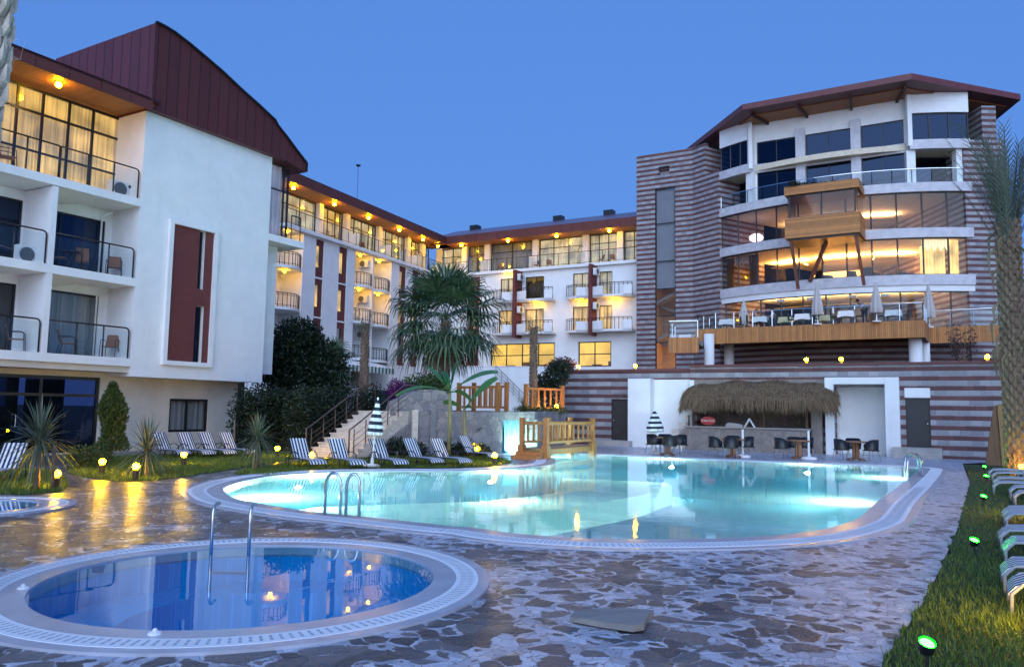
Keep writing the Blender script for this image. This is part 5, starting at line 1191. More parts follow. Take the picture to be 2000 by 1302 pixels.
MB().add(vs, [(3 * i + j, 3 * i + 3 + j, 3 * i + 4 + j, 3 * i + 1 + j) for i in range(n) for j in (0, 1)]).build('water_sheet', m_fall, Wf, smooth=True)
MB().box(xf0 - .1, xf1 + .02, .66, .8, -.2, 1.36).build('backing', m_pool, Wf)
# --- mid terrace ground behind these walls
mid_poly = [fS.w(-.2, NS * TR + .5), fS.w(wS + .1, NS * TR + .5), fN.w(-.1, .7), fN.w(xe + .3, .7), fN.w(xf1 + 3.2, 3.9), fW.w(xL, -.3) , fW.w(xL + .3, 8), Vector((16, 66, 0)), Vector((-6, 76, 0)), Vector((-22, 50, 0)), Vector((-12.5, 36, 0)), Vector((-9.2, 31, 0))]
MB().prism(ccw([(p.x, p.y) for p in mid_poly]), -.3, 1.6).build('garden_terrace_ground', m_soil)['kind'] = 'structure'
# white garden wall below the corner wing, and its handrail
gA, gB = gp(918, 715, 5.15), gp(1096, 716, 5.15); gw_ = thing('garden_wall', 'long white garden wall below the lit ground floor of the corner wing', 'wall', (gA.x, gA.y, 0), math.atan2(gB.y - gA.y, gB.x - gA.x))
Lg = (gB - gA).length; MB().box(-3, Lg + 1, 0, .3, 1.0, 5.1).build('wall_face', m_white, gw_); MB().box(-3, Lg + 1, -.04, .34, 5.103, 5.18).build('coping', m_white, gw_)
q0, q1 = gp(955, 715, 5.0), gp(1022, 780, 2.6)
hr = thing('handrail', 'thin grey steel handrail sloping down in front of the white garden wall', 'handrail', (gA.x, gA.y, 0), gw_.rotation_euler.z)
xx0, xx1 = 2.2, Lg * .62; t = MB()
for m in (1.0, .7, .45, .2): t.tube([(xx0, -.3, 4.2 + m), (xx1, -.3, 1.9 + m)], .03 if m == 1 else .015, 6)
for k in range(6): x = xx0 + (xx1 - xx0) * k / 5; z = 4.2 - 2.3 * k / 5; t.tube([(x, -.3, z), (x, -.3, z + 1)], .022, 6)
t.build('rail', M('grey_rail', (.25, .22, .21), .4), hr)
# --- timber bridge
fG = Frame(gp(1066, 897), math.degrees(math.atan2((gp(1157, 888) - gp(1066, 897)).y, (gp(1157, 888) - gp(1066, 897)).x)))
LB = (gp(1157, 888) - gp(1066, 897)).length; WBR = 1.0
Bg = thing('timber_bridge', 'small timber footbridge with railings over the pool channel', 'bridge', fG.o, fG.a)
bd = MB()
for k in range(int(LB / .14)): bd.box(k * .14 + .01, k * .14 + .13, .05, WBR - .05, .36, .40)
bd.build('deck', M('wet_deck_board', (.22, .17, .15), .35, .2, 4), Bg)
for y in (.0, WBR): MB().box(-.1, LB + .1, y - .04, y + .04, .16, .36).build('beam', m_wood, Bg)
for y in (.0, WBR):
    for x in ((0, LB) if y == 0 else (0, LB * .52, LB)): MB().box(x - .08, x + .08, y - .08, y + .08, -.05, 1.48).box(x - .13, x + .13, y - .12, y + .12, -.05, .5).build('post', m_wood, Bg)
    MB().box(.08, LB - .08, y - .035, y + .035, 1.22, 1.33).build('top_rail', m_wood, Bg); MB().box(.08, LB - .08, y - .035, y + .035, .55, .64).build('bottom_rail', m_wood, Bg)
    for k in range(1, 9): x = LB * k / 9; MB().box(x - .035, x + .035, y - .03, y + .03, .642, 1.218).build('baluster', m_wood, Bg)
for k in range(2): MB().box(-.62 + .3 * k, -.3 + .3 * k - .01 + .1, -.02, WBR + .1, -.05, .14 + .13 * k).build('step', m_wood, Bg)
def fence(label, p, q, h, nb, z, name='timber_fence'):
    d = q - p; F = thing(name, label, 'fence', (p.x, p.y, z), math.atan2(d.y, d.x)); L = Vector((d.x, d.y)).length
    for x in (0, L): MB().box(x - .08, x + .08, -.08, .08, -.3, h + .2).build('post', m_wood, F)
    MB().box(.08, L - .08, -.035, .035, h - .06, h + .05).build('top_rail', m_wood, F); MB().box(.08, L - .08, -.035, .035, .18, .28).build('bottom_rail', m_wood, F)
    for k in range(1, nb): x = L * k / nb; MB().box(x - .04, x + .04, -.03, .03, .282, h - .062).build('baluster', m_wood, F)
    return F
fence('timber fence on the upper bank beside the fan palm trunk', atY(896, 800, 36), atY(972, 800, 34.5), 1.12, 7, 1.62)
fence('second timber fence just behind, running to the handrail', atY(925, 798, 38.5), atY(989, 798, 37), 1.22, 6, 1.62)
fence('timber fence on the upper bank under the lit garden lamp', atY(1027, 800, 36), atY(1098, 800, 37.5), 1.12, 6, 1.62)
# reed screens leaning on the wall end
m_reed = seams('reed_mat', (.40, .22, .08), 0, .03, .8, .25, 0, .6, .3)
pr0, pr1, pr2 = gp(1925, 908), gp(1990, 908), gp(1948, 905)
Rs = thing('reed_screen', 'two leaning dry reed mats at the date palm end of the banded wall', 'screen', (pr0.x, pr0.y, 0), fW.a + .25)
MB().add([(0, 0, 0), (.55, -.1, 0), (.62, .5, 2.2), (.50, .5, 2.2), (0, .06, 0), (.55, -.04, 0), (.62, .56, 2.2), (.5, .56, 2.2)], [(0, 1, 2, 3), (7, 6, 5, 4), (0, 4, 5, 1), (1, 5, 6, 2), (2, 6, 7, 3), (3, 7, 4, 0)]).build('reed_mat', seams('reed_mat_dark', (.20, .11, .05), 0, .03, .8, .25, 0, .6, .3), Rs)
MB().add([(.5, -.15, 0), (1.5, -.2, 0), (1.42, .4, 2.28), (.6, .42, 2.25), (.5, -.09, 0), (1.5, -.14, 0), (1.42, .46, 2.28), (.6, .48, 2.25)], [(0, 1, 2, 3), (7, 6, 5, 4), (0, 4, 5, 1), (1, 5, 6, 2), (2, 6, 7, 3), (3, 7, 4, 0)]).build('reed_mat', m_reed, Rs)

# ================================================================ plants
m_leafdark = leafmat('dark_leaf', (.005, .012, .005), (.02, .036, .014))
m_leafmid = leafmat('green_leaf', (.018, .04, .012), (.07, .11, .03))
m_palmleaf = leafmat('fan_palm_leaf', (.022, .055, .026), (.085, .14, .07), .35)
m_yucca = leafmat('sword_leaf', (.05, .07, .045), (.16, .18, .11), .5)
m_banana = leafmat('banana_leaf', (.03, .12, .035), (.08, .22, .06), .35)
m_date = leafmat('date_palm_leaf', (.045, .06, .045), (.11, .12, .09), .6)
m_boug = leafmat('magenta_bracts', (.05, .004, .05), (.15, .012, .13), .6)
m_bark = M('palm_bark', (.19, .13, .09), .95, .4, 9, .9, 14, stretch=(1, 1, .4))
m_barkpale = M('pale_fibre_bark', (.72, .62, .48), .95, .3, 11, 1., 16, stretch=(1, 1, .5))
m_stem = M('green_stem', (.24, .22, .09), .6, .3, 5, stretch=(3, 3, .5))
class Leaves:                                   # many small faces in one mesh
    def __init__(s): s.v = []; s.f = []
    def card(s, c, d, n, L, W):
        side = d.cross(n); 
        if side.length < 1e-4: return
        side = side.normalized() * (W / 2); b = len(s.v)
        s.v += [c, c + d * L * .5 + side, c + d * L, c + d * L * .5 - side]; s.f.append((b, b + 1, b + 2, b + 3))
    def strip(s, pts, widths, nrm=Vector((0, 0, 1))):
        b = len(s.v); k = len(pts)
        for i, p in enumerate(pts):
            d = (pts[min(i + 1, k - 1)] - pts[max(i - 1, 0)]); side = d.cross(nrm)
            side = side.normalized() * widths[i] / 2 if side.length > 1e-5 else Vector((widths[i] / 2, 0, 0)); s.v += [p - side, p + side]
        s.f += [(b + 2 * i, b + 2 * i + 1, b + 2 * i + 3, b + 2 * i + 2) for i in range(k - 1)]
    def build(s, name, m, parent):
        me = bpy.data.meshes.new(name); me.from_pydata([tuple(v) for v in s.v], [], s.f); me.materials.append(m); me.update()
        o = bpy.data.objects.new(name, me); COL.objects.link(o); o.parent = parent; return o
def rvec(r): 
    while True:
        v = Vector((r.uniform(-1, 1), r.uniform(-1, 1), r.uniform(-1, 1)))
        if .05 < v.length < 1: return v.normalized()
def bush(name, label, cat, loc, blobs, n, L, m, seed, trunk=None, group=None, part='foliage', flat=0.):
    """blobs: (x, y, z, rx, ry, rz) clumps; leaves sit mostly in the outer shell of each clump"""
    r = random.Random(seed); o = thing(name, label, cat, loc, 0, group); lv = Leaves()
    vol = [b[3] * b[4] * b[5] for b in blobs]; tot = sum(vol)
    for b, w in zip(blobs, vol):
        for i in range(int(n * w / tot)):
            u = rvec(r); k = r.uniform(.55, 1.08) if r.random() < .85 else r.uniform(.2, .6); c = Vector((b[0] + u.x * b[3] * k, b[1] + u.y * b[4] * k, b[2] + u.z * b[5] * k))
            if c.z < .02: continue
            d = (u * .6 + rvec(r) * .9 + Vector((0, 0, .25))).normalized(); lv.card(c, d, rvec(r), L * r.uniform(.6, 1.3), L * r.uniform(.35, .6))
    lv.build(part, m, o)
    t = MB()
    for b in (trunk or [((0, 0, 0), (0, 0, blobs[0][2]), .04)]): t.tube([b[0], (Vector(b[0]) + Vector(b[1])) / 2 + Vector((.02, .02, 0)), b[1]], [b[2], b[2] * .8, b[2] * .5], 6)
    t.build('stem', m_bark, o, smooth=True); return o
# --- fan palm in the middle
def fan_leaf(lv, base, d, L, R, r, droop=.3, nb=22):
    tip = base + d * L; up = Vector((0, 0, 1)); side = d.cross(up).normalized() if abs(d.z) < .98 else Vector((1, 0, 0)); nrm = side.cross(d).normalized()
    q = base + d * L * .5 + Vector((0, 0, .05)); lv.strip([base, q, tip], [.045, .035, .03], nrm)
    for k in range(nb):
        a = -2.3 + 4.6 * k / (nb - 1) + r.uniform(-.04, .04); w = (d * math.cos(a) + side * math.sin(a)).normalized(); l = R * (1 - .18 * (abs(a) / 2.3) ** 2) * r.uniform(.85, 1.1)
        p1 = tip + w * l * .5 + nrm * .04 * math.cos(a * 3); p2 = tip + w * l * .85 - Vector((0, 0, droop * l * .28)); p3 = tip + w * l * .98 - Vector((0, 0, droop * l * .75))
        lv.strip([tip, p1, p2, p3], [.02, .075 * R, .04 * R, .006], nrm)
def fan_palm(label, loc, h, nl, L, R, seed, skirt=10, tr=.2):
    r = random.Random(seed); o = thing('fan_palm', label, 'palm tree', loc, 0); t = MB()
    t.tube([(0, 0, -.1), (.04, 0, h * .4), (0, .03, h)], [tr * 1.35, tr, tr * .9], 12)
    for i in range(90):                       # old leaf bases
        a = r.uniform(0, 6.28); z = r.uniform(.1, h); u = Vector((math.cos(a), math.sin(a), 0)); t.tube([u * tr * .8 + Vector((0, 0, z)), u * tr * 1.35 + Vector((0, 0, z + .16))], [.05, .02], 5)
    t.build('trunk', m_bark, o); lv = Leaves()
    for i in range(nl):
        f = i / nl; el = 1.45 - 2.15 * f ** .9 + r.uniform(-.12, .12); az = i * 2.39996 + r.uniform(-.2, .2)
        d = Vector((math.cos(az) * math.cos(el), math.sin(az) * math.cos(el), math.sin(el))); fan_leaf(lv, Vector((0, 0, h - .25 * f)), d, L * r.uniform(.8, 1.1), R * r.uniform(.85, 1.1), r, .34 + .65 * f)
    lv.build('crown', m_palmleaf, o)
    if skirt:
        lv = Leaves()
        for i in range(skirt):
            az = r.uniform(0, 6.28); d = Vector((math.cos(az) * .45, math.sin(az) * .45, -.9)).normalized(); fan_leaf(lv, Vector((0, 0, h - .35)), d, L * .7, R * .7, r, .7, 14)
        lv.build('dead_fronds', leafmat('dry_palm_leaf', (.08, .055, .03), (.15, .11, .06)), o)
    return o
pz = atY(868, 700, 37.0)
fan_palm('big fan palm with a full shaggy crown in front of the corner of the wings', (pz.x, pz.y, 1.6), atY(870, 625, 37).z - 1.6, 60, 1.85, 1.36, 5, 24, .24)
ps = atY(655, 700, 38.5)
fan_palm('small ragged fan palm with few leaves beside the dark tree', (ps.x, ps.y, 1.6), 2.3, 13, .7, .75, 8, 6, .14)
def slim_palm(label, px, Y, ytop, seed, n):
    r = random.Random(seed); b = atY(px, 780, Y); h = atY(px, ytop, Y).z - 1.6; o = thing('slim_palm', label, 'palm tree', (b.x, b.y, 1.6), 0); t = MB()
    t.tube([(0, 0, -.1), (.05, 0, h * .35), (-.03, 0, h * .7), (.03, 0, h)], [.19, .16, .15, .12], 12)
    for i in range(260):
        a = i * 2.4 + r.uniform(-.1, .1); z = h * (i / 260); u = Vector((math.cos(a), math.sin(a), 0)); t.tube([u * .12 + Vector((0, 0, z)), u * .21 + Vector((0, 0, z + .11))], [.05, .02], 4)
    t.build('trunk', m_bark, o); lv = Leaves()
    for i in range(n):
        az = r.uniform(0, 6.28); el = r.uniform(-.6, 1.2); d = Vector((math.cos(az) * math.cos(el), math.sin(az) * math.cos(el), math.sin(el)))
        p = Vector((.03, 0, h - .15)); l = r.uniform(.5, 1.0)
        for j in range(10): f = j / 10; q = p + d * l * f; s = rvec(r); lv.strip([q, q + (d * .6 + s * .6).normalized() * .28, q + (d * .5 + s * .5 - Vector((0, 0, .5))).normalized() * .42], [.012, .02, .003])
    lv.build('crown', m_yucca, o); return o
slim_palm('slim rough palm trunk with a cropped top in front of the green striped awning', 709, 36.0, 632, 11, 9)
slim_palm('slim rough palm trunk with a cropped leaning top before the lit corner wing windows', 1041, 37.5, 640, 12, 7)
# --- date palm at the far end of the wall (its crown is tied up), and a fibrous trunk close by
pd = atY(1988, 880, 24.5); o = thing('date_palm', 'tall date palm with a green-lit scaly trunk and bound grey fronds by the reed mats', 'palm tree', (pd.x, pd.y, 0)); t = MB(); hD = atY(1985, 430, 24.5).z; rD = .30; r = random.Random(4)
t.tube([(0, 0, -.1), (0, 0, hD * .5), (0, 0, hD)], [rD, rD * .92, rD * .95], 14)
for row in range(int(hD / .17)):
    for k in range(9):
        a = 2 * math.pi * (k + .5 * (row % 2)) / 9; u = Vector((math.cos(a), math.sin(a), 0)); z = row * .17; t.tube([u * rD * .85 + Vector((0, 0, z)), u * rD * 1.10 + Vector((0, 0, z + .13)), u * rD * 1.02 + Vector((0, 0, z + .22))], [.085, .065, .03], 5)
t.build('trunk', m_bark, o); lv = Leaves()
for i in range(60):
    az = r.uniform(0, 6.28); sp = r.uniform(.04, .42); L = r.uniform(2.2, 3.6); base = Vector((.2 * math.cos(az), .2 * math.sin(az), hD - r.uniform(0, 1.2))); u = Vector((math.cos(az), math.sin(az), 0)); pts = [base + u * (sp * L * f + .5 * sp * f * f) + Vector((0, 0, L * f * (1 - .12 * f))) for f in [j / 16 for j in range(17)]]
    lv.strip(pts, [.03] * 17, u)
    for j in range(2, 17):
        d = (pts[j] - pts[j - 1]).normalized(); sd = d.cross(u).normalized()
        for s in (-1, 1):
            w = (d * .9 + sd * s * .55 + u * .12).normalized(); lv.strip([pts[j], pts[j] + w * .22, pts[j] + w * .42 - Vector((0, 0, .03))], [.02, .022, .004], u)
lv.build('crown', m_date, o); lv = Leaves()
for i in range(26):                            # dry fibre hanging on the trunk
    az = r.uniform(2.2, 5.2); z = hD - r.uniform(.2, 4.6); u = Vector((math.cos(az), math.sin(az), 0)); p = u * .32 + Vector((0, 0, z)); lv.strip([p, p + u * .25 - Vector((0, 0, .25)), p + u * .22 - Vector((0, 0, .9))], [.07, .10, .02], u.cross(Vector((0, 0, 1))))
lv.build('dry_fibre', leafmat('dry_fibre_leaf', (.12, .09, .05), (.25, .2, .12)), o)
pl_ = atY(-36, 140, 7.0); o = thing('fibrous_palm', 'pale fibrous palm trunk cut off by the photo edge in front of the balconies', 'palm tree', (pl_.x, pl_.y, 0)); t = MB(); r = random.Random(9)
zz = [0, 1.5, 2.6, 3.4, 4.2, 4.7, 5.2, 6.0]; t.tube([(-.16, 0, 0), (-.15, 0, 1.5), (-.13, 0, 2.6), (-.10, 0, 3.3), (-.05, 0, 3.9), (.0, 0, 4.5), (.02, 0, 5.2), (.03, 0, 6.2)], [.16, .13, .12, .13, .16, .17, .15, .15], 14)
for i in range(420):
    a = i * 2.4; z = .1 + 6 * i / 420; xo = -.16 + .19 * min(1, max(0, (z - 2.4) / 2.2)); u = Vector((math.cos(a), math.sin(a), 0)); q = Vector((xo, 0, z)) + u * .12; k = r.uniform(.02, .07); t.tube([q, q + u * k + Vector((0, 0, .07)), q + u * (k + .02) + Vector((0, 0, .2))], [.05, .035, .008], 5)
t.build('trunk', m_barkpale, o); lv = Leaves()
for i in range(160):
    a = r.uniform(0, 6.28); z = r.choice([r.uniform(4.4, 5.2), r.uniform(3.2, 3.35), r.uniform(2.0, 2.3)]); u = Vector((math.cos(a), math.sin(a), 0)); xo = -.16 + .19 * min(1, max(0, (z - 2.4) / 2.2)); q = Vector((xo, 0, z)) + u * .14; lv.strip([q, q + (u + rvec(r) * .6) * .09, q + (u + rvec(r)) * .16], [.006, .004, .001], rvec(r))
lv.build('loose_fibre', m_barkpale, o)
# --- sword-leaved plants
def sword(label, loc, h, R, n, seed, group='sword-leaved plants on the lawn', cane=.05):
    r = random.Random(seed); o = thing('sword_plant', label, 'plant', loc, 0, group); MB().tube([(0, 0, -.05), (.02, 0, h * .5), (0, 0, h)], [cane * 1.3, cane, cane], 8).build('stem', m_bark, o, smooth=True); lv = Leaves()
    for i in range(n):
        az = i * 2.39996; el = 1.5 - 2.5 * (i / n) ** 1.1 + r.uniform(-.15, .15); d = Vector((math.cos(az) * math.cos(el), math.sin(az) * math.cos(el), math.sin(el))); L = R * r.uniform(.8, 1.1); b = Vector((0, 0, h + r.uniform(-.12, .12)))
        g = L * (.10 + .30 * (i / n)); lv.strip([b, b + d * L * .35, b + d * L * .7 - Vector((0, 0, g * .35)), b + d * L - Vector((0, 0, g))], [.018, .034, .026, .003], d.cross(Vector((math.sin(az), -math.cos(az), 0))))
    lv.build('foliage', m_yucca, o); return o
gA_ = gp(70, 958); sword('tall sword-leaved plant with two lit stems near the striped lounger at the photo edge', gA_, .98, .98, 150, 21)
MB().tube([(.28, .1, -.05), (.25, .1, .9)], .035, 6).build('stem', m_bark, bpy.data.objects['sword_plant'], smooth=True)
sword('spiky sword-leaved plant behind the garden lamp next to the white wall', gp(284, 930), .62, 1.0, 130, 22)
sword('spiky sword-leaved plant between the wall-side loungers and the stair lamp', gp(500, 917), .85, .82, 150, 23)
# --- cypress, low shrubs, dark tree, hedge
pc_ = gp(214, 905); r = random.Random(31); o = thing('cypress', 'slim green cypress standing against the wall beside the shop front', 'cypress tree', pc_); lv = Leaves(); hC = atY(213, 752, pc_.y).z
for i in range(5200):
    z = r.uniform(.12, 1) ** .9 * hC; f = z / hC; R = .46 * (1 - f) ** .5 * (.45 + .9 * min(1, f * 3 + .3)) * (.8 + .25 * math.sin(z * 4.2 + 1)); a = r.uniform(0, 6.28); k = r.uniform(.45, 1.05); c = Vector((math.cos(a) * R * k + .05 * math.sin(z * 2), math.sin(a) * R * k, z)); d = (Vector((math.cos(a) * .5, math.sin(a) * .5, 1)) + rvec(r) * .5).normalized(); lv.card(c, d, rvec(r), r.uniform(.08, .17), .045)
lv.build('crown', m_leafmid, o); MB().tube([(0, 0, -.1), (0, 0, hC * .8)], [.06, .02], 8).build('trunk', m_bark, o)
bush('round_shrub', 'rounded low green shrub on the grass beside the lit garden lamp', 'shrub', gp(155, 915), [(0, 0, .28, .42, .38, .32), (.3, .1, .22, .3, .3, .26)], 1500, .09, m_leafmid, 33)
bush('round_shrub', 'small rusty-stemmed shrub at the foot of the cypress', 'shrub', gp(196, 908), [(0, 0, .3, .3, .3, .36)], 700, .1, m_leafmid, 34)
pt = atY(600, 700, 38.0)
bush('dense_tree', 'dense dark evergreen tree between the gabled block and the long wing', 'tree', (pt.x, pt.y, 1.2), [(-.6, 0, 3.0, 1.5, 1.4, 1.7), (.6, .2, 2.5, 1.2, 1.2, 1.3), (-1.5, .3, 2.2, 1.2, 1.2, 1.6), (1.2, -.2, 1.7, 1.0, 1.0, 1.1), (-.3, 0, 4.0, 1.0, .9, .8), (.2, -.4, 1.2, 1.8, 1.2, 1.2)], 17000, .2, m_leafdark, 35, [((0, 0, 0), (-.5, 0, 3.2), .16), ((0, 0, 1.2), (1, .1, 2.8), .09)], part='crown')
h0, h1_ = gp(455, 884), gp(600, 884); d_ = h1_ - h0; 
hb = []; r = random.Random(36)
for i in range(16):
    f = i / 15; p = Vector((0, 0, 0)).lerp(d_ + Vector((-.1, 1.0, 0)), f); hb.append((p.x + r.uniform(-.1, .1), p.y + .9 + r.uniform(-.15, .15), 1.15, .55, .6, 1.25 + r.uniform(-.1, .12)))
bush('hedge', 'tall dark clipped hedge between the gabled block and the stone stairs', 'hedge', h0, hb, 26000, .12, m_leafdark, 37)
hb = []
for i in range(9):
    f = i / 8; p = fS.w(-1.15, .6 + f * 4.6) ; hb.append((p.x - h0.x, p.y - h0.y, 1.25 + .25 * f, .5, .55, 1.2))
bush('hedge', 'dark hedge rising along the outer railing of the stone stairs', 'hedge', h0, hb, 12000, .12, m_leafdark, 38)
def loc_at(px, py, Y): p = atY(px, py, Y); return (p.x, p.y, 1.6)
bush('bougainvillea', 'magenta bougainvillea bush spilling over the humped stone wall', 'bougainvillea', loc_at(785, 780, 33.5), [(0, 0, .65, .65, .6, .55), (-.3, .2, 1.05, .35, .4, .35), (.45, 0, .5, .45, .4, .45)], 3000, .11, m_boug, 41)
bush('round_shrub', 'green shrub with drooping branches right behind the magenta bougainvillea', 'shrub', loc_at(822, 780, 34.5), [(0, 0, .8, 1.0, .8, .8), (.6, 0, 1.2, .7, .6, .5)], 3600, .14, m_leafmid, 42)
bush('tall_shrub', 'tall dark shrub with reddish tips at the low end of the banded wall', 'shrub', loc_at(1073, 770, 39.5), [(0, 0, 1.0, .75, .7, 1.1), (.35, 0, 1.9, .6, .5, .7), (-.3, 0, 1.4, .5, .5, .6), (.7, .3, 2.2, .5, .5, .5)], 6000, .13, m_leafdark, 43)
bush('purple_shrub', 'dark purple leaved shrub on the wall top beside the lit wall lamp', 'shrub', (atY(1100, 715, 42.5).x, 42.5, 3.7), [(0, 0, .5, .7, .5, .4), (-.5, 0, .35, .5, .4, .3)], 1500, .12, leafmat('purple_leaf', (.03, .008, .02), (.08, .02, .05)), 44)
bush('round_shrub', 'low green planting under the timber fence by the small garden lamp', 'shrub', loc_at(1050, 800, 35.6), [(-.6, 0, .12, .5, .3, .2), (.2, 0, .1, .6, .3, .2), (.9, 0, .12, .5, .3, .2)], 1600, .1, m_leafmid, 45)
sword('small spiky plant on the upper bank beside the slim palm', Vector(loc_at(1022, 790, 36.2)), .35, .5, 60, 46)
# bare red-leaved little tree on the wall in front of the terrace
pt = atY(1880, 700, 39.0); r = random.Random(51); o = thing('bare_tree', 'small twiggy dark tree in front of the timber terrace near the date palm', 'tree', (pt.x, pt.y, 3.7)); t = MB(); lv = Leaves()
for i in range(16):
    a = r.uniform(0, 6.28); L = r.uniform(1.5, 2.9); p0 = Vector((r.uniform(-.08, .08), r.uniform(-.08, .08), 0)); p1 = p0 + Vector((math.cos(a) * .25, math.sin(a) * .25, L * .55)); p2 = p1 + Vector((math.cos(a) * .35, math.sin(a) * .35, L * .45)); t.tube([p0, p1, p2], [.022, .014, .005], 5)
    for j in range(46):
        f = r.uniform(.35, 1); q = p1.lerp(p2, (f - .35) / .65); q += rvec(r) * .16; lv.card(q, rvec(r), rvec(r), .13, .06)
t.build('trunk', m_bark, o); lv.build('crown', leafmat('dusky_leaf', (.03, .022, .022), (.09, .06, .06)), o)
bush('planter_hedge', 'low green trailing plants in the timber planter above the hanging glass box', 'plant', fP.w((px0 + px1) / 2, .9, zp1), [(-2 + .7 * i, .3 * math.sin(i), .06, .45, .35, .2) for i in range(7)], 1800, .16, m_leafdark, 52)
# --- banana plants
def banana(label, px, py, h, leaves, seed):
    p = gp(px, py); r = random.Random(seed); o = thing('banana_plant', label, 'banana plant', p, 0, 'banana plants'); MB().tube([(0, 0, -.1), (.02, 0, h * .5), (0, 0, h)], [.09, .075, .05], 10).build('stem', m_stem, o, smooth=True); lv = Leaves()
    for az, el, L, w in leaves:
        d = Vector((math.cos(az) * math.cos(el), math.sin(az) * math.cos(el), math.sin(el))); pts = [Vector((0, 0, h)) + d * L * f - Vector((0, 0, .55 * L * f ** 2.4 * max(0, 1 - math.sin(el) * .7))) for f in [j / 10 for j in range(11)]]
        sd = Vector((math.sin(az), -math.cos(az), 0))
        nq = Matrix.Rotation(r.uniform(-.9, .9), 3, d) @ d.cross(sd)
        lv.strip(pts, [.05, .05, .05] + [.95 * w * math.sin(math.pi * (.12 + .88 * j / 8)) ** .6 * r.uniform(.93, 1.05) + .01 for j in range(8)], nq)
        for s in (-1, 1): lv.strip([q + Vector((0, 0, .0)) + sd * s * .012 for q in pts], [.02] * 11, sd)
    lv.build('foliage', m_banana, o); return o
banana('tallest banana plant with one pale straight stem in front of the rubble wall', 876, 893, 2.35, [(2.6, .9, 1.9, .34), (3.4, .35, 2.1, .3), (.15, .7, 2.3, .38), (1.0, 1.35, 1.4, .36), (4.6, .5, 1.2, .3), (5.6, .2, 1.1, .28), (2.0, 1.0, 1.3, .3)], 61)
banana('slim banana plant right of the tallest one with a single upright leaf', 905, 890, 1.75, [(.1, .95, 2.1, .34), (3.0, .6, 1.0, .26), (5.2, .4, .9, .24)], 62)
banana('short banana plant low beside the last striped lounger', 922, 886, .75, [(.2, .35, 1.1, .28), (1.3, 1.1, 1.1, .28), (2.6, .6, .9, .26), (3.6, .3, .9, .24), (5.4, .7, .8, .24)], 63)
bush('round_shrub', 'low leafy planting at the foot of the banana plants', 'shrub', gp(893, 893), [(-.4, .2, .2, .35, .25, .3), (.3, .2, .25, .4, .25, .35), (.9, .3, .2, .3, .25, .28)], 1500, .13, m_leafdark, 64)
bush('round_shrub', 'dark low planting at the foot of the rubble wall pillar', 'shrub', gp(775, 893), [(0, .2, .25, .5, .25, .4), (.7, .2, .2, .4, .25, .3)], 1300, .12, m_leafdark, 65)

# ================================================================ loungers, parasols, tables, lamps, people
m_sling = bands('navy_white_sling', 0, .116, .5, (.78, .78, .80), (.012, .018, .06), .7, .029)
m_navy = M('navy_frame', (.012, .018, .035), .4, .2)
m_whiteframe = M('grey_frame', (.42, .44, .46), .4, .1)
def make_lounger(label, cat='sun lounger', frame=None, recline=.95):
    """head at +y, foot at -y; stripes run along its length"""
    o = thing('sun_lounger', label, cat); W_ = .29; fm = frame or m_navy
    def sheet_(pts, name, th=.018):
        m = MB(); n = len(pts); N_ = 10; vs = []
        for k in range(2):
            for (y, z) in pts:
                vs += [(-W_, y, z - th * k), (W_, y, z - th * k)]
        f = [(2 * i, 2 * i + 1, 2 * i + 3, 2 * i + 2) for i in range(n - 1)]; b = 2 * n
        f += [(b + 2 * i + 2, b + 2 * i + 3, b + 2 * i + 1, b + 2 * i) for i in range(n - 1)]
        f += [(0, b, b + 1, 1), (2 * n - 2, 2 * n - 1, b + 2 * n - 1, b + 2 * n - 2)] + [q for i in range(n - 1) for q in ((2 * i, 2 * i + 2, b + 2 * i + 2, b + 2 * i), (2 * i + 1, b + 2 * i + 1, b + 2 * i + 3, 2 * i + 3))]
        return m.add(vs, f).build(name, m_sling, o)
    bl = .78; by, bz = math.cos(recline) * bl, math.sin(recline) * bl
    sheet_([(-1.18, .20), (-1.12, .27), (-1.02, .315), (-.85, .33), (-.4, .335), (.08, .33)], 'seat')
    sheet_([(.10, .335), (.10 + by * .5, .335 + bz * .5), (.10 + by, .335 + bz)], 'backrest')
    for s in (-1, 1):
        x = s * (W_ + .02)
        MB().tube([(x, -1.16, .0), (x, -1.15, .2), (x, -1.05, .30), (x, -.8, .32), (x, .1, .32), (x, .75, .30)], .018, 8).build('side_rail', fm, o, smooth=True)
        MB().tube([(x, .08, .33), (x, .10 + by * 1.01, .335 + bz * 1.01)], .016, 8).build('back_rail', fm, o, smooth=True)
        MB().tube([(x, -.42, 0), (x + s * .03, -.40, .30), (x + s * .04, -.30, .47), (x + s * .05, -.1, .55), (x + s * .05, .15, .53), (x + s * .04, .38, .38), (x + s * .02, .5, 0)], .017, 8).build('armrest', fm, o, smooth=True)
        MB().tube([(x, .72, .30), (x, .75, 0)], .017, 6).build('leg', fm, o)
    return o
def put(proto, loc, rz, label, group, sc=.84):
    o = proto if 'used' not in proto else copy_tree(proto)
    proto['used'] = 1; o.location = loc; o.rotation_euler = (0, 0, rz); o.scale = (sc,) * 3; tag(o, label, None, group)
    if 'used' in o.keys() and o is not proto: del o['used']
    return o
Lp = make_lounger('navy and white striped lounger', recline=.98)
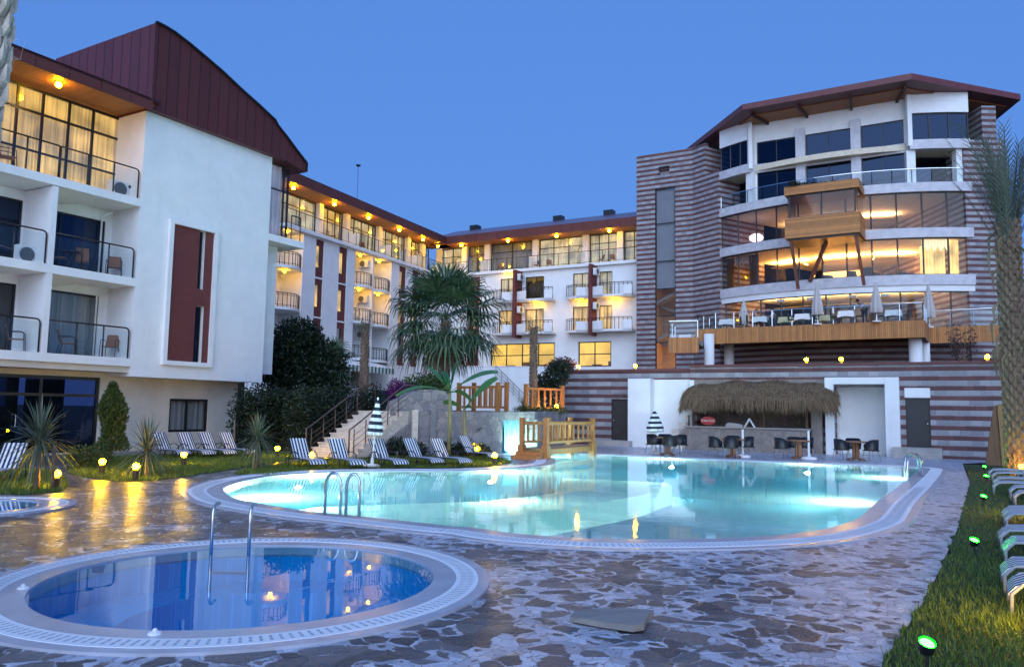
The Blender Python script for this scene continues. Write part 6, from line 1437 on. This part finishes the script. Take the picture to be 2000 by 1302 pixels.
# centre row along the pool: foot end turned to the right of the pool
GL = 'striped loungers'
for px, py, rz, lb in ((592, 912, 40, 'striped lounger with the glowing garden lamp against its seat'), (668, 913, 40, 'striped lounger at the foot of the stone stairs'), (748, 912, 42, 'striped lounger behind the folded parasol with the white base'),
                       (815, 909, 46, 'striped lounger in front of the rubble wall pillar'), (868, 909, 46, 'striped lounger in front of the tallest banana plant stem'), (922, 898, 52, 'striped lounger tilted behind two glowing lamps by the short banana plant')):
    put(Lp, gp(px, py), R_(rz), lb, GL)
for px, py, rz, lb in ((322, 893, 60, 'striped lounger along the white wall, half behind the sword-leaved plant'), (372, 893, 58, 'striped lounger along the white wall behind the garden lamp'), (413, 892, 58, 'striped lounger along the white wall below the curtained window'), (453, 891, 58, 'striped lounger at the free corner of the white wall')):
    put(Lp, gp(px, py), R_(rz), lb, GL)
put(Lp, gp(8, 938), R_(8), 'striped lounger cut by the photo edge, lit at the seat by a lamp', GL)
Lg2 = make_lounger('grey striped lounger', frame=m_whiteframe, recline=.5)
tips = [(1963, 1121), (1951, 1089), (1955, 1047), (1947, 1025), (1959, 995), (1955, 987), (1977, 956), (1969, 946), (1937, 938), (1939, 930), (1935, 920), (1929, 914)]
for i, (px, py) in enumerate(tips):
    p = gp(px, py, .31); a = fC.a; d = Vector((math.cos(R_(-29.9)), math.sin(R_(-29.9)), 0)); c = p + d * 1.12; c.z = 0
    put(Lg2, c, R_(-29.9) - R_(90), f'grey framed lounger on the lit lawn, {ORD[i]} counted from the near end', 'loungers in a row on the lawn', .94)
# --- parasols
m_parasol = bands('navy_white_canvas', 2, .21, .5, (.78, .78, .78), (.012, .016, .04), .8)
m_beige = M('beige_canvas', (.50, .46, .43), .85, .1, 4)
def parasol(label, loc, h, mat, seed, tilt=0., base=True, r0=.24, name='folded_parasol', group=None, z0=.38, rot=0):
    o = thing(name, label, 'parasol', loc, rot, group); o.rotation_euler = (0, tilt, rot)
    MB().tube([(0, 0, .05), (0, 0, h)], .022, 8).build('pole', m_white, o)
    a = h * z0; pr = [(r0 * .9, a), (r0, a + .05), (r0 * .92, a + (h - a) * .25), (r0 * .62, a + (h - a) * .55), (r0 * .32, a + (h - a) * .82), (.05, h - .08), (.015, h)]
    MB().lathe(pr, 48, fold=.16, k=8).build('canopy', mat, o, smooth=True); MB().ball((0, 0, h + .03), .035, 8).build('finial', m_white, o)
    if base: MB().lathe([(.26, 0), (.27, .04), (.22, .09), (.05, .11), (.045, .28)], 24).build('base', m_white, o, smooth=True)
    return o
parasol('folded navy and white parasol with a white base by the stairs', gp(726, 912), 2.02, m_parasol, 1, .06, r0=.21, z0=.47)
for i, (px, lb, tl) in enumerate(((607, 'folded striped parasol behind the hedge, the one nearest the dark tree', 0), (628, 'folded striped parasol behind the hedge, the middle one, upright', 0), (655, 'folded striped parasol behind the hedge, leaning towards the stairs', -.22))):
    p = atY(px, 752, 40); parasol(lb, (p.x, p.y, 1.6), atY(px, 722, 40).z - 1.6, m_parasol, 2 + i, tl, r0=.26, z0=.2, group='parasols behind the hedge')
p = gp(1281, 886); parasol('folded striped parasol beside the first bar table, against the white panel', (p.x, p.y, 0), atY(1276, 800, p.y).z, m_parasol, 6, -.03, r0=.33, z0=.5)
for px, py, lb in ((1451, 893, 'bare white parasol pole in its base next to the second bar table'), (1580, 897, 'bare white parasol pole in its base next to the third bar table')):
    p = gp(px, py); o = thing('parasol_stand', lb, 'parasol stand', (p.x, p.y, 0)); MB().tube([(0, 0, 0), (0, 0, 1.12)], .045, 10).build('pole', m_white, o); MB().lathe([(.30, 0), (.31, .05), (.24, .10), (.06, .13)], 24).build('base', m_white, o, smooth=True)
for i, (px, y0_, Y, lb) in enumerate(((1453, 584, 54.5, 'folded beige parasol at the tower end of the timber terrace'), (1597, 550, 49.2, 'folded beige parasol under the hanging timber box'), (1712, 550, 47.2, 'folded beige parasol next to the waiter'), (1815, 553, 50.0, 'folded beige parasol past the inner corner of the terrace'))):
    p = atY(px, 620, Y); parasol(lb, (p.x, p.y, ZD), atY(px, y0_, Y).z - ZD, m_beige, 10 + i, 0, r0=.34, z0=.22, group='beige parasols on the terrace')
# --- black chairs and teak tables at the bar
def plastic_chair(label, loc, rz):
    if 'pch' not in _lampproto:
        o = thing('plastic_chair', label, 'chair', loc, rz, 'black chairs at the bar tables'); bm_ = M('black_plastic', (.012, .012, .013), .4, .2)
        MB().add([(-.23, -.22, .44), (.23, -.22, .44), (.24, .22, .43), (-.24, .22, .43), (-.23, -.22, .41), (.23, -.22, .41), (.24, .22, .40), (-.24, .22, .40)], [(0, 1, 2, 3), (7, 6, 5, 4), (0, 4, 5, 1), (1, 5, 6, 2), (2, 6, 7, 3), (3, 7, 4, 0)]).build('seat', bm_, o)
        n = 10; vs = []
        for i in range(n + 1):
            a = -2.0 + 4.0 * i / n; x, y = .28 * math.sin(a), .28 * math.cos(a) - .02; top = .84 if abs(a) < 1.0 else .84 - .2 * (abs(a) - 1.0)
            vs += [(x, y, .42), (x * 1.08, y * 1.08, top), (x * .94, y * .94, .42), (x * 1.02, y * 1.02, top)]
        MB().add(vs, [q for i in range(n) for q in ((4 * i, 4 * i + 4, 4 * i + 5, 4 * i + 1), (4 * i + 2, 4 * i + 3, 4 * i + 7, 4 * i + 6), (4 * i + 1, 4 * i + 5, 4 * i + 7, 4 * i + 3))]).build('backrest', bm_, o, smooth=True)
        for sx in (-1, 1):
            for sy in (-1, 1): MB().tube([(sx * .19, sy * .17, .41), (sx * .25, sy * .25, 0)], .014, 6).build('leg', m_steel, o)
        _lampproto['pch'] = o
    else: o = copy_tree(_lampproto['pch']); o.location = loc; o.rotation_euler = (0, 0, rz); tag(o, label)
    return o
m_tt = M('teak_round', (.26, .12, .055), .5, .25, 7)
def teak_table(label, loc):
    if 'tt' not in _lampproto:
        o = thing('teak_table', label, 'table', loc, 0, 'teak tables at the bar'); MB().lathe([(.46, .70), (.47, .72), (.46, .745)], 28).build('table_top', m_tt, o); MB().box(-.12, .12, -.05, .05, .1, .70).box(-.05, .05, -.12, .12, .1, .699).build('pedestal', m_tt, o)
        for a in range(4): MB().bar((0, 0, .12), (.36 * math.cos(a * 1.571 + .7), .36 * math.sin(a * 1.571 + .7), .03), .07, .07).build('foot', m_tt, o)
        _lampproto['tt'] = o
    else: o = copy_tree(_lampproto['tt']); o.location = loc; tag(o, label)
    return o
sets = [((1303, 889), [(1276, 887, 1.9), (1312, 893, -2.6), (1329, 888, -1.5), (1290, 881, .4)], 'beside the striped parasol', 'first'), ((1432, 893), [(1398, 893, 1.8), (1423, 898, 3.0), (1458, 893, -1.5), (1432, 886, 0)], 'in front of the bar counter', 'second'),
        ((1560, 896), [(1527, 896, 1.8), (1545, 891, .6), (1588, 893, -1.3)], 'at the side wall of the bar', 'third'), ((1672, 899), [(1644, 899, 1.7), (1660, 893, .5), (1702, 901, -1.9)], 'before the white alcove', 'fourth')]
WH = ['on the bridge side', 'on the near side', 'on the date palm side', 'on the wall side']
for (tx, ty), chs, wh, nn in sets:
    c = gp(tx, ty); teak_table(f'round teak table {wh}', c)
    for i, (px, py, rz) in enumerate(chs):
        q = gp(px, py); dx = q - c; q = c + dx.normalized() * max(.62, min(.85, dx.length)); az = math.atan2(q.y - c.y, q.x - c.x); plastic_chair(f'black armchair {wh}, {ORD[i]} around its teak table', q, az - R_(90))
o = thing('crumpled_cloth', 'crumpled pale bag lying on the paving before the banded wall', 'bag', gp(1886, 893)); bush_ = MB(); r = random.Random(2)
for i in range(5): bush_.ball((r.uniform(-.25, .25), r.uniform(-.1, .1), .08 + .03 * i), r.uniform(.09, .15), 8, .7)
bush_.build('bag', m_white, o)
# --- garden lamps
def bollard(label, loc):
    if 'bol' not in _lampproto:
        o = thing('garden_lamp', label, 'garden lamp', loc, 0, 'garden lamps'); MB().lathe([(.07, -.02), (.07, .24), (.05, .25)], 12).build('post', M('bronze_post', (.05, .03, .015), .5), o); MB().ball((0, 0, .325), .075, 20).build('globe', m_gardenlamp, o, smooth=True); MB().lathe([(.05, .24), (.06, .262)], 10).build('collar', m_black, o); _lampproto['bol'] = o
    else: o = copy_tree(_lampproto['bol']); o.location = loc; tag(o, label)
    return o
for px, py, lb in ((109, 956, 'glowing garden lamp on the paving edge in front of the tall sword-leaved plant'), (198, 927, 'glowing garden lamp on the grass below the cypress'), (264, 938, 'glowing garden lamp in front of the spiky plant by the white wall'), (358, 910, 'glowing garden lamp before the wall-side loungers'),
                   (541, 894, 'glowing garden lamp at the hedge beside the stairs'), (607, 909, 'glowing garden lamp against the seat of a striped lounger'), (931, 893, 'glowing garden lamp right behind the tilted lounger'), (966, 909, 'glowing garden lamp nearest the timber bridge steps'), (34, 920, 'glowing garden lamp behind the lounger at the photo edge')):
    bollard(lb, gp(px, py))
q = atY(1087, 806, 36.4); bollard('glowing garden lamp on the upper bank under the timber fence', (q.x, q.y, 1.62))
q = gp(1996, 932); bollard('glowing garden lamp among the far lawn loungers', q)
q = gp(2022, 1010); bollard('glowing garden lamp between the middle lawn loungers, just outside the photo edge', q)
q = gp(2045, 1245); bollard('glowing garden lamp by the nearest lawn lounger, just outside the photo edge', q)
m_green = emit('green_spot', (.0011, 1, .0012), 700 * K)
def spike(label, loc, rz=0):
    if 'spk' not in _lampproto:
        o = thing('green_spotlight', label, 'spotlight', loc, rz, 'green spotlights on the lawn'); o.scale = (.72, .72, .8); MB().tube([(0, 0, -.05), (0, 0, .22)], .014, 8).build('spike', m_black, o)
        T = Matrix.Translation((0, 0, .26)) @ Matrix.Rotation(.45, 4, 'X'); MB().lathe([(.03, -.10), (.075, -.06), (.085, .03), (.078, .03), (.06, .0)], 16).xf(T).build('housing', m_black, o); MB().lathe([(.0001, .018), (.05, .016), (.074, .012)], 16).xf(T).build('lens', m_green, o); _lampproto['spk'] = o
    else: o = copy_tree(_lampproto['spk']); o.location = loc; tag(o, label)
    return o
for px, py, lb in ((1812, 1318, 'green spotlight at the near lawn corner by the photo bottom'), (1904, 1088, 'green spotlight beside the second lawn lounger'), (1922, 990, 'green spotlight halfway up the lawn edge'), (1927, 945, 'green spotlight at the feet of the far lawn loungers'), (1923, 924, 'green spotlight at the far end of the lawn')):
    spike(lb, gp(px, py))
q = atY(1868, 905, 29); spike('green spotlight aimed up the date palm trunk', (pd.x - .9, pd.y - .9, 0))
# --- terrace tables with cloths, chairs, people
m_cloth = M('white_tablecloth', (.78, .76, .72), .8, .05, 3); m_cloth_lit = M('yellow_lit_tablecloth', (.74, .60, .30), .8, .05, 3)  # second one: white cloth with yellow lamplight put into its colour
def terrace_table(label, px, py, Y, z, mat, w=.75):
    p = atY(px, py, Y)
    if 'ttb' not in _lampproto:
        o = thing('dining_table', 'x', 'table', (0, 0, 0), 0, 'dining tables on the terrace'); MB().box(-.40, .40, -.40, .40, .70, .735).build('table_top', m_tt, o)
        for sx in (-1, 1):
            for sy in (-1, 1): MB().box(sx * .34 - .025, sx * .34 + .025, sy * .34 - .025, sy * .34 + .025, 0, .70).build('leg', m_black, o)
        _lampproto['ttb'] = o; c = MB(); n = 12; vs = []
        ring_ = [(-1, -1), (0, -1), (1, -1), (1, 0), (1, 1), (0, 1), (-1, 1), (-1, 0)]
        c.add([(x * .43, y * .43, .745) for x, y in ring_] + [(x * .46 * (1.06 if x * y else 1), y * .46 * (1.06 if x * y else 1), .42 if x * y == 0 else .34) for x, y in ring_], [tuple(range(8))] + [(i, 8 + i, 8 + (i + 1) % 8, (i + 1) % 8) for i in range(8)])
        _lampproto['tcl'] = c.build('tablecloth', m_cloth); tag(_lampproto['tcl'], 'x', 'tablecloth', 'cloths on the terrace tables')
    else: o = copy_tree(_lampproto['ttb'])
    rz = R_(-30); o.location = (p.x, p.y, z); o.rotation_euler = (0, 0, rz); tag(o, 'dining table ' + label)
    t = _lampproto['tcl'] if 'tclu' not in _lampproto else _lampproto['tcl'].copy()
    if 'tclu' in _lampproto: COL.objects.link(t)
    _lampproto['tclu'] = 1; t.location = (p.x, p.y, z + .003); t.rotation_euler = (0, 0, rz); tag(t, ('yellow-lit white' if mat is m_cloth_lit else 'white') + ' tablecloth on the table ' + label)
    if mat is m_cloth_lit: t.data = t.data.copy(); t.data.materials.clear(); t.data.materials.append(mat)
    g = MB(); g.lathe([(.03, .747), (.035, .80), (.02, .84)], 8, (.12, .1)); g.lathe([(.1, .747), (.1, .76)], 10, (-.15, -.05))
    ts = g.build('table_setting', m_white, None, loc=(p.x, p.y, z), rz=rz); tag(ts, 'plate and glass laid on the table ' + label, 'tableware', 'settings on the terrace tables')
    for s in (-1, 1):
        q = Vector((p.x, p.y, z)) + Vector((math.cos(rz), math.sin(rz), 0)) * s * .72
        dining_chair(q, rz - R_(90) * s, f'dark chair {"facing the date palm end" if s < 0 else "facing the tower"}, table ' + label)
def dining_chair(loc, rz, label):
    if 'dch' not in _lampproto:
        o = thing('dining_chair', label, 'chair', loc, rz, 'dining chairs on the terrace'); MB().box(-.21, .21, -.21, .21, .42, .46).build('seat', m_dark, o); MB().box(-.21, .21, .17, .21, .46, .92).build('backrest', m_dark, o)
        for sx in (-1, 1):
            for sy in (-1, 1): MB().box(sx * .18 - .018, sx * .18 + .018, sy * .18 - .018, sy * .18 + .018, 0, .42).build('leg', m_black, o)
        _lampproto['dch'] = o
    else: o = copy_tree(_lampproto['dch']); o.location = loc; o.rotation_euler = (0, 0, rz); tag(o, label)
for X, Yd, mat, lb in ((495, 53.6, m_cloth, 'nearest the tower flank'), (665, 51.8, m_cloth, 'between the first two beige parasols'), (795, 51.8, m_cloth_lit, 'at the glass wall, yellow-lit cloth'), (880, 50.0, m_cloth, 'under the hanging box'), (985, 50.6, m_cloth_lit, 'behind the second beige parasol'), (1100, 48.2, m_cloth, 'the waiter leans over'), (1340, 47.4, m_cloth, 'at the front corner of the terrace')):
    x_, y_ = z7(X, 690); terrace_table(lb, x_, y_, Yd, ZD, mat)
x_, y_ = z7(290, 760); terrace_table('on the small lower terrace', x_, y_, 55.5, ZL, m_cloth)
m_skin = M('skin', (.42, .24, .17), .6, .08, 5)
def figure(label, loc, rz, J, R, edges, clothes, hair):
    """one continuous body grown over a skeleton; J joints, R radii; clothes: (name, joints, material, grow)"""
    o = thing('person', label, 'person', loc, rz)
    def skin(name, keys, mat, grow):
        ks = [k for k in J if k in keys]; ix = {k: i for i, k in enumerate(ks)}; me = bpy.data.meshes.new(name); me.from_pydata([J[k] for k in ks], [(ix[a], ix[b]) for a, b in edges if a in ix and b in ix], []); me.materials.append(mat)
        b = bpy.data.objects.new(name, me); COL.objects.link(b); b.parent = o; md = b.modifiers.new('skin', 'SKIN'); md.use_smooth_shade = True; b.modifiers.new('sub', 'SUBSURF').levels = 1; b.modifiers['sub'].render_levels = 2
        for k in ks: v = me.skin_vertices[0].data[ix[k]]; v.radius = (R[k] * grow, R[k] * grow); v.use_root = (k == ks[0])
        return b
    skin('body', set(J), m_skin, 1.0)
    for n_, ks, m_, g_ in clothes: skin(n_, set(ks), m_, g_)
    h = J['head']; MB().ball((h[0], h[1] + .01, h[2] + .035), .105, 12).build('hair', hair, o, smooth=True); return o
E_ = [('pelvis', 'waist'), ('waist', 'chest'), ('chest', 'neck'), ('neck', 'head'), ('chest', 'shl'), ('shl', 'ell'), ('ell', 'wrl'), ('wrl', 'hal'), ('chest', 'shr'), ('shr', 'elr'), ('elr', 'wrr'), ('wrr', 'har'), ('pelvis', 'hil'), ('hil', 'knl'), ('knl', 'anl'), ('anl', 'tol'), ('pelvis', 'hir'), ('hir', 'knr'), ('knr', 'anr'), ('anr', 'tor')]
RAD = dict(pelvis=.14, waist=.125, chest=.14, neck=.055, head=.10, shl=.07, ell=.045, wrl=.034, hal=.035, shr=.07, elr=.045, wrr=.034, har=.035, hil=.10, knl=.062, anl=.042, tol=.035, hir=.10, knr=.062, anr=.042, tor=.035)
TORSO = ('pelvis', 'waist', 'chest', 'shl', 'ell', 'shr', 'elr'); LEGS = ('pelvis', 'hil', 'knl', 'anl', 'hir', 'knr', 'anr')
bend = dict(pelvis=(0, 0, .92), waist=(0, -.12, 1.08), chest=(0, -.32, 1.24), neck=(0, -.46, 1.33), head=(0, -.58, 1.40), shl=(-.19, -.34, 1.22), ell=(-.21, -.50, 1.0), wrl=(-.16, -.66, .86), hal=(-.15, -.74, .82), shr=(.19, -.34, 1.22), elr=(.22, -.48, .98), wrr=(.15, -.64, .84), har=(.14, -.72, .80), hil=(-.1, .02, .86), knl=(-.11, -.02, .47), anl=(-.11, .06, .07), tol=(-.11, -.08, .03), hir=(.1, .02, .86), knr=(.12, .03, .47), anr=(.12, .12, .07), tor=(.12, -.02, .03))
sit = dict(pelvis=(0, .05, .50), waist=(0, .07, .68), chest=(0, .05, .92), neck=(0, .02, 1.1), head=(0, -.01, 1.24), shl=(-.19, .05, .98), ell=(-.24, -.08, .74), wrl=(-.16, -.30, .76), hal=(-.12, -.38, .77), shr=(.19, .05, .98), elr=(.24, -.08, .74), wrr=(.16, -.30, .76), har=(.12, -.38, .77), hil=(-.1, 0, .49), knl=(-.12, -.40, .48), anl=(-.12, -.42, .08), tol=(-.12, -.54, .04), hir=(.1, 0, .49), knr=(.12, -.40, .48), anr=(.12, -.42, .08), tor=(.12, -.54, .04))
hair = M('dark_hair', (.012, .009, .007), .6); shirt = M('pale_blue_shirt', (.34, .40, .48), .8); trs = M('dark_trousers', (.03, .032, .04), .8); red_ = M('dark_red_top', (.14, .03, .03), .8)
x_, y_ = z7(1190, 690); p = atY(x_, y_, 48.3); figure('waiter in a pale shirt bending over a terrace table', (p.x, p.y, ZD), R_(-62), bend, RAD, E_, [('shirt', TORSO, shirt, 1.12), ('trousers', LEGS, trs, 1.12)], hair)
x_, y_ = z7(640, 690); p = atY(x_, y_, 52.5); figure('seated dark-haired guest in a dark red top at the glass wall of the terrace', (p.x, p.y, ZD), R_(40), sit, RAD, E_, [('top', TORSO, red_, 1.12), ('trousers', LEGS, trs, 1.12)], hair)
x_, y_ = z7(722, 690); p = atY(x_, y_, 51.6); figure('seated guest in a pale top across the table from the dark-haired guest', (p.x, p.y, ZD), R_(-100), sit, RAD, E_, [('top', TORSO, m_cloth, 1.12), ('trousers', LEGS, trs, 1.12)], hair)
# --- small floodlights under the white band
for i, X in enumerate((775, 925, 1130, 1290)):
    a, _ = ang(*z7(X, 560)); p_ = pol(a, RR + .35); o = thing('floodlight', f'small grey unlit floodlight under the stone band of the restaurant, {ORD[i]} from the tower', 'floodlight', (RC.x + p_[0], RC.y + p_[1], 9.75), a + R_(90), 'floodlights over the terrace')
    MB().box(-.24, .24, -.1, .1, -.08, .1).build('housing', m_concrete, o); MB().box(-.03, .03, .1, .3, -.02, .04).build('bracket', m_black, o)

# ================================================================ lawns
def blades(name, poly, n, hmin, hmax, wid, mat, seed, wgt=None):
    g = np.random.default_rng(seed); P = np.array(poly); lo, hi = P.min(0), P.max(0)
    pts = np.empty((0, 2))
    while len(pts) < n:
        q = lo + (hi - lo) * g.random((n * 2, 2))
        if wgt: q = q[g.random(len(q)) < wgt(q)]
        x, y = q[:, 0], q[:, 1]; ins = np.zeros(len(q), bool); j = len(P) - 1
        for i in range(len(P)):
            xi, yi, xj, yj = *P[i], *P[j]
            if yi != yj: ins ^= ((yi > y) != (yj > y)) & (x < (xj - xi) * (y - yi) / (yj - yi) + xi)
            j = i
        pts = np.concatenate([pts, q[ins]])
    pts = pts[:n]; a = g.random(n) * 6.283; h = hmin + (hmax - hmin) * g.random(n); le = .7 * h * g.random(n); b = g.random(n) * 6.283
    cx, cy2 = np.cos(a) * wid / 2, np.sin(a) * wid / 2; z0 = .004
    V = np.zeros((n, 3, 3)); V[:, 0] = np.stack([pts[:, 0] - cx, pts[:, 1] - cy2, np.full(n, z0)], 1); V[:, 1] = np.stack([pts[:, 0] + cx, pts[:, 1] + cy2, np.full(n, z0)], 1); V[:, 2] = np.stack([pts[:, 0] + np.cos(b) * le, pts[:, 1] + np.sin(b) * le, h], 1)
    me = bpy.data.meshes.new(name); me.vertices.add(n * 3); me.vertices.foreach_set('co', V.reshape(-1)); me.loops.add(n * 3); me.loops.foreach_set('vertex_index', np.arange(n * 3)); me.polygons.add(n); me.polygons.foreach_set('loop_start', np.arange(n) * 3); me.materials.append(mat); me.update(calc_edges=True)
    o = bpy.data.objects.new(name, me); COL.objects.link(o); o['kind'] = 'stuff'; return o
m_grass = leafmat('lawn_blade', (.035, .085, .008), (.16, .22, .035), .6); m_turf = M('turf', (.022, .036, .012), .95, .4, 5, .5, 30)
edge = [G2(1718, 1302), G2(1742, 1268), G2(1800, 1180), G2(1838, 1108), G2(1872, 1028), G2(1894, 942), G2(1886, 908)]
r_ = random.Random(77)
def ragged(P, s):
    out = []
    for a, b in zip(P, P[1:]):
        n = max(1, int((Vector(b) - Vector(a)).length / .22)); out += [(a[0] + (b[0] - a[0]) * k / n + r_.gauss(0, s), a[1] + (b[1] - a[1]) * k / n + r_.gauss(0, s)) for k in range(n)]
    return out + [P[-1]]
edge = ragged(edge, .022)
right = ccw([(3.2, 3.5)] + edge + [(20, 27.5), (34, 26), (34, 3), (6, 3)])
strip = ccw([G2(*p) for p in ((132, 924), (160, 932), (230, 941), (300, 939), (360, 931), (430, 921), (520, 906), (560, 900), (600, 890), (560, 884), (470, 882), (330, 888), (190, 893), (150, 905))])
nearl = ccw([G2(*p) for p in ((-60, 962), (40, 966), (118, 962), (132, 950), (128, 935), (90, 918), (0, 912), (-80, 912))])
centre = ccw([G2(*p) for p in ((455, 925), (520, 930), (600, 919), (700, 915), (800, 914), (880, 914), (960, 911), (1000, 903), (985, 896), (930, 891), (780, 890), (620, 896), (560, 904), (490, 914))])
for nm, poly, n, h in (('lawn', right, 0, 0), ('lawn', strip, 0, 0), ('lawn', nearl, 0, 0), ('lawn', centre, 0, 0)):
    sheet(nm, poly, [], .006, m_turf)
blades('grass', right, 150000, .03, .085, .011, m_grass, 1, lambda q: np.clip(60 / (q[:, 1] ** 2 + q[:, 0] ** 2), .02, 1))
blades('grass', strip, 22000, .05, .11, .02, m_grass, 2); blades('grass', nearl, 14000, .05, .12, .016, m_grass, 3); blades('grass', centre, 22000, .05, .11, .02, m_grass, 4)
